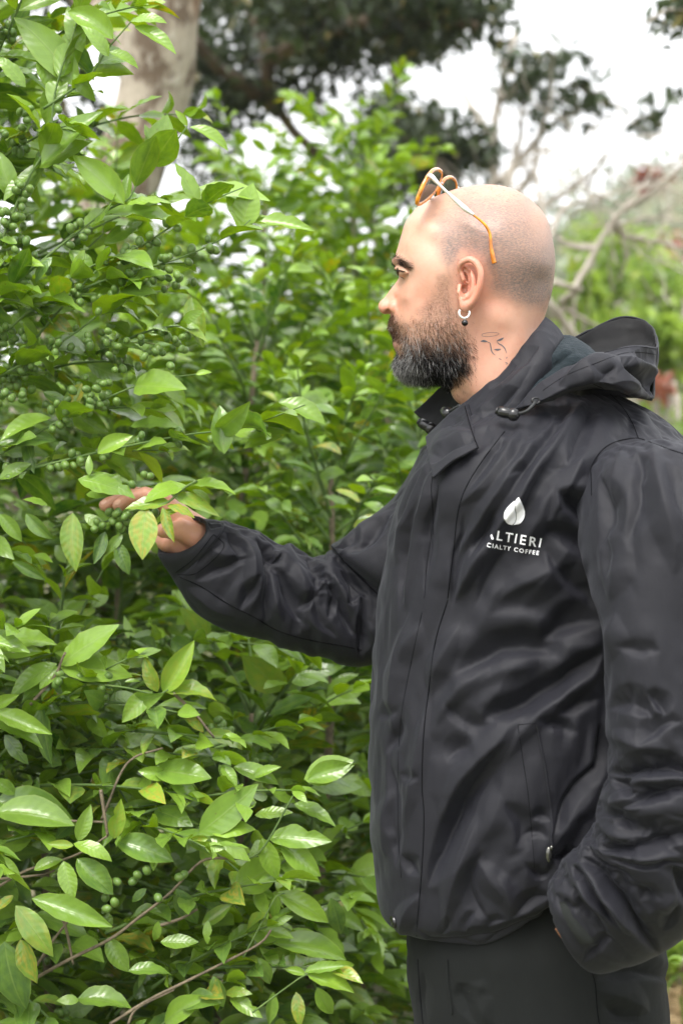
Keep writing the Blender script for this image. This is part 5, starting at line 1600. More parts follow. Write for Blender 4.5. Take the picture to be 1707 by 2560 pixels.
def leaf_shape(width, droop, cup, wave, twist, ph, nu=12, nv_=7, skew=0.0, bite=0.0):
    u = np.linspace(0, 1, nu); v = np.linspace(-1, 1, nv_)
    w = np.sin(np.pi * np.clip(u, 0, 1) ** 0.86) ** 0.85 * (1 - 0.18 * u ** 5)
    w = np.maximum(w * width / 2, 0.004)
    th = -droop * u ** 1.3
    x = np.concatenate([[0], np.cumsum(np.cos((th[1:] + th[:-1]) / 2) / (nu - 1))]); z = np.concatenate([[0], np.cumsum(np.sin((th[1:] + th[:-1]) / 2) / (nu - 1))])
    U, V = np.meshgrid(u, v, indexing='ij')
    Wd = w[:, None] * V * (1 - bite * np.exp(-((U - 0.62) / 0.07) ** 2) * (V > .3))
    zz = cup * np.abs(V) ** 1.4 * w[:, None] * 1.2 + wave * np.sin(2 * np.pi * (3.6 * U) + ph + 1.3 * np.sign(V)) * np.abs(V) ** 2 * (w[:, None] / (width / 2 + 1e-6))
    a = twist * U
    Y = Wd * np.cos(a) - zz * np.sin(a); Z = Wd * np.sin(a) + zz * np.cos(a)
    X = x[:, None] - np.sin(th)[:, None] * Z
    Zf = z[:, None] + np.cos(th)[:, None] * Z
    Y = Y + skew * U ** 2 * 0.12
    return np.stack([X, Y, Zf], -1).reshape(-1, 3), grid_faces(nu, nv_), np.stack([U.ravel(), (V.ravel() + 1) / 2], -1)

def leaf_material(name, single, palette):
    b = NB(name)
    if single:
        tone = b.n('ShaderNodeObjectInfo').outputs['Color']
    else:
        tone = b.attr('tone').outputs['Color']
    sep = b.n('ShaderNodeSeparateColor', {'Color': tone})
    age, rnd, yel = sep.outputs[0], sep.outputs[1], sep.outputs[2]
    uv = b.n('ShaderNodeTexCoord').outputs['UV']
    s2 = b.n('ShaderNodeSeparateXYZ', {'Vector': uv})
    u, v = s2.outputs[0], s2.outputs[1]
    av = b.math('ABSOLUTE', b.math('MULTIPLY_ADD', v, 2.0, -1.0))
    # side veins sweep forward from the midrib
    ph = b.math('SUBTRACT', b.math('MULTIPLY', u, 8.5), b.math('MULTIPLY', b.math('POWER', av, 1.2), 1.25))
    fr_ = b.math('ABSOLUTE', b.math('SUBTRACT', b.math('FRACT', b.math('ADD', ph, 10.0)), 0.5))      # 0 at the vein... 0.5 between
    vein = b.ramp(fr_, [(0.0, 1.0), (0.10, 0.0)])
    quilt = b.ramp(fr_, [(0.0, 0.0), (0.5, 1.0)])
    mid = b.ramp(av, [(0.0, 1.0), (0.075, 0.0)])
    young, old, dull = palette
    base = b.mix(b.ramp(age, [(0.0, 0.0), (1.0, 1.0)]), young, old)
    base = b.mix(b.math('MULTIPLY', rnd, 0.45), base, dull)
    offs = b.n('ShaderNodeCombineXYZ', {'X': b.math('MULTIPLY', rnd, 31.0), 'Y': b.math('MULTIPLY', rnd, 17.0)}).outputs[0]
    luv = b.n('ShaderNodeVectorMath', {0: uv, 1: offs}, operation='ADD').outputs[0]
    blot = b.noise(3.2, luv, 3, 0.6)
    base = b.mix(b.math('MULTIPLY', b.ramp(blot, [(0.35, 0.0), (0.75, 1.0)]), 0.35), base, tuple(min(1, y * 1.35) for y in young))
    base = b.mix(b.math('MULTIPLY', yel, b.ramp(b.noise(4.5, luv, 2), [(0.42, 0.0), (0.62, 1.0)])), base, (0.42, 0.30, 0.025))
    base = b.mix(b.math('MULTIPLY', vein, 0.09), base, (0.17, 0.26, 0.05))
    base = b.mix(b.math('MULTIPLY', mid, 0.5), base, (0.22, 0.30, 0.07))
    edge = b.ramp(av, [(0.90, 0.0), (0.99, 1.0)])
    base = b.mix(b.math('MULTIPLY', edge, 0.35), base, (0.26, 0.30, 0.05))
    vo = b.n('ShaderNodeTexVoronoi', {'Vector': b.n('ShaderNodeMapping', {'Vector': luv, 'Scale': (3.4, 1.7, 1)}).outputs[0], 'Scale': 1.6}).outputs['Distance']
    spot = b.math('MULTIPLY', b.ramp(vo, [(0.05, 1.0), (0.085, 0.0)]), b.math('GREATER_THAN', rnd, 0.5))
    base = b.mix(b.math('MULTIPLY', spot, 0.85), base, (0.10, 0.035, 0.012))
    back = b.n('ShaderNodeNewGeometry').outputs['Backfacing']
    base = b.mix(b.math('MULTIPLY', back, 0.35), base, (0.15, 0.24, 0.07))
    h = b.math('ADD', b.math('MULTIPLY', quilt, 0.8), b.math('MULTIPLY', mid, -0.8))
    h = b.math('ADD', h, b.math('MULTIPLY', b.noise(30, luv, 2), 0.25))
    nb = b.bump(h, 0.20, 0.0012)
    p = b.n('ShaderNodeBsdfPrincipled', {'Base Color': base, 'Roughness': b.math('MULTIPLY_ADD', age, -0.04, 0.24), 'Normal': nb, 'Specular IOR Level': 0.55})
    hs = b.n('ShaderNodeHueSaturation', {'Color': base, 'Saturation': 1.15, 'Value': 1.7, 'Hue': 0.488}).outputs[0]
    tr = b.n('ShaderNodeBsdfTranslucent', {'Color': hs, 'Normal': nb})
    mx = b.n('ShaderNodeMixShader', {0: 0.20})
    b.t.links.new(p.outputs[0], mx.inputs[1]); b.t.links.new(tr.outputs[0], mx.inputs[2])
    return b.done(mx.outputs[0])
PAL = ((0.235, 0.385, 0.020), (0.008, 0.046, 0.013), (0.030, 0.105, 0.020))  # old leaf green is deepened, so gap shade is partly in the colour
M_LEAF1 = leaf_material('coffee_leaf', True, PAL)
M_LEAFN = leaf_material('coffee_foliage', False, PAL)

VAR = []
vr = np.random.default_rng(4)
for k in range(22):
    VAR.append(dict(width=vr.uniform(.34, .48), droop=vr.uniform(.1, 1.1), cup=vr.uniform(-.05, .55), wave=vr.uniform(.006, .032), twist=vr.uniform(-.6, .6), ph=vr.uniform(0, 6), skew=vr.uniform(-1, 1), bite=(0.5 if k % 9 == 4 else 0)))
VAR[0].update(width=.56, droop=.35, cup=.1, twist=.1, wave=.012); VAR[1].update(width=.42, droop=.3, cup=.15, twist=.15, wave=.02); VAR[2].update(width=.30, droop=.3, twist=.5)
HI = [leaf_shape(**q) for q in VAR]
LO = [leaf_shape(**q, nu=6, nv_=3) for q in VAR]
LEAFMESH = []
for k, (v, f, uv) in enumerate(HI):
    o = new_mesh('leaf', v, f, uv=uv, mat=M_LEAF1); LEAFMESH.append(o.data); bpy.data.objects.remove(o)
# petiole and bark, berries
def bark_mat(name, c1, c2, scale, bump=0.6):
    b = NB(name); co = b.objco()
    n = b.noise(scale, co, 5, 0.65); n2 = b.noise(scale * 6, co, 3)
    col = b.mix(b.ramp(n, [(0.3, 0.0), (0.7, 1.0)]), c1, c2)
    p = b.n('ShaderNodeBsdfPrincipled', {'Base Color': col, 'Roughness': 0.8, 'Normal': b.bump(b.math('ADD', n, n2), bump, 0.003)})
    return b.done(p.outputs[0])
M_TWIG = bark_mat('green_twig', (0.06, 0.12, 0.025), (0.11, 0.17, 0.04), 60, 0.3)
M_BRANCH = bark_mat('brown_branch', (0.07, 0.055, 0.035), (0.20, 0.16, 0.10), 90)
b = NB('coffee_berry'); co = b.objco()
rn = b.n('ShaderNodeObjectInfo').outputs['Random']
gl = b.mix(rn, (0.060, 0.110, 0.016), (0.11, 0.18, 0.028))
gl = b.mix(b.ramp(b.noise(120, co, 2), [(0.45, 0.0), (0.7, 1.0)]), gl, (0.16, 0.27, 0.09))
p = b.n('ShaderNodeBsdfPrincipled', {'Base Color': gl, 'Roughness': 0.33, 'Specular IOR Level': 0.35, 'Subsurface Weight': 0.15, 'Subsurface Scale': 0.004})
M_BERRY = b.done(p.outputs[0])
def berry_shape(seg, ring):
    v, f = ball((0, 0, 0), 1.0, seg, ring)
    r = np.linalg.norm(v[:, :2], axis=1)
    v[:, 2] *= 1.3
    v[:, 2] += np.where(v[:, 2] > 0, -0.22 * np.exp(-(r / .22) ** 2), 0)      # dimple at the tip
    return v, f
bv_, bf_ = berry_shape(16, 10)
o = new_mesh('berry', bv_, bf_, mat=M_BERRY); BERRYMESH = o.data; bpy.data.objects.remove(o)
BLO = berry_shape(9, 6)

def frame_mat(d, n):
    d = d / (np.linalg.norm(d, axis=-1, keepdims=True) + 1e-9)
    n = n - (n * d).sum(-1, keepdims=True) * d
    n = n / (np.linalg.norm(n, axis=-1, keepdims=True) + 1e-9)
    s = np.cross(n, d)
    return np.stack([d, s, n], -1)                      # columns: x=dir, y=side, z=normal

class Plant:
    def __init__(self, name, label, seed, group='coffee bushes', category='coffee bush'):
        self.name, self.label, self.group, self.category = name, label, group, category
        self.rg = np.random.default_rng(seed)
        self.L = []; self.B = []; self.F = []
    def leaf(self, base, d, n, size, age, yel=0.0, var=None, prio=0):
        self.L.append((np.asarray(base, float), np.asarray(d, float), np.asarray(n, float), size, age, self.rg.random(), yel, self.rg.integers(len(VAR)) if var is None else var, prio))
    def berry(self, c, r=None, ax=None):
        self.F.append((np.asarray(c, float), r or self.rg.uniform(.0042, .0058), self.rg.normal(size=3) if ax is None else ax))
    def cluster(self, c, d, n):
        rg = self.rg
        for _ in range(n):
            q = rg.normal(size=3); q -= q @ d * d; q /= np.linalg.norm(q) + 1e-9
            self.berry(c + q * rg.uniform(.006, .011) + d * rg.uniform(-.012, .012), None, q + .5 * d)
    def branch(self, path, r0, r1, mat=None):
        self.B.append((np.asarray(path, float), r0, r1, mat))
    def shoot(self, start, d, length, leaf=.095, pitch=.045, bare=.3, age0=1.0, age1=.1, berries=0.0, droop=.4, r0=.0035, sidew=None, jitter=.35, tip=True):
        """one side branch of a coffee bush: opposite leaf pairs along it, bright young leaves at its end"""
        rg = self.rg
        n = max(5, int(length / pitch) + 1)
        p = [np.asarray(start, float)]; d = np.asarray(d, float); d = d / np.linalg.norm(d)
        wob = rg.normal(size=3) * .12
        for i in range(n - 1):
            d = d + np.array([0, 0, -droop]) * (1.0 / n) * (0.5 + i / n) + rg.normal(size=3) * .045 + wob / n
            d /= np.linalg.norm(d); p.append(p[-1] + d * length / (n - 1))
        p = np.array(p)
        self.branch(p, r0, .0011)
        tan = np.gradient(p, axis=0); tan /= np.linalg.norm(tan, axis=1)[:, None]
        up = np.array([0, 0, 1.])
        for i in range(n):
            t = i / (n - 1)
            if t < bare: 
                if berries and rg.random() < berries * .6: self.cluster(p[i], tan[i], rg.integers(2, 7))
                continue
            s = np.cross(tan[i], up); s /= np.linalg.norm(s) + 1e-9
            if i % 2: s = s * .8 + up * .35
            for sg in (-1, 1):
                if rg.random() < .10: continue
                ang = math.radians(rg.uniform(38, 72)) * (1 - .35 * (t > .93))
                ld = tan[i] * math.cos(ang) + s * sg * math.sin(ang) + up * rg.uniform(-.25, .25)
                nn = up + rg.normal(size=3) * jitter * 1.5 - ld * .2
                sz = leaf * rg.uniform(.75, 1.2) * (1 if t < .8 else 1 - 1.6 * (t - .8))
                age = np.clip(age0 + (age1 - age0) * smooth(.35, 1.0, t) + rg.normal() * .24, 0, 1)
                yel = .9 if rg.random() < .035 else (0.25 if rg.random() < .12 else 0)
                self.leaf(p[i] + ld * .004, ld, nn, sz, age, yel)
            if berries and t < .85 and rg.random() < berries: self.cluster(p[i], tan[i], rg.integers(3, 9))
        if tip:
            for sg in (-1, 1):
                s = np.cross(tan[-1], up); ld = tan[-1] + s * sg * .35 + up * .15
                self.leaf(p[-1], ld, up * .5 + s * sg * -.8, leaf * rg.uniform(.35, .6), max(0, age1 - .1))
        return p
    def build(self, nmax=300, nberry=120):
        root = empty(self.name, self.origin)
        tag(root, self.label, self.category, self.group)
        O = np.array(self.origin, float)
        for i, (pth, r0, r1, mat) in enumerate(self.B):
            n = max(len(pth) * 2, 8); q = catmull(pth, n)
            v, f = tube_mesh(q - O, np.linspace(r0, r1, n), 6)
            quads_to_mesh('branch' if r0 < .008 else 'stem', v, f, mat=mat or (M_BRANCH if r0 >= .0042 else M_TWIG), parent=root)
        if self.L:
            base = np.array([l[0] for l in self.L]); R = frame_mat(np.array([l[1] for l in self.L]), np.array([l[2] for l in self.L]))
            sz = np.array([l[3] for l in self.L]); age = np.array([l[4] for l in self.L]); rnd = np.array([l[5] for l in self.L]); yel = np.array([l[6] for l in self.L]); var = np.array([l[7] for l in self.L])
            pr = np.array([l[8] for l in self.L])
            cen = base + R[:, :, 0] * sz[:, None] * .5
            px, py = proj(cen); s = CAM_D / (CAM_D + cen[:, 1])
            inside = (px > -60) & (px < 1770) & (py > -60) & (py < 2620)
            score = sz * s * inside + pr - 0.02 * cen[:, 1]
            order = np.argsort(-score)
            hi = order[:nmax]; hi = hi[inside[hi]]
            for k in hi:
                o = bpy.data.objects.new('leaf', LEAFMESH[var[k]])
                M = Matrix.Identity(4)
                M3 = R[k] * sz[k]
                for a in range(3):
                    for c in range(3): M[a][c] = M3[a, c]
                    M[a][3] = base[k, a] - O[a]
                o.matrix_world = M; o.color = (float(age[k]), float(rnd[k]), float(yel[k]), 1)
                o.parent = root; COL.objects.link(o)
            rest = np.setdiff1d(np.arange(len(sz)), hi)
            if len(rest):
                vs, fs, us, ts = [], [], [], []; off = 0
                for k in rest:
                    v, f, uv = LO[var[k]] if s[k] < .72 else LO[var[k]]
                    vs.append((v * sz[k]) @ R[k].T + base[k] - O); fs.append(f + off); us.append(uv); ts.append(np.tile([age[k], rnd[k], yel[k]], (len(v), 1))); off += len(v)
                o = new_mesh('foliage', np.vstack(vs), np.vstack(fs), uv=np.vstack(us), attrs={'tone': np.vstack(ts)}, mat=M_LEAFN, parent=root)
                o['kind'] = 'stuff'
        if self.F:
            c = np.array([x[0] for x in self.F]); px, py = proj(c); s = CAM_D / (CAM_D + c[:, 1])
            ins = (px > -10) & (px < 1720) & (py > -10) & (py < 2570)
            order = np.argsort(-(s * ins)); hi = [k for k in order[:nberry] if ins[k]]
            for k in hi:
                o = bpy.data.objects.new('berry', BERRYMESH); r = self.F[k][1]
                q = Vector(self.F[k][2]).to_track_quat('Z', 'Y')
                o.matrix_world = Matrix.LocRotScale(Vector(c[k] - O), q, Vector((r, r, r))); o.parent = root; COL.objects.link(o)
            rest = [k for k in range(len(c)) if k not in set(hi)]
            if rest:
                vs, fs = [], []
                for j, k in enumerate(rest):
                    vs.append(BLO[0] * self.F[k][1] + c[k] - O); fs.append(BLO[1] + j * len(BLO[0]))
                o = new_mesh('berries', np.vstack(vs), np.vstack(fs), mat=M_BERRY, parent=root); o['kind'] = 'stuff'
        return root

UP = np.array([0, 0, 1.])
def traced(pl, frame, items, depth):
    """leaves traced from the photo: base x,y, tip x,y, depth at base and tip offset, how far it faces the lens, age, yellowing"""
    for it in items:
        bx, by, tx, ty, db, dt, face, age = it[:8]; yel = it[8] if len(it) > 8 else 0; var = it[9] if len(it) > 9 else None
        a = P(*frame((bx, by))[0], depth + db); c = P(*frame((tx, ty))[0], depth + dt)
        d = c - a; L = np.linalg.norm(d) * 1.06
        n = np.array([0, -1, 0]) * face + UP * (1 - abs(face)) * 1.0
        pl.leaf(a, d, n, L, age, yel, var, prio=1.0)
def stem_tr(pl, frame, pts, depth, r0=.0026, r1=.0014, mat=None):
    q = [(*frame(p_[:2])[0], (depth + (p_[2] if len(p_) > 2 else 0)) * 2000) for p_ in pts]
    q = catmull(np.array(q), max(6, len(pts) * 3)); pl.branch(P(q[:, 0], q[:, 1], q[:, 2] / 2000), r0 * .68, r1 * .68, mat)
    return P(q[:, 0], q[:, 1], q[:, 2] / 2000)

def fill(pl, stems, nb, lmax, leaf, **kw):
    """orthotropic stems with side branches all round"""
    rg = pl.rg; ga = 2.399963
    for (b0, b1, r) in stems:
        b0 = np.array(b0, float); b1 = np.array(b1, float)
        q = np.array([b0 + (b1 - b0) * t + np.array([.04 * math.sin(3 * t + b0[0] * 9), .03 * math.sin(4 * t + 1), 0]) for t in np.linspace(0, 1, 8)])
        pl.branch(q, r, r * .35, M_BRANCH)
        a0 = rg.uniform(0, 6)
        for i in range(nb):
            t = kw.get('t0', .2) + (1 - kw.get('t0', .2)) * (i + rg.random()) / nb
            c = np.array([np.interp(t, np.linspace(0, 1, 8), q[:, k]) for k in range(3)])
            az = a0 + i * ga; el = math.radians(rg.uniform(-5, 25) + 45 * max(0, t - .6) / .4)
            d = np.array([math.cos(az) * math.cos(el), math.sin(az) * math.cos(el), math.sin(el)])
            ln = lmax * (1 - .45 * t) * rg.uniform(.7, 1.1)
            end = c + d * ln
            # nothing reaches the lens or pokes through the man
            if end[1] < kw.get('ymin', -.3): continue
            px, py = proj(end)
            if kw.get('cull') and kw['cull'](end, px, py): continue
            pl.shoot(c, d, ln, leaf=leaf, berries=kw.get('berries', 0), droop=kw.get('droop', .45), age0=kw.get('age0', .95), age1=kw.get('age1', .2), bare=kw.get('bare', .25), pitch=kw.get('pitch', .031))
        # growing tip
        for k in range(3):
            az = rg.uniform(0, 6); pl.shoot(q[-1], np.array([math.cos(az) * .5, math.sin(az) * .5, 1]), .18, leaf=leaf * .9, bare=.1, age0=.4, age1=.0, droop=.1)

def spray(pl, n, box, dep, dx=(.3, 1.0), dz=(-.1, .8), ln=(.16, .34), leaf=.07, age=(.7, .1), berries=0.0, cull=None):
    """leafy side shoots of the bush that come forward into the light"""
    rg = pl.rg
    for _ in range(n):
        x, y = rg.uniform(box[0], box[1]), rg.uniform(box[2], box[3]); d = rg.uniform(*dep)
        c = P(x, y, d); v = np.array([rg.uniform(*dx), rg.uniform(-.45, .1), rg.uniform(*dz)]); L = rg.uniform(*ln)
        e = c + v / np.linalg.norm(v) * L; px, py = proj(e)
        if cull and cull(e, px, py): continue
        pl.shoot(c, v, L, leaf=leaf * rg.uniform(.85, 1.1), bare=.05, age0=age[0] * rg.uniform(.6, 1.3), age1=age[1], pitch=.032, droop=.3, r0=.0026, berries=berries)

def man_zone(end, px, py):
    # keep clear of the man's body and of the air between him and the lens
    if end[1] < .36 and px > 830 and py > 380: return True
    if end[1] < .40 and px > 340 and 1180 < py < 1720: return True
    if end[1] < .30 and px > 210 and 1150 < py < 1450: return True
    return False

# ---- 1. the bush whose leaves he touches, upper left
A = Plant('coffee_bush', 'tall coffee bush at the left edge whose yellow-green leaves lie over the reaching hand', 11)
A.origin = (-.62, .42, 0)
fill(A, [((-.62, .42, 0), (-.60, .40, 2.25), .014), ((-.88, .30, 0), (-.80, .25, 2.3), .012)], 60, .62, .078, ymin=-.22, berries=.3, cull=man_zone, t0=.45)
traced(A, ZH, [(872, 335, 395, 345, .0, -.01, .55, .30, .25, 1), (612, 398, 520, 930, -.01, -.03, .92, .22, .8, 0), (792, 398, 902, 765, -.01, -.02, .6, .3, .7, 2), (1060, 150, 578, 170, .02, -.01, .45, .0, 0, 3),
    (1082, 150, 1570, 150, .02, .0, .38, .0, 0, 5), (885, 235, 1395, 435, .02, .0, .5, .15, .3, 6), (840, 375, 1155, 410, .0, -.01, .45, .3, .9, 7), (1005, 430, 668, 545, .0, .0, .35, .12, 0, 8),
    (640, 520, 560, 900, .01, .0, .8, .12, 0, 9),
    (150, 665, 62, 1015, .03, .02, .8, 1, 0, 10), (288, 790, 405, 1130, .03, .02, .85, 1, 0, 11), (345, 690, 158, 908, .03, .02, .8, .65, 0, 12), (0, 20, 447, 192, .03, .0, .5, .35, 0, 13), (640, 740, 720, 920, .05, .05, .8, .5, 0, 14),
    (-60, 250, 240, 225, .04, .03, .45, .2), (-80, 480, 130, 620, .03, .02, .7, .4), (1130, 200, 1370, 310, .05, .05, .5, .4)], .072)
st = stem_tr(A, ZH, [(1180, 100, .02), (1010, 190, .01), (870, 330, 0), (660, 395, -.005), (420, 440, .02), (140, 560, .05), (-200, 560, .12), (-420, 620, .25)], .072, .0022, .0026)
for x, y in [(190, 450), (300, 450), (232, 550), (310, 610), (345, 645), (372, 500), (712, 452), (452, 140), (590, 32), (650, 45), (400, 560), (60, 560), (30, 640), (420, 470), (270, 470), (120, 600)]:
    A.berry(P(*ZH((x, y))[0], .090 + RNG.uniform(-.004, .012)), .0050)
traced(A, Dd, [  # upper left sprigs
    (96, 378, 222, 256, .0, -.02, .6, .25), (90, 385, 200, 320, .02, .0, .55, .3), (286, 468, 178, 352, .0, -.02, .65, .15), (292, 470, 385, 432, .0, .0, .4, .12), (232, 492, 408, 486, .02, .0, .4, .3), (285, 466, 300, 400, .03, .03, .7, .3),
    (570, 512, 712, 514, .05, .03, .4, .2), (552, 530, 585, 425, .05, .04, .8, .12), (560, 512, 520, 445, .05, .04, .8, .3), (458, 468, 402, 378, .06, .05, .7, .15), (455, 430, 612, 440, .06, .05, .35, .1), (350, 385, 388, 268, .08, .07, .8, .25),
    (370, 372, 330, 290, .08, .07, .8, .25), (435, 292, 526, 322, .08, .07, .4, .05), (430, 290, 410, 250, .08, .07, .6, .0), (582, 505, 612, 492, .05, .05, .5, .0), (440, 682, 452, 788, .02, .0, .95, .55, .2), (516, 1042, 500, 932, .0, .0, .95, .45),
    (168, 1178, 158, 1302, .0, -.02, .95, .4, .3), (225, 1042, 292, 992, -.02, -.03, .6, .08), (205, 1092, 208, 1045, -.02, -.02, .8, .08), (180, 1100, 292, 1118, -.02, -.03, .5, .3), (120, 960, 0, 985, .02, -.02, .4, .3), (130, 1010, 0, 995, .02, -.02, .5, .9),
    (60, 1010, 80, 1078, .02, .0, .9, 1.0), (300, 980, 420, 968, .05, .05, .4, .4), (540, 1000, 652, 960, .06, .05, .5, .2), (640, 925, 748, 950, .08, .07, .4, .1), (560, 1030, 640, 990, .06, .05, .5, .25), (450, 860, 485, 848, .0, .0, .8, .0),
    (180, 200, 60, 20, .03, .0, .7, .15), (190, 120, 150, 10, .02, .0, .8, .2), (260, 90, 170, 0, .0, -.02, .6, .1), (250, 130, 200, 50, -.02, -.04, .7, .12), (310, 60, 395, 110, .0, -.02, .5, .1), (300, 50, 370, 20, .0, -.02, .5, .15), (250, 120, 320, 140, .0, 0, .5, .2),
    (170, 170, 215, 230, .0, .0, .8, .25), (60, 200, 0, 120, .0, -.02, .6, .3), (130, 190, 100, 280, .03, .03, .8, .4), (90, 130, 130, 210, .02, .02, .8, .25), (30, 460, 0, 340, .02, .0, .8, .3), (75, 400, 0, 440, .02, .0, .5, .4), (40, 560, 0, 540, .0, 0, .5, .3),
    (160, 575, 235, 640, .02, .01, .6, .5), (175, 600, 205, 650, .03, .02, .8, .6), (120, 590, 70, 640, .0, -.01, .8, .95), (330, 640, 370, 560, .04, .04, .8, .3), (240, 560, 320, 500, .04, .04, .7, .5), (60, 690, 170, 700, .02, .02, .7, .35), (340, 640, 262, 690, .03, .02, .6, .4),
    (245, 800, 330, 790, .03, .03, .4, .4), (190, 880, 150, 960, .03, .03, .8, .5, .9), (100, 900, 160, 930, .03, .02, .7, .9), (100, 720, 160, 760, .04, .03, .8, .5, .8), (30, 720, 90, 790, .05, .05, .7, .4),
    (60, 1180, 110, 1240, .0, -.01, .9, .8), (0, 1100, 60, 1060, .0, -.01, .6, .4), (30, 1290, 100, 1330, .04, .04, .7, .95), (110, 1160, 60, 1140, .0, -.02, .5, .3), (0, 1180, 50, 1240, .0, .0, .8, .5)], .10)
for pts in ([(0, 565), (60, 420), (110, 330), (130, 200), (175, 60), (200, -40)], [(-20, 700), (120, 580), (250, 480), (290, 465), (330, 400), (400, 330), (430, 290)], [(60, 720), (250, 640), (420, 590), (545, 530), (575, 505)],
            [(-30, 800), (160, 640), (330, 560), (470, 470), (560, 430)], [(-30, 880), (150, 780), (260, 690), (330, 600)], [(-30, 1060), (150, 960), (330, 880), (450, 860)], [(-20, 1100), (220, 1040), (420, 1000), (560, 980), (700, 930)], [(100, 250), (200, 180), (250, 110), (310, 40)]):
    w = stem_tr(A, Dd, pts, .11, .0030, .0014)
    tn = np.gradient(w, axis=0)
    for i in range(1, len(w) - 2, 1):
        px_, py_ = proj(w[i]); t = tn[i] / np.linalg.norm(tn[i])
        if 500 < py_ < 1250 and A.rg.random() < .45: A.cluster(w[i], t, A.rg.integers(2, 6))
        for sg in (-1, 1):
            if A.rg.random() < .35:
                s = np.cross(t, UP); ld = t * .6 + s * sg * .7 + UP * A.rg.uniform(-.3, .2)
                A.leaf(w[i], ld, UP + A.rg.normal(size=3) * .5, .085 * A.rg.uniform(.8, 1.1), A.rg.uniform(.2, .8), prio=.05)
# heavy berry clusters on the left
for cx, cy, n_, sp in [(40, 430, 14, 28), (30, 500, 12, 24), (70, 560, 10, 26), (55, 600, 14, 30), (60, 250, 14, 30), (50, 300, 10, 22), (250, 770, 22, 34), (90, 830, 34, 42), (60, 900, 26, 36), (200, 900, 24, 34), (290, 820, 22, 36), (400, 800, 18, 30), (330, 640, 16, 30), (400, 650, 14, 24), (380, 760, 12, 24), (180, 930, 16, 28), (30, 790, 18, 30), (170, 680, 10, 24), (250, 700, 8, 20)]:
    for _ in range(int(n_ * .6)):
        A.berry(P(*Dd((cx + A.rg.normal() * sp, cy + A.rg.normal() * sp * .55))[0], .10 + A.rg.uniform(-.02, .05)), A.rg.uniform(.0042, .0056))
spray(A, 34, (-80, 480, -60, 1150), (.12, .34), berries=.15, cull=lambda e, px, py: man_zone(e, px, py) or (px > 215 and py < 560) or (px > 480 and py < 1000))
spray(A, 10, (-80, 250, 1150, 1600), (.10, .30), cull=man_zone, dz=(-.4, .5))
A.build(300, 290)

# ---- 2. the low bush in front, bottom left
Bb = Plant('coffee_bush', 'low coffee bush filling the bottom left corner with brown twigs showing between its leaves', 12)
Bb.origin = (-.40, .45, 0)
def low_zone(end, px, py): return man_zone(end, px, py) or py < 1480
fill(Bb, [((-.42, .46, 0), (-.40, .42, 1.12), .012), ((-.62, .30, 0), (-.60, .27, 1.2), .010), ((-.20, .62, 0), (-.18, .58, 1.05), .010)], 66, .50, .076, ymin=-.18, berries=.1, cull=low_zone, t0=.25, age0=.9)
traced(Bb, ZB, [(235, 255, 442, 106, .0, -.02, .55, .25, 0, 1), (238, 262, 497, 266, .0, -.02, .5, .4, 0, 3), (225, 250, 22, 338, .0, -.01, .55, .35, 0, 6), (232, 262, 158, 338, .0, -.02, .8, .25), (215, 300, 80, 395, .01, .0, .6, .5),
    (640, 362, 762, 188, .0, -.02, .85, .12, .2, 8), (618, 360, 560, 240, .0, -.02, .75, .12, .5, 12), (650, 358, 838, 348, .0, -.02, .5, .18, .3, 16), (600, 358, 472, 456, .0, -.02, .7, .2, .1, 5), (640, 355, 700, 298, .0, .0, .6, .2), (565, 375, 572, 450, .01, .01, .8, .9), (490, 322, 548, 316, .0, .0, .4, .3),
    (-30, 440, 186, 512, -.03, -.05, .5, .15), (-40, 480, 165, 540, -.02, -.04, .35, .15), (-30, 215, 146, 186, -.02, -.03, .55, .35), (-30, 420, 60, 385, -.02, -.04, .8, .1), (160, 408, 188, 646, .0, .0, .8, 1, 0, 2), (20, 528, 102, 642, .0, -.01, .8, .95), (215, 345, 282, 392, .02, .02, .6, .8),
    (600, 664, 810, 686, .0, -.02, .45, .2), (655, 700, 563, 657, .0, -.02, .6, .08), (660, 690, 772, 772, .0, -.02, .6, .25), (858, 645, 918, 727, .02, .01, .7, .08), (915, 655, 1082, 698, .02, .0, .45, .12), (1192, 702, 1368, 636, .02, .0, .6, .3), (-20, 790, 280, 828, .0, -.02, .5, .6), (700, 500, 650, 540, .1, .1, .4, .05), (60, 760, -20, 700, .0, -.02, .6, .4)], .12)
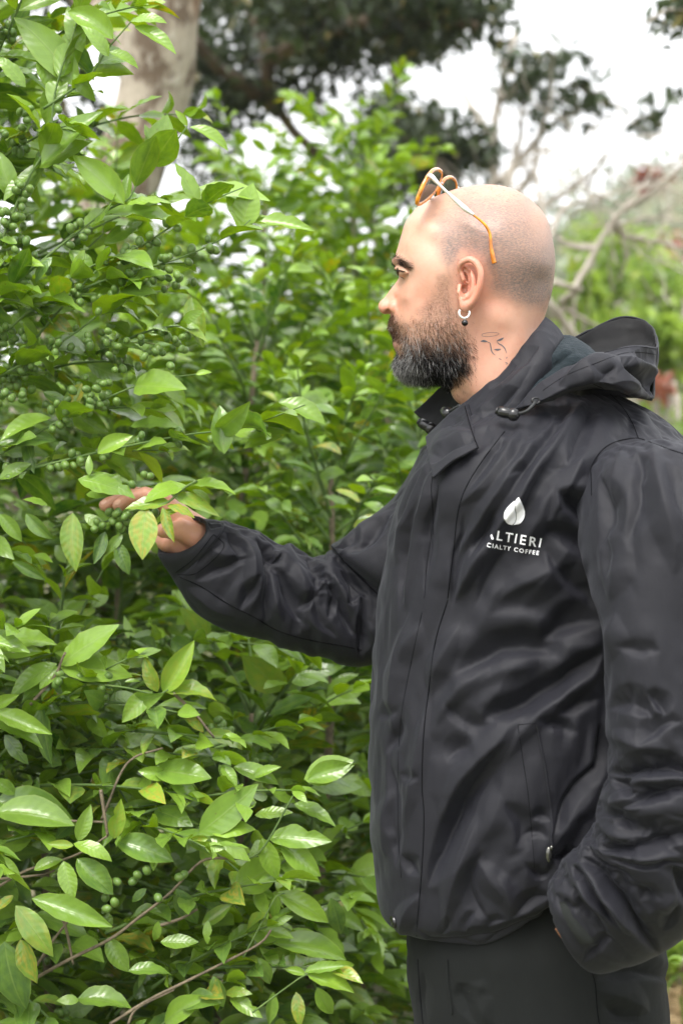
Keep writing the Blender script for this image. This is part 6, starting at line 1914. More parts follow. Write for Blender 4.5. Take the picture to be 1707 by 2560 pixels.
traced(Bb, ZQ, [(866, 322, 1112, 138, -.02, -.04, .8, .25, 0, 1), (912, 306, 1088, 284, -.02, -.04, .5, .02, 0, 3), (906, 342, 824, 346, -.03, -.03, .9, .0, .5), (914, 322, 1082, 422, -.02, -.04, .6, .15), (1168, 342, 1424, 320, .0, -.02, .5, .3, 0, 4), (1222, 372, 1396, 482, .0, -.02, .6, .45), (1140, 340, 1210, 518, .0, -.01, .7, .35), (1160, 390, 1222, 400, .0, .0, .8, .25, .3),
    (500, 342, 512, 188, -.02, -.04, .9, .08, .3, 4), (506, 352, 742, 412, -.02, -.04, .6, .7), (322, 372, 214, 372, -.03, -.04, .6, .0, .3), (322, 364, 482, 390, -.03, -.05, .4, .0), (340, 352, 395, 214, -.02, -.03, .85, .45), (278, 440, 312, 602, -.03, -.05, .8, .3), (336, 430, 486, 582, -.03, -.05, .75, .8), (140, 604, 466, 712, -.04, -.06, .5, .4), (70, 634, 226, 838, -.05, -.08, .75, .2, .3, 7), (90, 780, 160, 970, -.04, -.05, .85, .35, .8),
    (20, 790, 60, 1120, -.04, -.05, .8, .95), (-20, 230, 300, 224, -.02, -.04, .45, .5), (-10, 420, 84, 520, -.03, -.05, .8, .35), (60, 590, -20, 660, -.04, -.06, .5, .2, .9), (1208, 578, 1426, 692, .02, .0, .5, .08), (1210, 580, 1180, 700, .02, .02, .8, .3), (1338, 932, 1532, 992, .0, -.02, .45, .02), (1325, 925, 1492, 888, .0, -.01, .4, .1), (1330, 935, 1245, 900, .0, .0, .6, .02),
    (700, 792, 852, 792, .0, -.01, .5, .08), (905, 700, 900, 800, .0, -.01, .85, .1), (690, 700, 680, 800, .0, .0, .8, .12), (770, 560, 850, 735, .02, .02, .8, 1.0), (470, 770, 545, 930, .0, -.01, .8, .6), (1190, 1010, 1185, 1150, .02, .02, .9, .4), (1290, 1010, 1310, 1160, .02, .0, .9, .3, .7), (1380, 990, 1440, 1120, .0, .0, .9, .4), (930, 940, 960, 1080, .02, .01, .85, .5),
    (1000, 1035, 1140, 1100, .02, .0, .5, .25), (980, 1015, 1075, 990, .02, .0, .5, .1, .3), (560, 920, 740, 890, .0, 0, .5, .6), (340, 1040, 560, 1040, .0, -.02, .5, .6), (345, 1050, 258, 1030, .0, -.01, .6, .1), (1110, 240, 1262, 222, .03, .02, .4, .2), (1280, 190, 1462, 262, .03, .02, .5, .4), (1340, 90, 1520, 5, .03, .02, .6, .3), (1100, 80, 1210, 30, .03, .02, .5, .1), (970, 20, 1020, 105, .02, .0, .7, .1),
    (1190, 800, 1506, 818, .03, .02, .35, .3), (1120, 860, 1180, 980, .02, .01, .7, .5), (1440, 600, 1500, 780, .15, .15, .8, .9), (640, 560, 560, 620, .02, .02, .6, .9), (150, 480, 260, 420, -.02, -.02, .5, .3), (880, 720, 1010, 640, .02, .02, .7, .5, .2), (1120, 740, 1270, 770, .02, .01, .45, .25)], .10)
for frame, pts, r in ((ZQ, [(120, 970), (300, 870), (480, 780), (600, 690), (740, 580), (880, 440), (1000, 430)], .0036), (ZQ, [(480, 1150), (640, 1050), (800, 970), (960, 890), (1130, 800), (1180, 740)], .0034), (ZQ, [(560, 1150), (600, 1080), (760, 1000)], .003), (ZQ, [(-20, 560), (120, 480), (260, 440), (360, 400), (470, 330)], .003),
                      (ZQ, [(-20, 240), (160, 255), (300, 265), (450, 270)], .0034), (ZQ, [(255, 640), (290, 740), (320, 890)], .0034), (ZQ, [(100, 990), (230, 790), (300, 700)], .0034), (ZQ, [(-20, 520), (180, 500), (240, 480)], .003), 
                      (ZB, [(120, 410), (215, 300), (245, 230), (258, 205)], .0036), (ZB, [(230, 300), (350, 325), (500, 345), (610, 370), (660, 352)], .0024),
                      (ZB, [(400, 860), (500, 640), (640, 580)], .003), (ZB, [(680, 365), (760, 440), (840, 540)], .0034), (ZQ, [(440, 130), (455, 230), (470, 330)], .004), (ZQ, [(1000, 430), (1130, 400), (1280, 150)], .0024), (ZQ, [(1060, 860), (1200, 600), (1240, 580)], .002), (ZQ, [(1100, 1100), (1290, 960), (1340, 932)], .002), (ZQ, [(700, 720), (790, 690), (860, 650)], .0034)):
    stem_tr(Bb, frame, pts, .11 if frame is ZB else .09, r, r * .7, M_BRANCH if r > .0026 else None)
for x, y in [(372, 392), (400, 345), (408, 376), (425, 298), (440, 318), (326, 325), (318, 300), (230, 320), (236, 290), (262, 295), (270, 312), (425, 352), (220, 330), (455, 330)]:
    Bb.berry(P(*ZB((x, y))[0], .115 + RNG.uniform(-.01, .01)), .0056)
for x, y in [(510, 530), (580, 528), (600, 500), (460, 600), (465, 648), (500, 620), (780, 510), (800, 500), (640, 480), (690, 600)]:
    Bb.berry(P(*ZQ((x, y))[0], .075 + RNG.uniform(-.01, .01)), .0056)
for t in np.linspace(0, 1, 34):
    x, y = 850 + 130 * t + RNG.normal() * 16, 480 + 160 * t + RNG.normal() * 16
    Bb.berry(P(*ZB((x, y))[0], .30), .0058)
spray(Bb, 34, (-80, 640, 1900, 2700), (.14, .36), dz=(-.3, .8), cull=lambda e, px, py: man_zone(e, px, py) or px > 880)
spray(Bb, 14, (-80, 420, 1600, 2000), (.16, .36), dz=(-.3, .6), cull=lambda e, px, py: man_zone(e, px, py) or px > 700)
spray(Bb, 12, (560, 860, 1950, 2560), (.40, .7), dx=(-.3, .8), cull=lambda e, px, py: px > 900)
Bb.build(300, 80)

# ---- 3-6. bushes behind
def mk(seed, label, origin, stems, nb, lmax, leaf, nmax=300, **kw):
    p_ = Plant('coffee_bush', label, seed); p_.origin = origin
    fill(p_, stems, nb, lmax, leaf, cull=kw.pop('cullf', man_zone), **kw)
    return p_.build(nmax, kw.get('nberry', 60))
mk(13, 'shaded coffee bush seen below the outstretched sleeve, dark gaps between its leaves', (-.05, 1.0, 0), [((-.08, 1.0, 0), (-.05, .95, 1.45), .014), ((.22, 1.25, 0), (.2, 1.2, 1.5), .012), ((-.4, 1.2, 0), (-.4, 1.15, 1.5), .012)], 80, .58, .066, ymin=.42, t0=.2, age0=1.0, age1=.35)  # oldest leaf tone here also puts some of the bush's shade into colour
mk(14, 'coffee bush between the reaching hand and the beard, lit yellow-green on top', (-.22, 1.35, 0), [((-.25, 1.3, 0), (-.2, 1.3, 1.72), .015), ((.02, 1.6, 0), (.06, 1.55, 1.7), .013), ((-.5, 1.7, 0), (-.5, 1.65, 1.7), .013)], 80, .60, .066, ymin=.5, t0=.3, age0=.95, age1=.12)
mk(15, 'tallest coffee bush, its blurred top just right of the pale leaning trunk', (-.20, 2.3, 0), [((-.2, 2.3, 0), (-.24, 2.25, 2.18), .016), ((.12, 2.6, 0), (.06, 2.5, 2.2), .014), ((-.45, 2.2, 0), (-.42, 2.2, 2.0), .014)], 84, .56, .074, ymin=1.4, t0=.35, age0=.75, age1=.05)
mk(16, 'coffee bush behind the berry-laden twigs at the left edge of the picture', (-.85, 1.25, 0), [((-.85, 1.25, 0), (-.8, 1.2, 2.25), .015), ((-.55, 1.5, 0), (-.5, 1.5, 1.95), .013)], 78, .6, .068, ymin=.6, t0=.2, age0=.9, age1=.2, berries=.1)
mk(17, 'coffee bush far back, hidden to the top behind the forehead of the man', (.35, 3.2, 0), [((.05, 3.2, 0), (.05, 3.2, 2.5), .016), ((-.6, 3.3, 0), (-.6, 3.2, 2.1), .016), ((-.15, 3.4, 0), (-.15, 3.4, 2.1), .016)], 74, .62, .080, 260, ymin=2.2, t0=.3, age0=.8, age1=.1)

mk(18, 'coffee bush in the gap between the pale trunk and the left edge', (-1.15, 2.2, 0), [((-1.15, 2.2, 0), (-1.1, 2.2, 2.5), .016), ((-1.0, 1.9, 0), (-.95, 1.85, 2.3), .014)], 70, .6, .075, 220, ymin=1.2, t0=.3, age0=.8, age1=.15)
mk(19, 'shaded coffee bush standing behind the waist of the man', (.25, 2.2, 0), [((.2, 2.2, 0), (.2, 2.2, 1.6), .014), ((-.2, 2.5, 0), (-.2, 2.5, 1.7), .014)], 66, .6, .075, 200, ymin=1.4, t0=.1, age0=1.0, age1=.5)
# ================================================================== GROUND, HILL, TREES
def ground_h(x, y):
    x = np.asarray(x, float); y = np.asarray(y, float)
    h = 1.9 * smooth(4.5, 12, y) + 0.07 * np.clip(y - 12, 0, 60)
    h = h * (0.55 + 0.45 * smooth(-8, 4, x))
    q = np.stack([x, y, 0 * x], -1)
    return h + .05 * fbm(q * .9, 5, 3) * smooth(.8, 4, np.abs(y)) - .02
xs = np.sign(np.linspace(-1, 1, 181)) * np.abs(np.linspace(-1, 1, 181)) ** 2.2 * 400
ys_ = np.concatenate([np.linspace(-60, 0, 30, endpoint=False), np.linspace(0, 30, 110, endpoint=False), 30 + np.linspace(0, 1, 40) ** 1.8 * 370])
X, Y = np.meshgrid(xs, ys_)
q = np.stack([X, Y, 0 * X], -1)
hh = ground_h(X, Y)
az_ = X / np.maximum(Y, 1)
hill = (6 + 2.5 * smooth(.02, .12, az_) + 3.5 * smooth(.10, .22, az_) - 3 * smooth(-.02, -.2, az_)) * smooth(20, 95, Y) * (1 - .4 * smooth(120, 260, Y))
H = hh + hill + fbm(q * .06, 8, 3) * 1.6 * smooth(20, 60, Y)
b = NB('ground_soil'); co = b.objco()
n1 = b.noise(1.3, co, 5, 0.6); n2 = b.noise(26, co, 4, 0.7); n3 = b.noise(.12, co, 4, 0.6)
c = b.mix(b.ramp(n1, [(0.38, 0.0), (0.62, 1.0)]), (0.17, 0.13, 0.085), (0.07, 0.11, 0.03))
c = b.mix(b.math('MULTIPLY', n2, 0.5), c, (0.24, 0.20, 0.13))
c = b.mix(b.ramp(n3, [(0.4, 0.0), (0.6, 0.6)]), c, (0.10, 0.12, 0.05))
p = b.n('ShaderNodeBsdfPrincipled', {'Base Color': c, 'Roughness': 0.95, 'Normal': b.bump(n2, 0.8, 0.03)})
M_GROUND = b.done(p.outputs[0])
g = new_mesh('ground', np.stack([X, Y, H], -1).reshape(-1, 3), grid_faces(len(ys_), len(xs)), mat=M_GROUND)
tag(g, kind='structure')
def gz(x, y):
    i = np.clip(np.searchsorted(ys_, y) - 1, 0, len(ys_) - 2); j = np.clip(np.searchsorted(xs, x) - 1, 0, len(xs) - 2)
    ty = (y - ys_[i]) / (ys_[i + 1] - ys_[i]); tx = (x - xs[j]) / (xs[j + 1] - xs[j])
    return (H[i, j] * (1 - tx) + H[i, j + 1] * tx) * (1 - ty) + (H[i + 1, j] * (1 - tx) + H[i + 1, j + 1] * tx) * ty

# dry straw and grass on the ground beyond the man
def blades(name, pts, hgt, wid, cols, mat, label, lean=.6, seed=1):
    rg = np.random.default_rng(seed); n = len(pts)
    az = rg.uniform(0, 2 * np.pi, n); d = np.stack([np.cos(az), np.sin(az), np.zeros(n)], -1); s = np.stack([-np.sin(az), np.cos(az), np.zeros(n)], -1)
    h = hgt * rg.uniform(.5, 1.3, n); ln = lean * rg.uniform(.3, 1.4, n)
    b0 = pts; b1 = pts + d * (h * ln * .4)[:, None] + np.array([0, 0, 1]) * (h * .6)[:, None]; b2 = pts + d * (h * ln * 1.1)[:, None] + np.array([0, 0, 1]) * (h * np.clip(1 - .35 * ln, .15, 1))[:, None]
    w = (wid * rg.uniform(.6, 1.3, n))[:, None]
    v = np.stack([b0 - s * w, b0 + s * w, b1 + s * w * .8, b1 - s * w * .8, b2 + s * w * .1, b2 - s * w * .1], 1).reshape(-1, 3)
    k = np.arange(n)[:, None] * 6
    f = np.stack([k + np.array([0, 1, 2, 3]), k + np.array([3, 2, 4, 5])], 1).reshape(-1, 4)
    t = np.repeat(cols, 6, 0)
    o = new_mesh(name, v, f, mat=mat, attrs={'tone': t}, smooth=False)
    tag(o, label, name.replace('_', ' '), kind='stuff'); return o
b = NB('grass_blade')
p = b.n('ShaderNodeBsdfPrincipled', {'Base Color': b.attr('tone').outputs['Color'], 'Roughness': 0.6, 'Specular IOR Level': 0.3})
tr = b.n('ShaderNodeBsdfTranslucent', {'Color': b.attr('tone').outputs['Color']})
mx = b.n('ShaderNodeMixShader', {0: 0.3}); b.t.links.new(p.outputs[0], mx.inputs[1]); b.t.links.new(tr.outputs[0], mx.inputs[2])
M_BLADE = b.done(mx.outputs[0])
rg = np.random.default_rng(77)
def scatter(n, x0, x1, y0, y1, pw=1.0):
    x = rg.uniform(x0, x1, n); y = y0 + (y1 - y0) * rg.random(n) ** pw
    return np.stack([x, y, np.array([gz(a, c_) for a, c_ in zip(x, y)])], -1)
pt = scatter(9000, .3, 3.2, 1.0, 5.5)
blades('dry_straw', pt, .14, .004, np.array([.42, .31, .17]) * rg.uniform(.5, 1.15, (9000, 1)), M_BLADE, 'dry tan straw and dead grass lying on the ground behind the trousers', 2.2, 3)
pt = scatter(8000, .7, 1.7, 1.7, 3.8)
blades('dry_straw', pt, .12, .0035, np.array([.50, .37, .20]) * rg.uniform(.5, 1.15, (8000, 1)), M_BLADE, 'matted dry straw on the bare ground by the thigh, bottom right corner', 2.4, 13)
pt = scatter(7000, -1.5, 4.5, 1.6, 9, .8)
blades('grass', pt, .22, .006, np.array([.12, .22, .035]) * rg.uniform(.5, 1.3, (7000, 1)) + np.array([.05, .02, 0]) * rg.random((7000, 1)), M_BLADE, 'green grass and weeds growing on the slope beyond the man', .7, 4)

# generic small leaf for trees: a folded diamond
def leafcloud(centers, radii, counts, size, seed, flat=.8, tone=(0, 1)):
    rg = np.random.default_rng(seed)
    C = []; 
    for c, r, n in zip(centers, radii, counts):
        q = rg.normal(size=(n, 3)); q /= np.linalg.norm(q, axis=1)[:, None]
        rad = rg.random(n) ** .45
        C.append(np.asarray(c) + q * rad[:, None] * np.asarray(r))
    C = np.vstack(C)
    # gather into twig clumps so that the sky shows between them
    C = C + .5 * size * 3 * np.stack([vnoise(C * 2.1 / (size * 12) + k * 7.7, 3 + k) for k in range(3)], -1)
    keep = vnoise(C / (size * 5.0), seed) > -.25
    C = C[keep]; n = len(C)
    d = rg.normal(size=(n, 3)); d[:, 2] -= .4; nn = rg.normal(size=(n, 3)) * .8 + np.array([0, 0, 1.])
    R = frame_mat(d, nn); s = size * rg.uniform(.6, 1.35, n)
    base = np.array([[0, 0, 0], [.35, .24, .06], [.72, .16, .03], [1, 0, -.10], [.72, -.16, .03], [.35, -.24, .06], [.5, 0, 0]])
    uvb = np.array([[0, .5], [.35, 1], [.7, .9], [1, .5], [.7, .1], [.35, 0], [.5, .5]])
    fb = np.array([[0, 6, 2, 1], [6, 3, 3, 2], [0, 5, 4, 6], [6, 4, 3, 3]])
    v = np.einsum('nij,kj->nki', R, base) * s[:, None, None] + C[:, None]
    fb = np.array([[0, 6, 2, 1], [0, 5, 4, 6]])
    f1 = (np.arange(n)[:, None, None] * 7 + fb).reshape(-1, 4)
    tri = np.array([[6, 3, 2], [6, 4, 3]]); f2 = (np.arange(n)[:, None, None] * 7 + tri).reshape(-1, 3)
    f = np.vstack([f1[:, [0, 1, 2]], f1[:, [0, 2, 3]], f2])
    t = np.stack([rg.uniform(*tone, n), rg.random(n), np.where(rg.random(n) < .05, .6, 0)], -1)
    return v.reshape(-1, 3), f, np.tile(uvb, (n, 1)), np.repeat(t, 7, 0)
def tree_leaf_mat(name, young, old, trans=.35):
    b = NB(name); sp = b.n('ShaderNodeSeparateColor', {'Color': b.attr('tone').outputs['Color']})
    c = b.mix(sp.outputs[0], young, old); c = b.mix(b.math('MULTIPLY', sp.outputs[2], .6), c, (.35, .25, .05))
    p = b.n('ShaderNodeBsdfPrincipled', {'Base Color': c, 'Roughness': 0.42, 'Specular IOR Level': 0.5})
    tr = b.n('ShaderNodeBsdfTranslucent', {'Color': b.mix(0.5, c, tuple(min(1, 2 * x) for x in young))})
    mx = b.n('ShaderNodeMixShader', {0: trans}); b.t.links.new(p.outputs[0], mx.inputs[1]); b.t.links.new(tr.outputs[0], mx.inputs[2])
    return b.done(mx.outputs[0])
M_DARKLEAF = tree_leaf_mat('dark_tree_leaf', (.035, .060, .012), (.010, .018, .006), .12)
M_LIGHTLEAF = tree_leaf_mat('light_tree_leaf', (.26, .37, .045), (.11, .19, .04), .4)
M_GREYLEAF = tree_leaf_mat('pale_hill_leaf', (.21, .25, .15), (.14, .165, .10), .2)
b = NB('mottled_bark'); co = b.objco()
mp = b.n('ShaderNodeMapping', {'Vector': co, 'Scale': (1, 1, .6)}).outputs[0]
n1 = b.noise(9, mp, 5, 0.65); n2 = b.noise(34, mp, 4, 0.6); n3 = b.noise(4, mp, 3)
c = b.mix(b.ramp(n1, [(0.45, 0.0), (0.55, 1.0)]), (0.10, 0.07, 0.045), (0.31, 0.27, 0.21))
c = b.mix(b.ramp(n2, [(0.55, 0.0), (0.7, 0.7)]), c, (0.42, 0.39, 0.33))
c = b.mix(b.ramp(n3, [(0.56, 0.0), (0.66, 0.5)]), c, (0.22, 0.11, 0.05))
p = b.n('ShaderNodeBsdfPrincipled', {'Base Color': c, 'Roughness': 0.85, 'Normal': b.bump(n2, 0.7, 0.01)})
M_PALEBARK = b.done(p.outputs[0])
M_DARKBARK = bark_mat('dark_bark', (0.05, 0.035, 0.022), (0.14, 0.10, 0.07), 14)
M_GREYBARK = bark_mat('grey_bark', (0.20, 0.17, 0.135), (0.46, 0.42, 0.36), 12)

def limb(path, r0, r1, O, parent, mat, name='limb', n=26, seed=0):
    q = catmull(np.asarray(path, float), n); q[1:-1] += vnoise(q[1:-1, None, :] * 3 + np.arange(3)[None, :, None] * 9, seed) * r0 * .35
    rr = np.linspace(r0, r1, n) * (1 + .12 * vnoise(q * 4, seed + 3))
    v, f = tube_mesh(q - np.array(O), rr, 12)
    return quads_to_mesh(name, v, f, mat=mat, parent=parent)
def PD(x, y, d): return P(*Dd((x, y))[0], d)
def crown(root, O, blobs, size, seed, mat, tone=(0, 1), name='crown'):
    v, f, uv, t = leafcloud([b_[0] for b_ in blobs], [b_[1] for b_ in blobs], [b_[2] for b_ in blobs], size, seed, tone=tone)
    o = new_mesh(name, v - np.array(O), f, uv=uv, attrs={'tone': t}, mat=mat, parent=root); o['kind'] = 'stuff'; return o
def twigs(root, O, starts, n, ln, seed, mat, r=.006, name='twigs'):
    """fine bare twigs, joined: too many and too thin to count"""
    rg = np.random.default_rng(seed); parts = []
    for s in starts:
        for _ in range(n):
            d = rg.normal(size=3); d[2] = abs(d[2]) * .6 + .3 * rg.normal(); d /= np.linalg.norm(d); p_ = [np.array(s) + rg.normal(size=3) * .15]
            for k in range(5): d = d + rg.normal(size=3) * .35; d /= np.linalg.norm(d); p_.append(p_[-1] + d * ln * rg.uniform(.15, .3))
            v, f = tube_mesh(np.array(p_) - np.array(O), np.linspace(r, r * .3, 6), 4, caps=False); parts.append((v, f))
    v, f = join_parts(parts); o = new_mesh(name, v, f, mat=mat, parent=root); o['kind'] = 'stuff'; return o

# the pale leaning shade tree, left
base = PD(60, 900, 2.9); base = np.array([base[0] - .35, base[1], gz(base[0] - .35, base[1])])
T1 = empty('shade_tree', tuple(base)); tag(T1, 'shade tree with a thick pale mottled trunk leaning right behind the coffee leaves', 'tree', 'trees above the coffee')
limb([base - [0, 0, .1], PD(60, 1000, 2.95), PD(165, 700, 3.0), PD(235, 450, 3.0), PD(318, 230, 3.0), PD(388, 0, 3.0), PD(430, -260, 3.1), PD(460, -600, 3.2)], .14, .10, base, T1, M_PALEBARK, 'trunk', 40, 3)
limb([PD(400, -60, 3.0), PD(520, -160, 3.6), PD(800, -260, 4.6), PD(1100, -300, 5.6)], .08, .03, base, T1, M_PALEBARK, seed=4)
limb([PD(330, 180, 3.0), PD(120, -100, 3.2), PD(-200, -350, 3.3)], .07, .03, base, T1, M_PALEBARK, seed=5)
def R3(a): return np.array([a, a, a])
def blobD(x, y, d, rx, ry, rz, n): return (PD(x, y, d), (rx * (2 + d) / 2 / 1837, rz, ry * (2 + d) / 2 / 1837), n)
crown(T1, base, [blobD(560, -120, 4.5, 420, 160, .9, 1500), blobD(200, -250, 3.6, 420, 200, .9, 900), blobD(60, -30, 4.0, 160, 120, .7, 360), blobD(110, 260, 4.2, 150, 160, .6, 420)], .07, 21, M_DARKLEAF)

# dark canopy tree hanging over the middle
b2 = np.array([.2, 8.6, gz(.2, 8.6)])
T2 = empty('canopy_tree', tuple(b2)); tag(T2, 'dark evergreen tree whose canopy hangs across the top of the picture', 'tree', 'trees above the coffee')
limb([b2 - [0, 0, .1], b2 + [.1, 0, 2], PD(640, 250, 6.3), PD(600, 90, 6.0), PD(540, -60, 6.0)], .055, .025, b2, T2, M_DARKBARK, 'trunk', 30, 8)
limb([PD(640, 250, 6.3), PD(500, 150, 6.0), PD(440, 90, 5.8)], .05, .02, b2, T2, M_DARKBARK, seed=10)
limb([PD(610, 150, 6.1), PD(760, 60, 5.6), PD(980, 40, 5.2), PD(1090, 60, 5.0)], .06, .02, b2, T2, M_DARKBARK, seed=9)
crown(T2, b2, [blobD(620, 60, 6.0, 230, 130, .9, 3400), blobD(500, 170, 6.2, 110, 110, .6, 800), blobD(820, 30, 5.6, 240, 90, .9, 3600), blobD(980, 50, 5.2, 150, 80, .6, 1200), blobD(760, 180, 6.0, 90, 60, .5, 160), blobD(1080, 20, 5.2, 90, 50, .5, 240), blobD(470, 330, 6.8, 80, 130, .6, 500), blobD(620, 180, 6.1, 150, 60, .6, 500), blobD(420, 60, 6.2, 90, 150, .6, 500), blobD(700, 250, 6.4, 50, 40, .4, 60)], .062, 22, M_DARKLEAF)

b3 = np.array([1.3, 9.2, gz(1.3, 9.2)])
T3 = empty('canopy_tree', tuple(b3)); tag(T3, 'rounded dark tree standing just above the forehead and sunglasses', 'tree', 'trees above the coffee')
limb([b3 - [0, 0, .1], b3 + [-.1, 0, 1.2], PD(1000, 380, 7.2), PD(960, 300, 7.2)], .10, .04, b3, T3, M_DARKBARK, 'trunk', 24, 12)
crown(T3, b3, [blobD(960, 330, 7.2, 150, 75, .8, 2200), blobD(1060, 350, 7.2, 90, 50, .7, 900), blobD(850, 310, 7.2, 110, 70, .6, 900), blobD(930, 410, 7.2, 170, 50, .7, 1300), blobD(880, 250, 7.3, 50, 30, .4, 90)], .065, 23, M_DARKLEAF, (0, .8))

# thin half-bare tree at right with sparse leaf sprays
b4 = np.array([2.6, 9.6, gz(2.6, 9.6)])
T4 = empty('sparse_tree', tuple(b4)); tag(T4, 'thin grey tree with mostly bare branches rising behind the crown of the head', 'tree', 'bare trees on the slope')
limb([b4 - [0, 0, .1], PD(1150, 560, 7.6), PD(1145, 400, 7.6), PD(1140, 300, 7.6), PD(1155, 170, 7.6), PD(1190, 60, 7.6)], .075, .018, b4, T4, M_GREYBARK, 'trunk', 34, 14)
for k, pts in enumerate([[(1140, 330), (1090, 260), (1055, 190), (1050, 150)], [(1145, 420), (1200, 360), (1260, 290), (1330, 250), (1390, 230)], [(1150, 230), (1220, 160), (1260, 110)], [(1150, 480), (1220, 400), (1240, 300), (1250, 240)], [(1160, 530), (1250, 470), (1330, 420), (1420, 330)], [(905, 130), (910, 200), (925, 280)], [(1150, 470), (1190, 330), (1200, 210)]]):
    limb([PD(*q_, 7.5 + .1 * i) for i, q_ in enumerate(pts)], .032, .008, b4, T4, M_GREYBARK, seed=20 + k)
crown(T4, b4, [blobD(1190, 130, 7.4, 45, 50, .4, 70), blobD(1250, 170, 7.4, 80, 40, .5, 210), blobD(1300, 240, 7.4, 80, 45, .5, 170), blobD(1215, 210, 7.4, 50, 30, .3, 70), blobD(1265, 300, 7.4, 35, 30, .3, 50), blobD(1360, 230, 7.4, 50, 25, .3, 50), blobD(1500, 225, 7.4, 70, 38, .5, 190), blobD(1550, 190, 7.4, 40, 30, .3, 70), blobD(1375, 155, 7.4, 35, 12, .3, 16)], .085, 24, M_DARKLEAF, (0, .9))
twigs(T4, b4, [PD(x, y, 7.5) for x, y in [(1150, 180), (1180, 260), (1220, 330), (1160, 380), (1260, 230), (1200, 420), (920, 180)]], 3, .5, 5, M_GREYBARK, .006)

b5 = np.array([2.4, 4.3, gz(2.4, 4.3)])
T5 = empty('overhanging_branch_tree', tuple(b5)); tag(T5, 'tree outside the right edge whose leafy twig tips hang into the top right corner', 'tree', 'trees above the coffee')
limb([b5 - [0, 0, .1], b5 + [.1, 0, 2], PD(1760, 200, 3.6), PD(1700, -60, 3.2)], .10, .05, b5, T5, M_GREYBARK, 'trunk', 24, 31)
limb([PD(1720, 20, 3.2), PD(1600, 30, 2.9), PD(1530, 25, 2.8), PD(1480, 55, 2.8)], .015, .004, b5, T5, M_GREYBARK, seed=33)
crown(T5, b5, [blobD(1540, 25, 2.8, 60, 28, .2, 70), blobD(1560, 95, 2.8, 22, 20, .1, 12), blobD(1480, 60, 2.8, 30, 10, .1, 10), blobD(1650, 0, 3.0, 90, 90, .4, 200)], .055, 25, M_DARKLEAF)

# big bare tree on the right with long arching grey limbs
b6 = np.array([3.0, 6.6, gz(3.0, 6.6)])
T6 = empty('bare_tree', tuple(b6)); tag(T6, 'leafless grey tree with long arching limbs on the slope right of the head', 'tree', 'bare trees on the slope')
limb([b6 - [0, 0, .1], PD(1310, 760, 4.7), PD(1330, 660, 4.7), PD(1370, 570, 4.7), PD(1410, 500, 4.7), PD(1500, 440, 4.6), PD(1600, 350, 4.5)], .034, .010, b6, T6, M_GREYBARK, 'trunk', 36, 41)
for k, (pts, r) in enumerate([([(1410, 500), (1430, 540), (1520, 560), (1640, 590)], .03), ([(1370, 570), (1300, 560), (1240, 500), (1230, 440)], .026), ([(1240, 600), (1270, 520), (1290, 480), (1340, 460), (1460, 430), (1568, 400)], .026), ([(1230, 560), (1245, 500), (1235, 430), (1225, 380)], .030),
    ([(1330, 660), (1290, 700), (1350, 740), (1400, 760)], .03), ([(1400, 520), (1500, 500), (1600, 520)], .02), ([(1430, 480), (1480, 420), (1500, 380)], .014), ([(1230, 470), (1180, 430), (1170, 370)], .018)]):
    limb([PD(*q_, 4.7 + .15 * i) for i, q_ in enumerate(pts)], r * .5, r * .15, b6, T6, M_GREYBARK, seed=50 + k)
twigs(T6, b6, [PD(x, y, 4.9) for x, y in [(1230, 420), (1290, 480), (1340, 450), (1420, 460), (1500, 430), (1560, 400), (1500, 520), (1440, 540), (1260, 520), (1380, 500), (1560, 560), (1300, 440)]], 5, .5, 6, M_GREYBARK, .005)

# shrubs on the slope, each its own plant
def shrub(x, y, d, w, h, n, mat, label, seed, size=.09, tone=(0, 1), name='shrub', group='shrubs on the slope'):
    c = PD(x, y, d); g0 = np.array([c[0], c[1], gz(c[0], c[1])])
    root = empty(name, tuple(g0)); tag(root, label, 'shrub', group)
    sc = (2 + d) / 2 / 1837
    top = c
    rg = np.random.default_rng(seed)
    for k in range(4):
        e = top + rg.normal(size=3) * np.array([w * sc * .4, .2, h * sc * .3])
        limb([g0 - [0, 0, .05], g0 * .5 + e * .5 + rg.normal(size=3) * .08, e], .03, .008, g0, root, M_GREYBARK, 'stem', 12, seed + k)
    hb = max(h * sc, .2); mid = np.array([c[0], c[1], (c[2] - hb * .0 + g0[2]) / 2])
    bl = [(c + rg.normal(size=3) * np.array([w * sc * .35, .25, h * sc * .25]), (w * sc * .55, w * sc * .5, h * sc * .6), n // 7) for _ in range(5)]
    bl += [(mid, (w * sc * .8, w * sc * .7, max((c[2] - g0[2]) * .55, .2)), n // 4)]
    crown(root, g0, bl, size, seed, mat, tone, 'foliage')
    return root
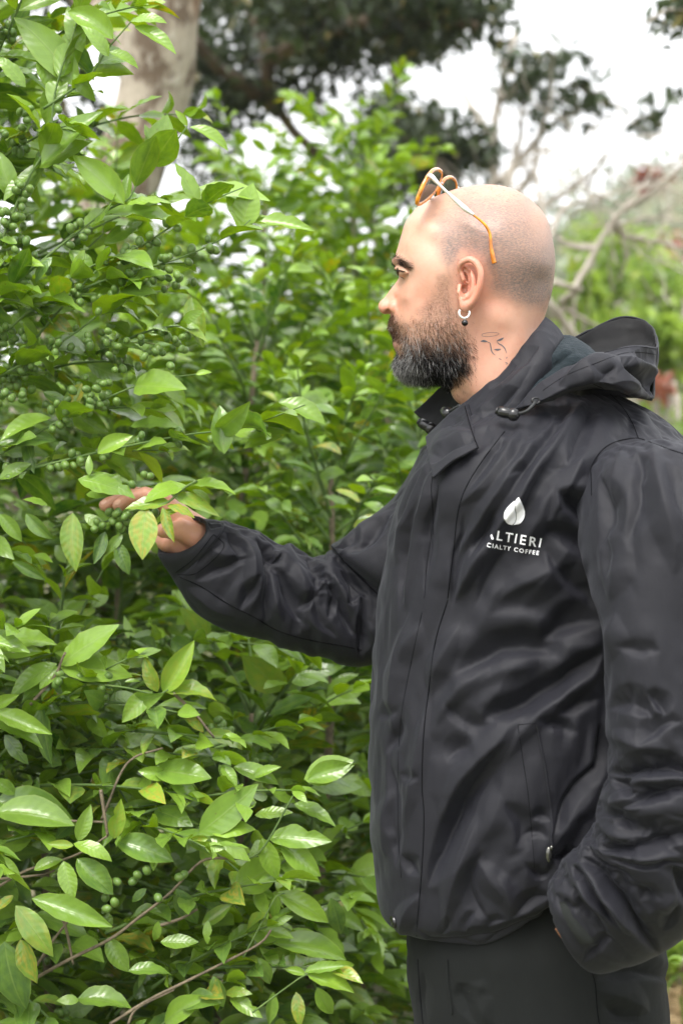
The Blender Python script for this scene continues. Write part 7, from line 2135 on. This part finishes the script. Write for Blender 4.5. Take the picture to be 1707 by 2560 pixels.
SH = [(1450, 640, 9, 130, 80, 1500, M_LIGHTLEAF, 'bright yellow-green shrub right of the nape, above the hood'), (1370, 760, 7.5, 90, 70, 900, M_LIGHTLEAF, 'green shrub in the gap between the nape and the hood'), (1540, 700, 8, 110, 90, 1300, M_LIGHTLEAF, 'light green shrub at the right edge above the hood'),
      (1560, 820, 6.5, 80, 80, 800, M_LIGHTLEAF, 'green shrub at the right edge beside the hood peak'), (1310, 640, 6, 60, 60, 500, M_LIGHTLEAF, 'small green shrub touching the back of the head'), (1640, 600, 11, 150, 100, 900, M_LIGHTLEAF, 'wide pale green shrub past the right edge, behind the bare tree'),
      (1400, 540, 14, 120, 70, 900, M_LIGHTLEAF, 'far green shrub under the arching grey limbs'), (1560, 1000, 5.5, 70, 70, 500, M_LIGHTLEAF, 'green shrub just above the sloping shoulder at the right edge'), (1600, 2140, 2.4, 60, 60, 420, M_LIGHTLEAF, 'low green plant beside the near elbow, bottom right'), (1545, 2160, 3.2, 50, 60, 400, M_LIGHTLEAF, 'low weed between the elbow and the trousers, bottom right'),
      (1260, 700, 9, 90, 60, 700, M_LIGHTLEAF, 'green shrub hidden mostly behind the head')]
for k, (x, y, d, w, h, n, m, lab) in enumerate(SH): shrub(x, y, d, w, h, n, m, lab, 200 + k)
M_REDLEAF = tree_leaf_mat('red_leaf', (.30, .09, .05), (.17, .07, .04), .25)
shrub(1520, 395, 30, 45, 28, 500, M_REDLEAF, 'red-leaved tree high on the hillside, right edge', 301, .22, name='red_tree')
shrub(1545, 890, 6.0, 24, 30, 260, M_REDLEAF, 'rusty red shrub behind the back of the hood', 302, .07, name='red_shrub')
shrub(1530, 850, 6.6, 30, 30, 260, M_GREYLEAF, 'dry brownish shrub above the rusty red one', 303, .08)

# woods on the hill: reads as one mass
rg = np.random.default_rng(9)
cs, rs, ns = [], [], []
for _ in range(900):
    y = 18 + 110 * rg.random() ** 1.1; x = rg.uniform(-.5, 1.0) * (y * .9) + rg.uniform(-3, 3)
    r = rg.uniform(.7, 1.7) * (1 + y / 110)
    cs.append((x, y, gz(x, y) + r * .45)); rs.append((r, r, r * .8)); ns.append(int(rg.integers(50, 90)))
v, f, uv, t = leafcloud(cs, rs, ns, .55, 91)
o = new_mesh('hillside_wood', v, f, uv=uv, attrs={'tone': t}, mat=M_GREYLEAF); tag(o, 'pale grey-green scrub and wood covering the far hillside', 'woods', kind='stuff')

# air: far things fade
hz = new_mesh('haze', [(x, y, z) for x in (-300, 300) for y in (-40, 300) for z in (-3, 75)], [(0, 1, 3, 2), (4, 6, 7, 5), (0, 4, 5, 1), (2, 3, 7, 6), (0, 2, 6, 4), (1, 5, 7, 3)], smooth=False)
b = NB('haze_air'); vp = b.n('ShaderNodeVolumePrincipled', {'Color': (.93, .96, 1, 1), 'Density': 0.0010, 'Anisotropy': 0.2})
b.t.links.new(vp.outputs[0], b.out.inputs[1]); hz.data.materials.append(b.m); tag(hz, kind='stuff')
HAZE = hz
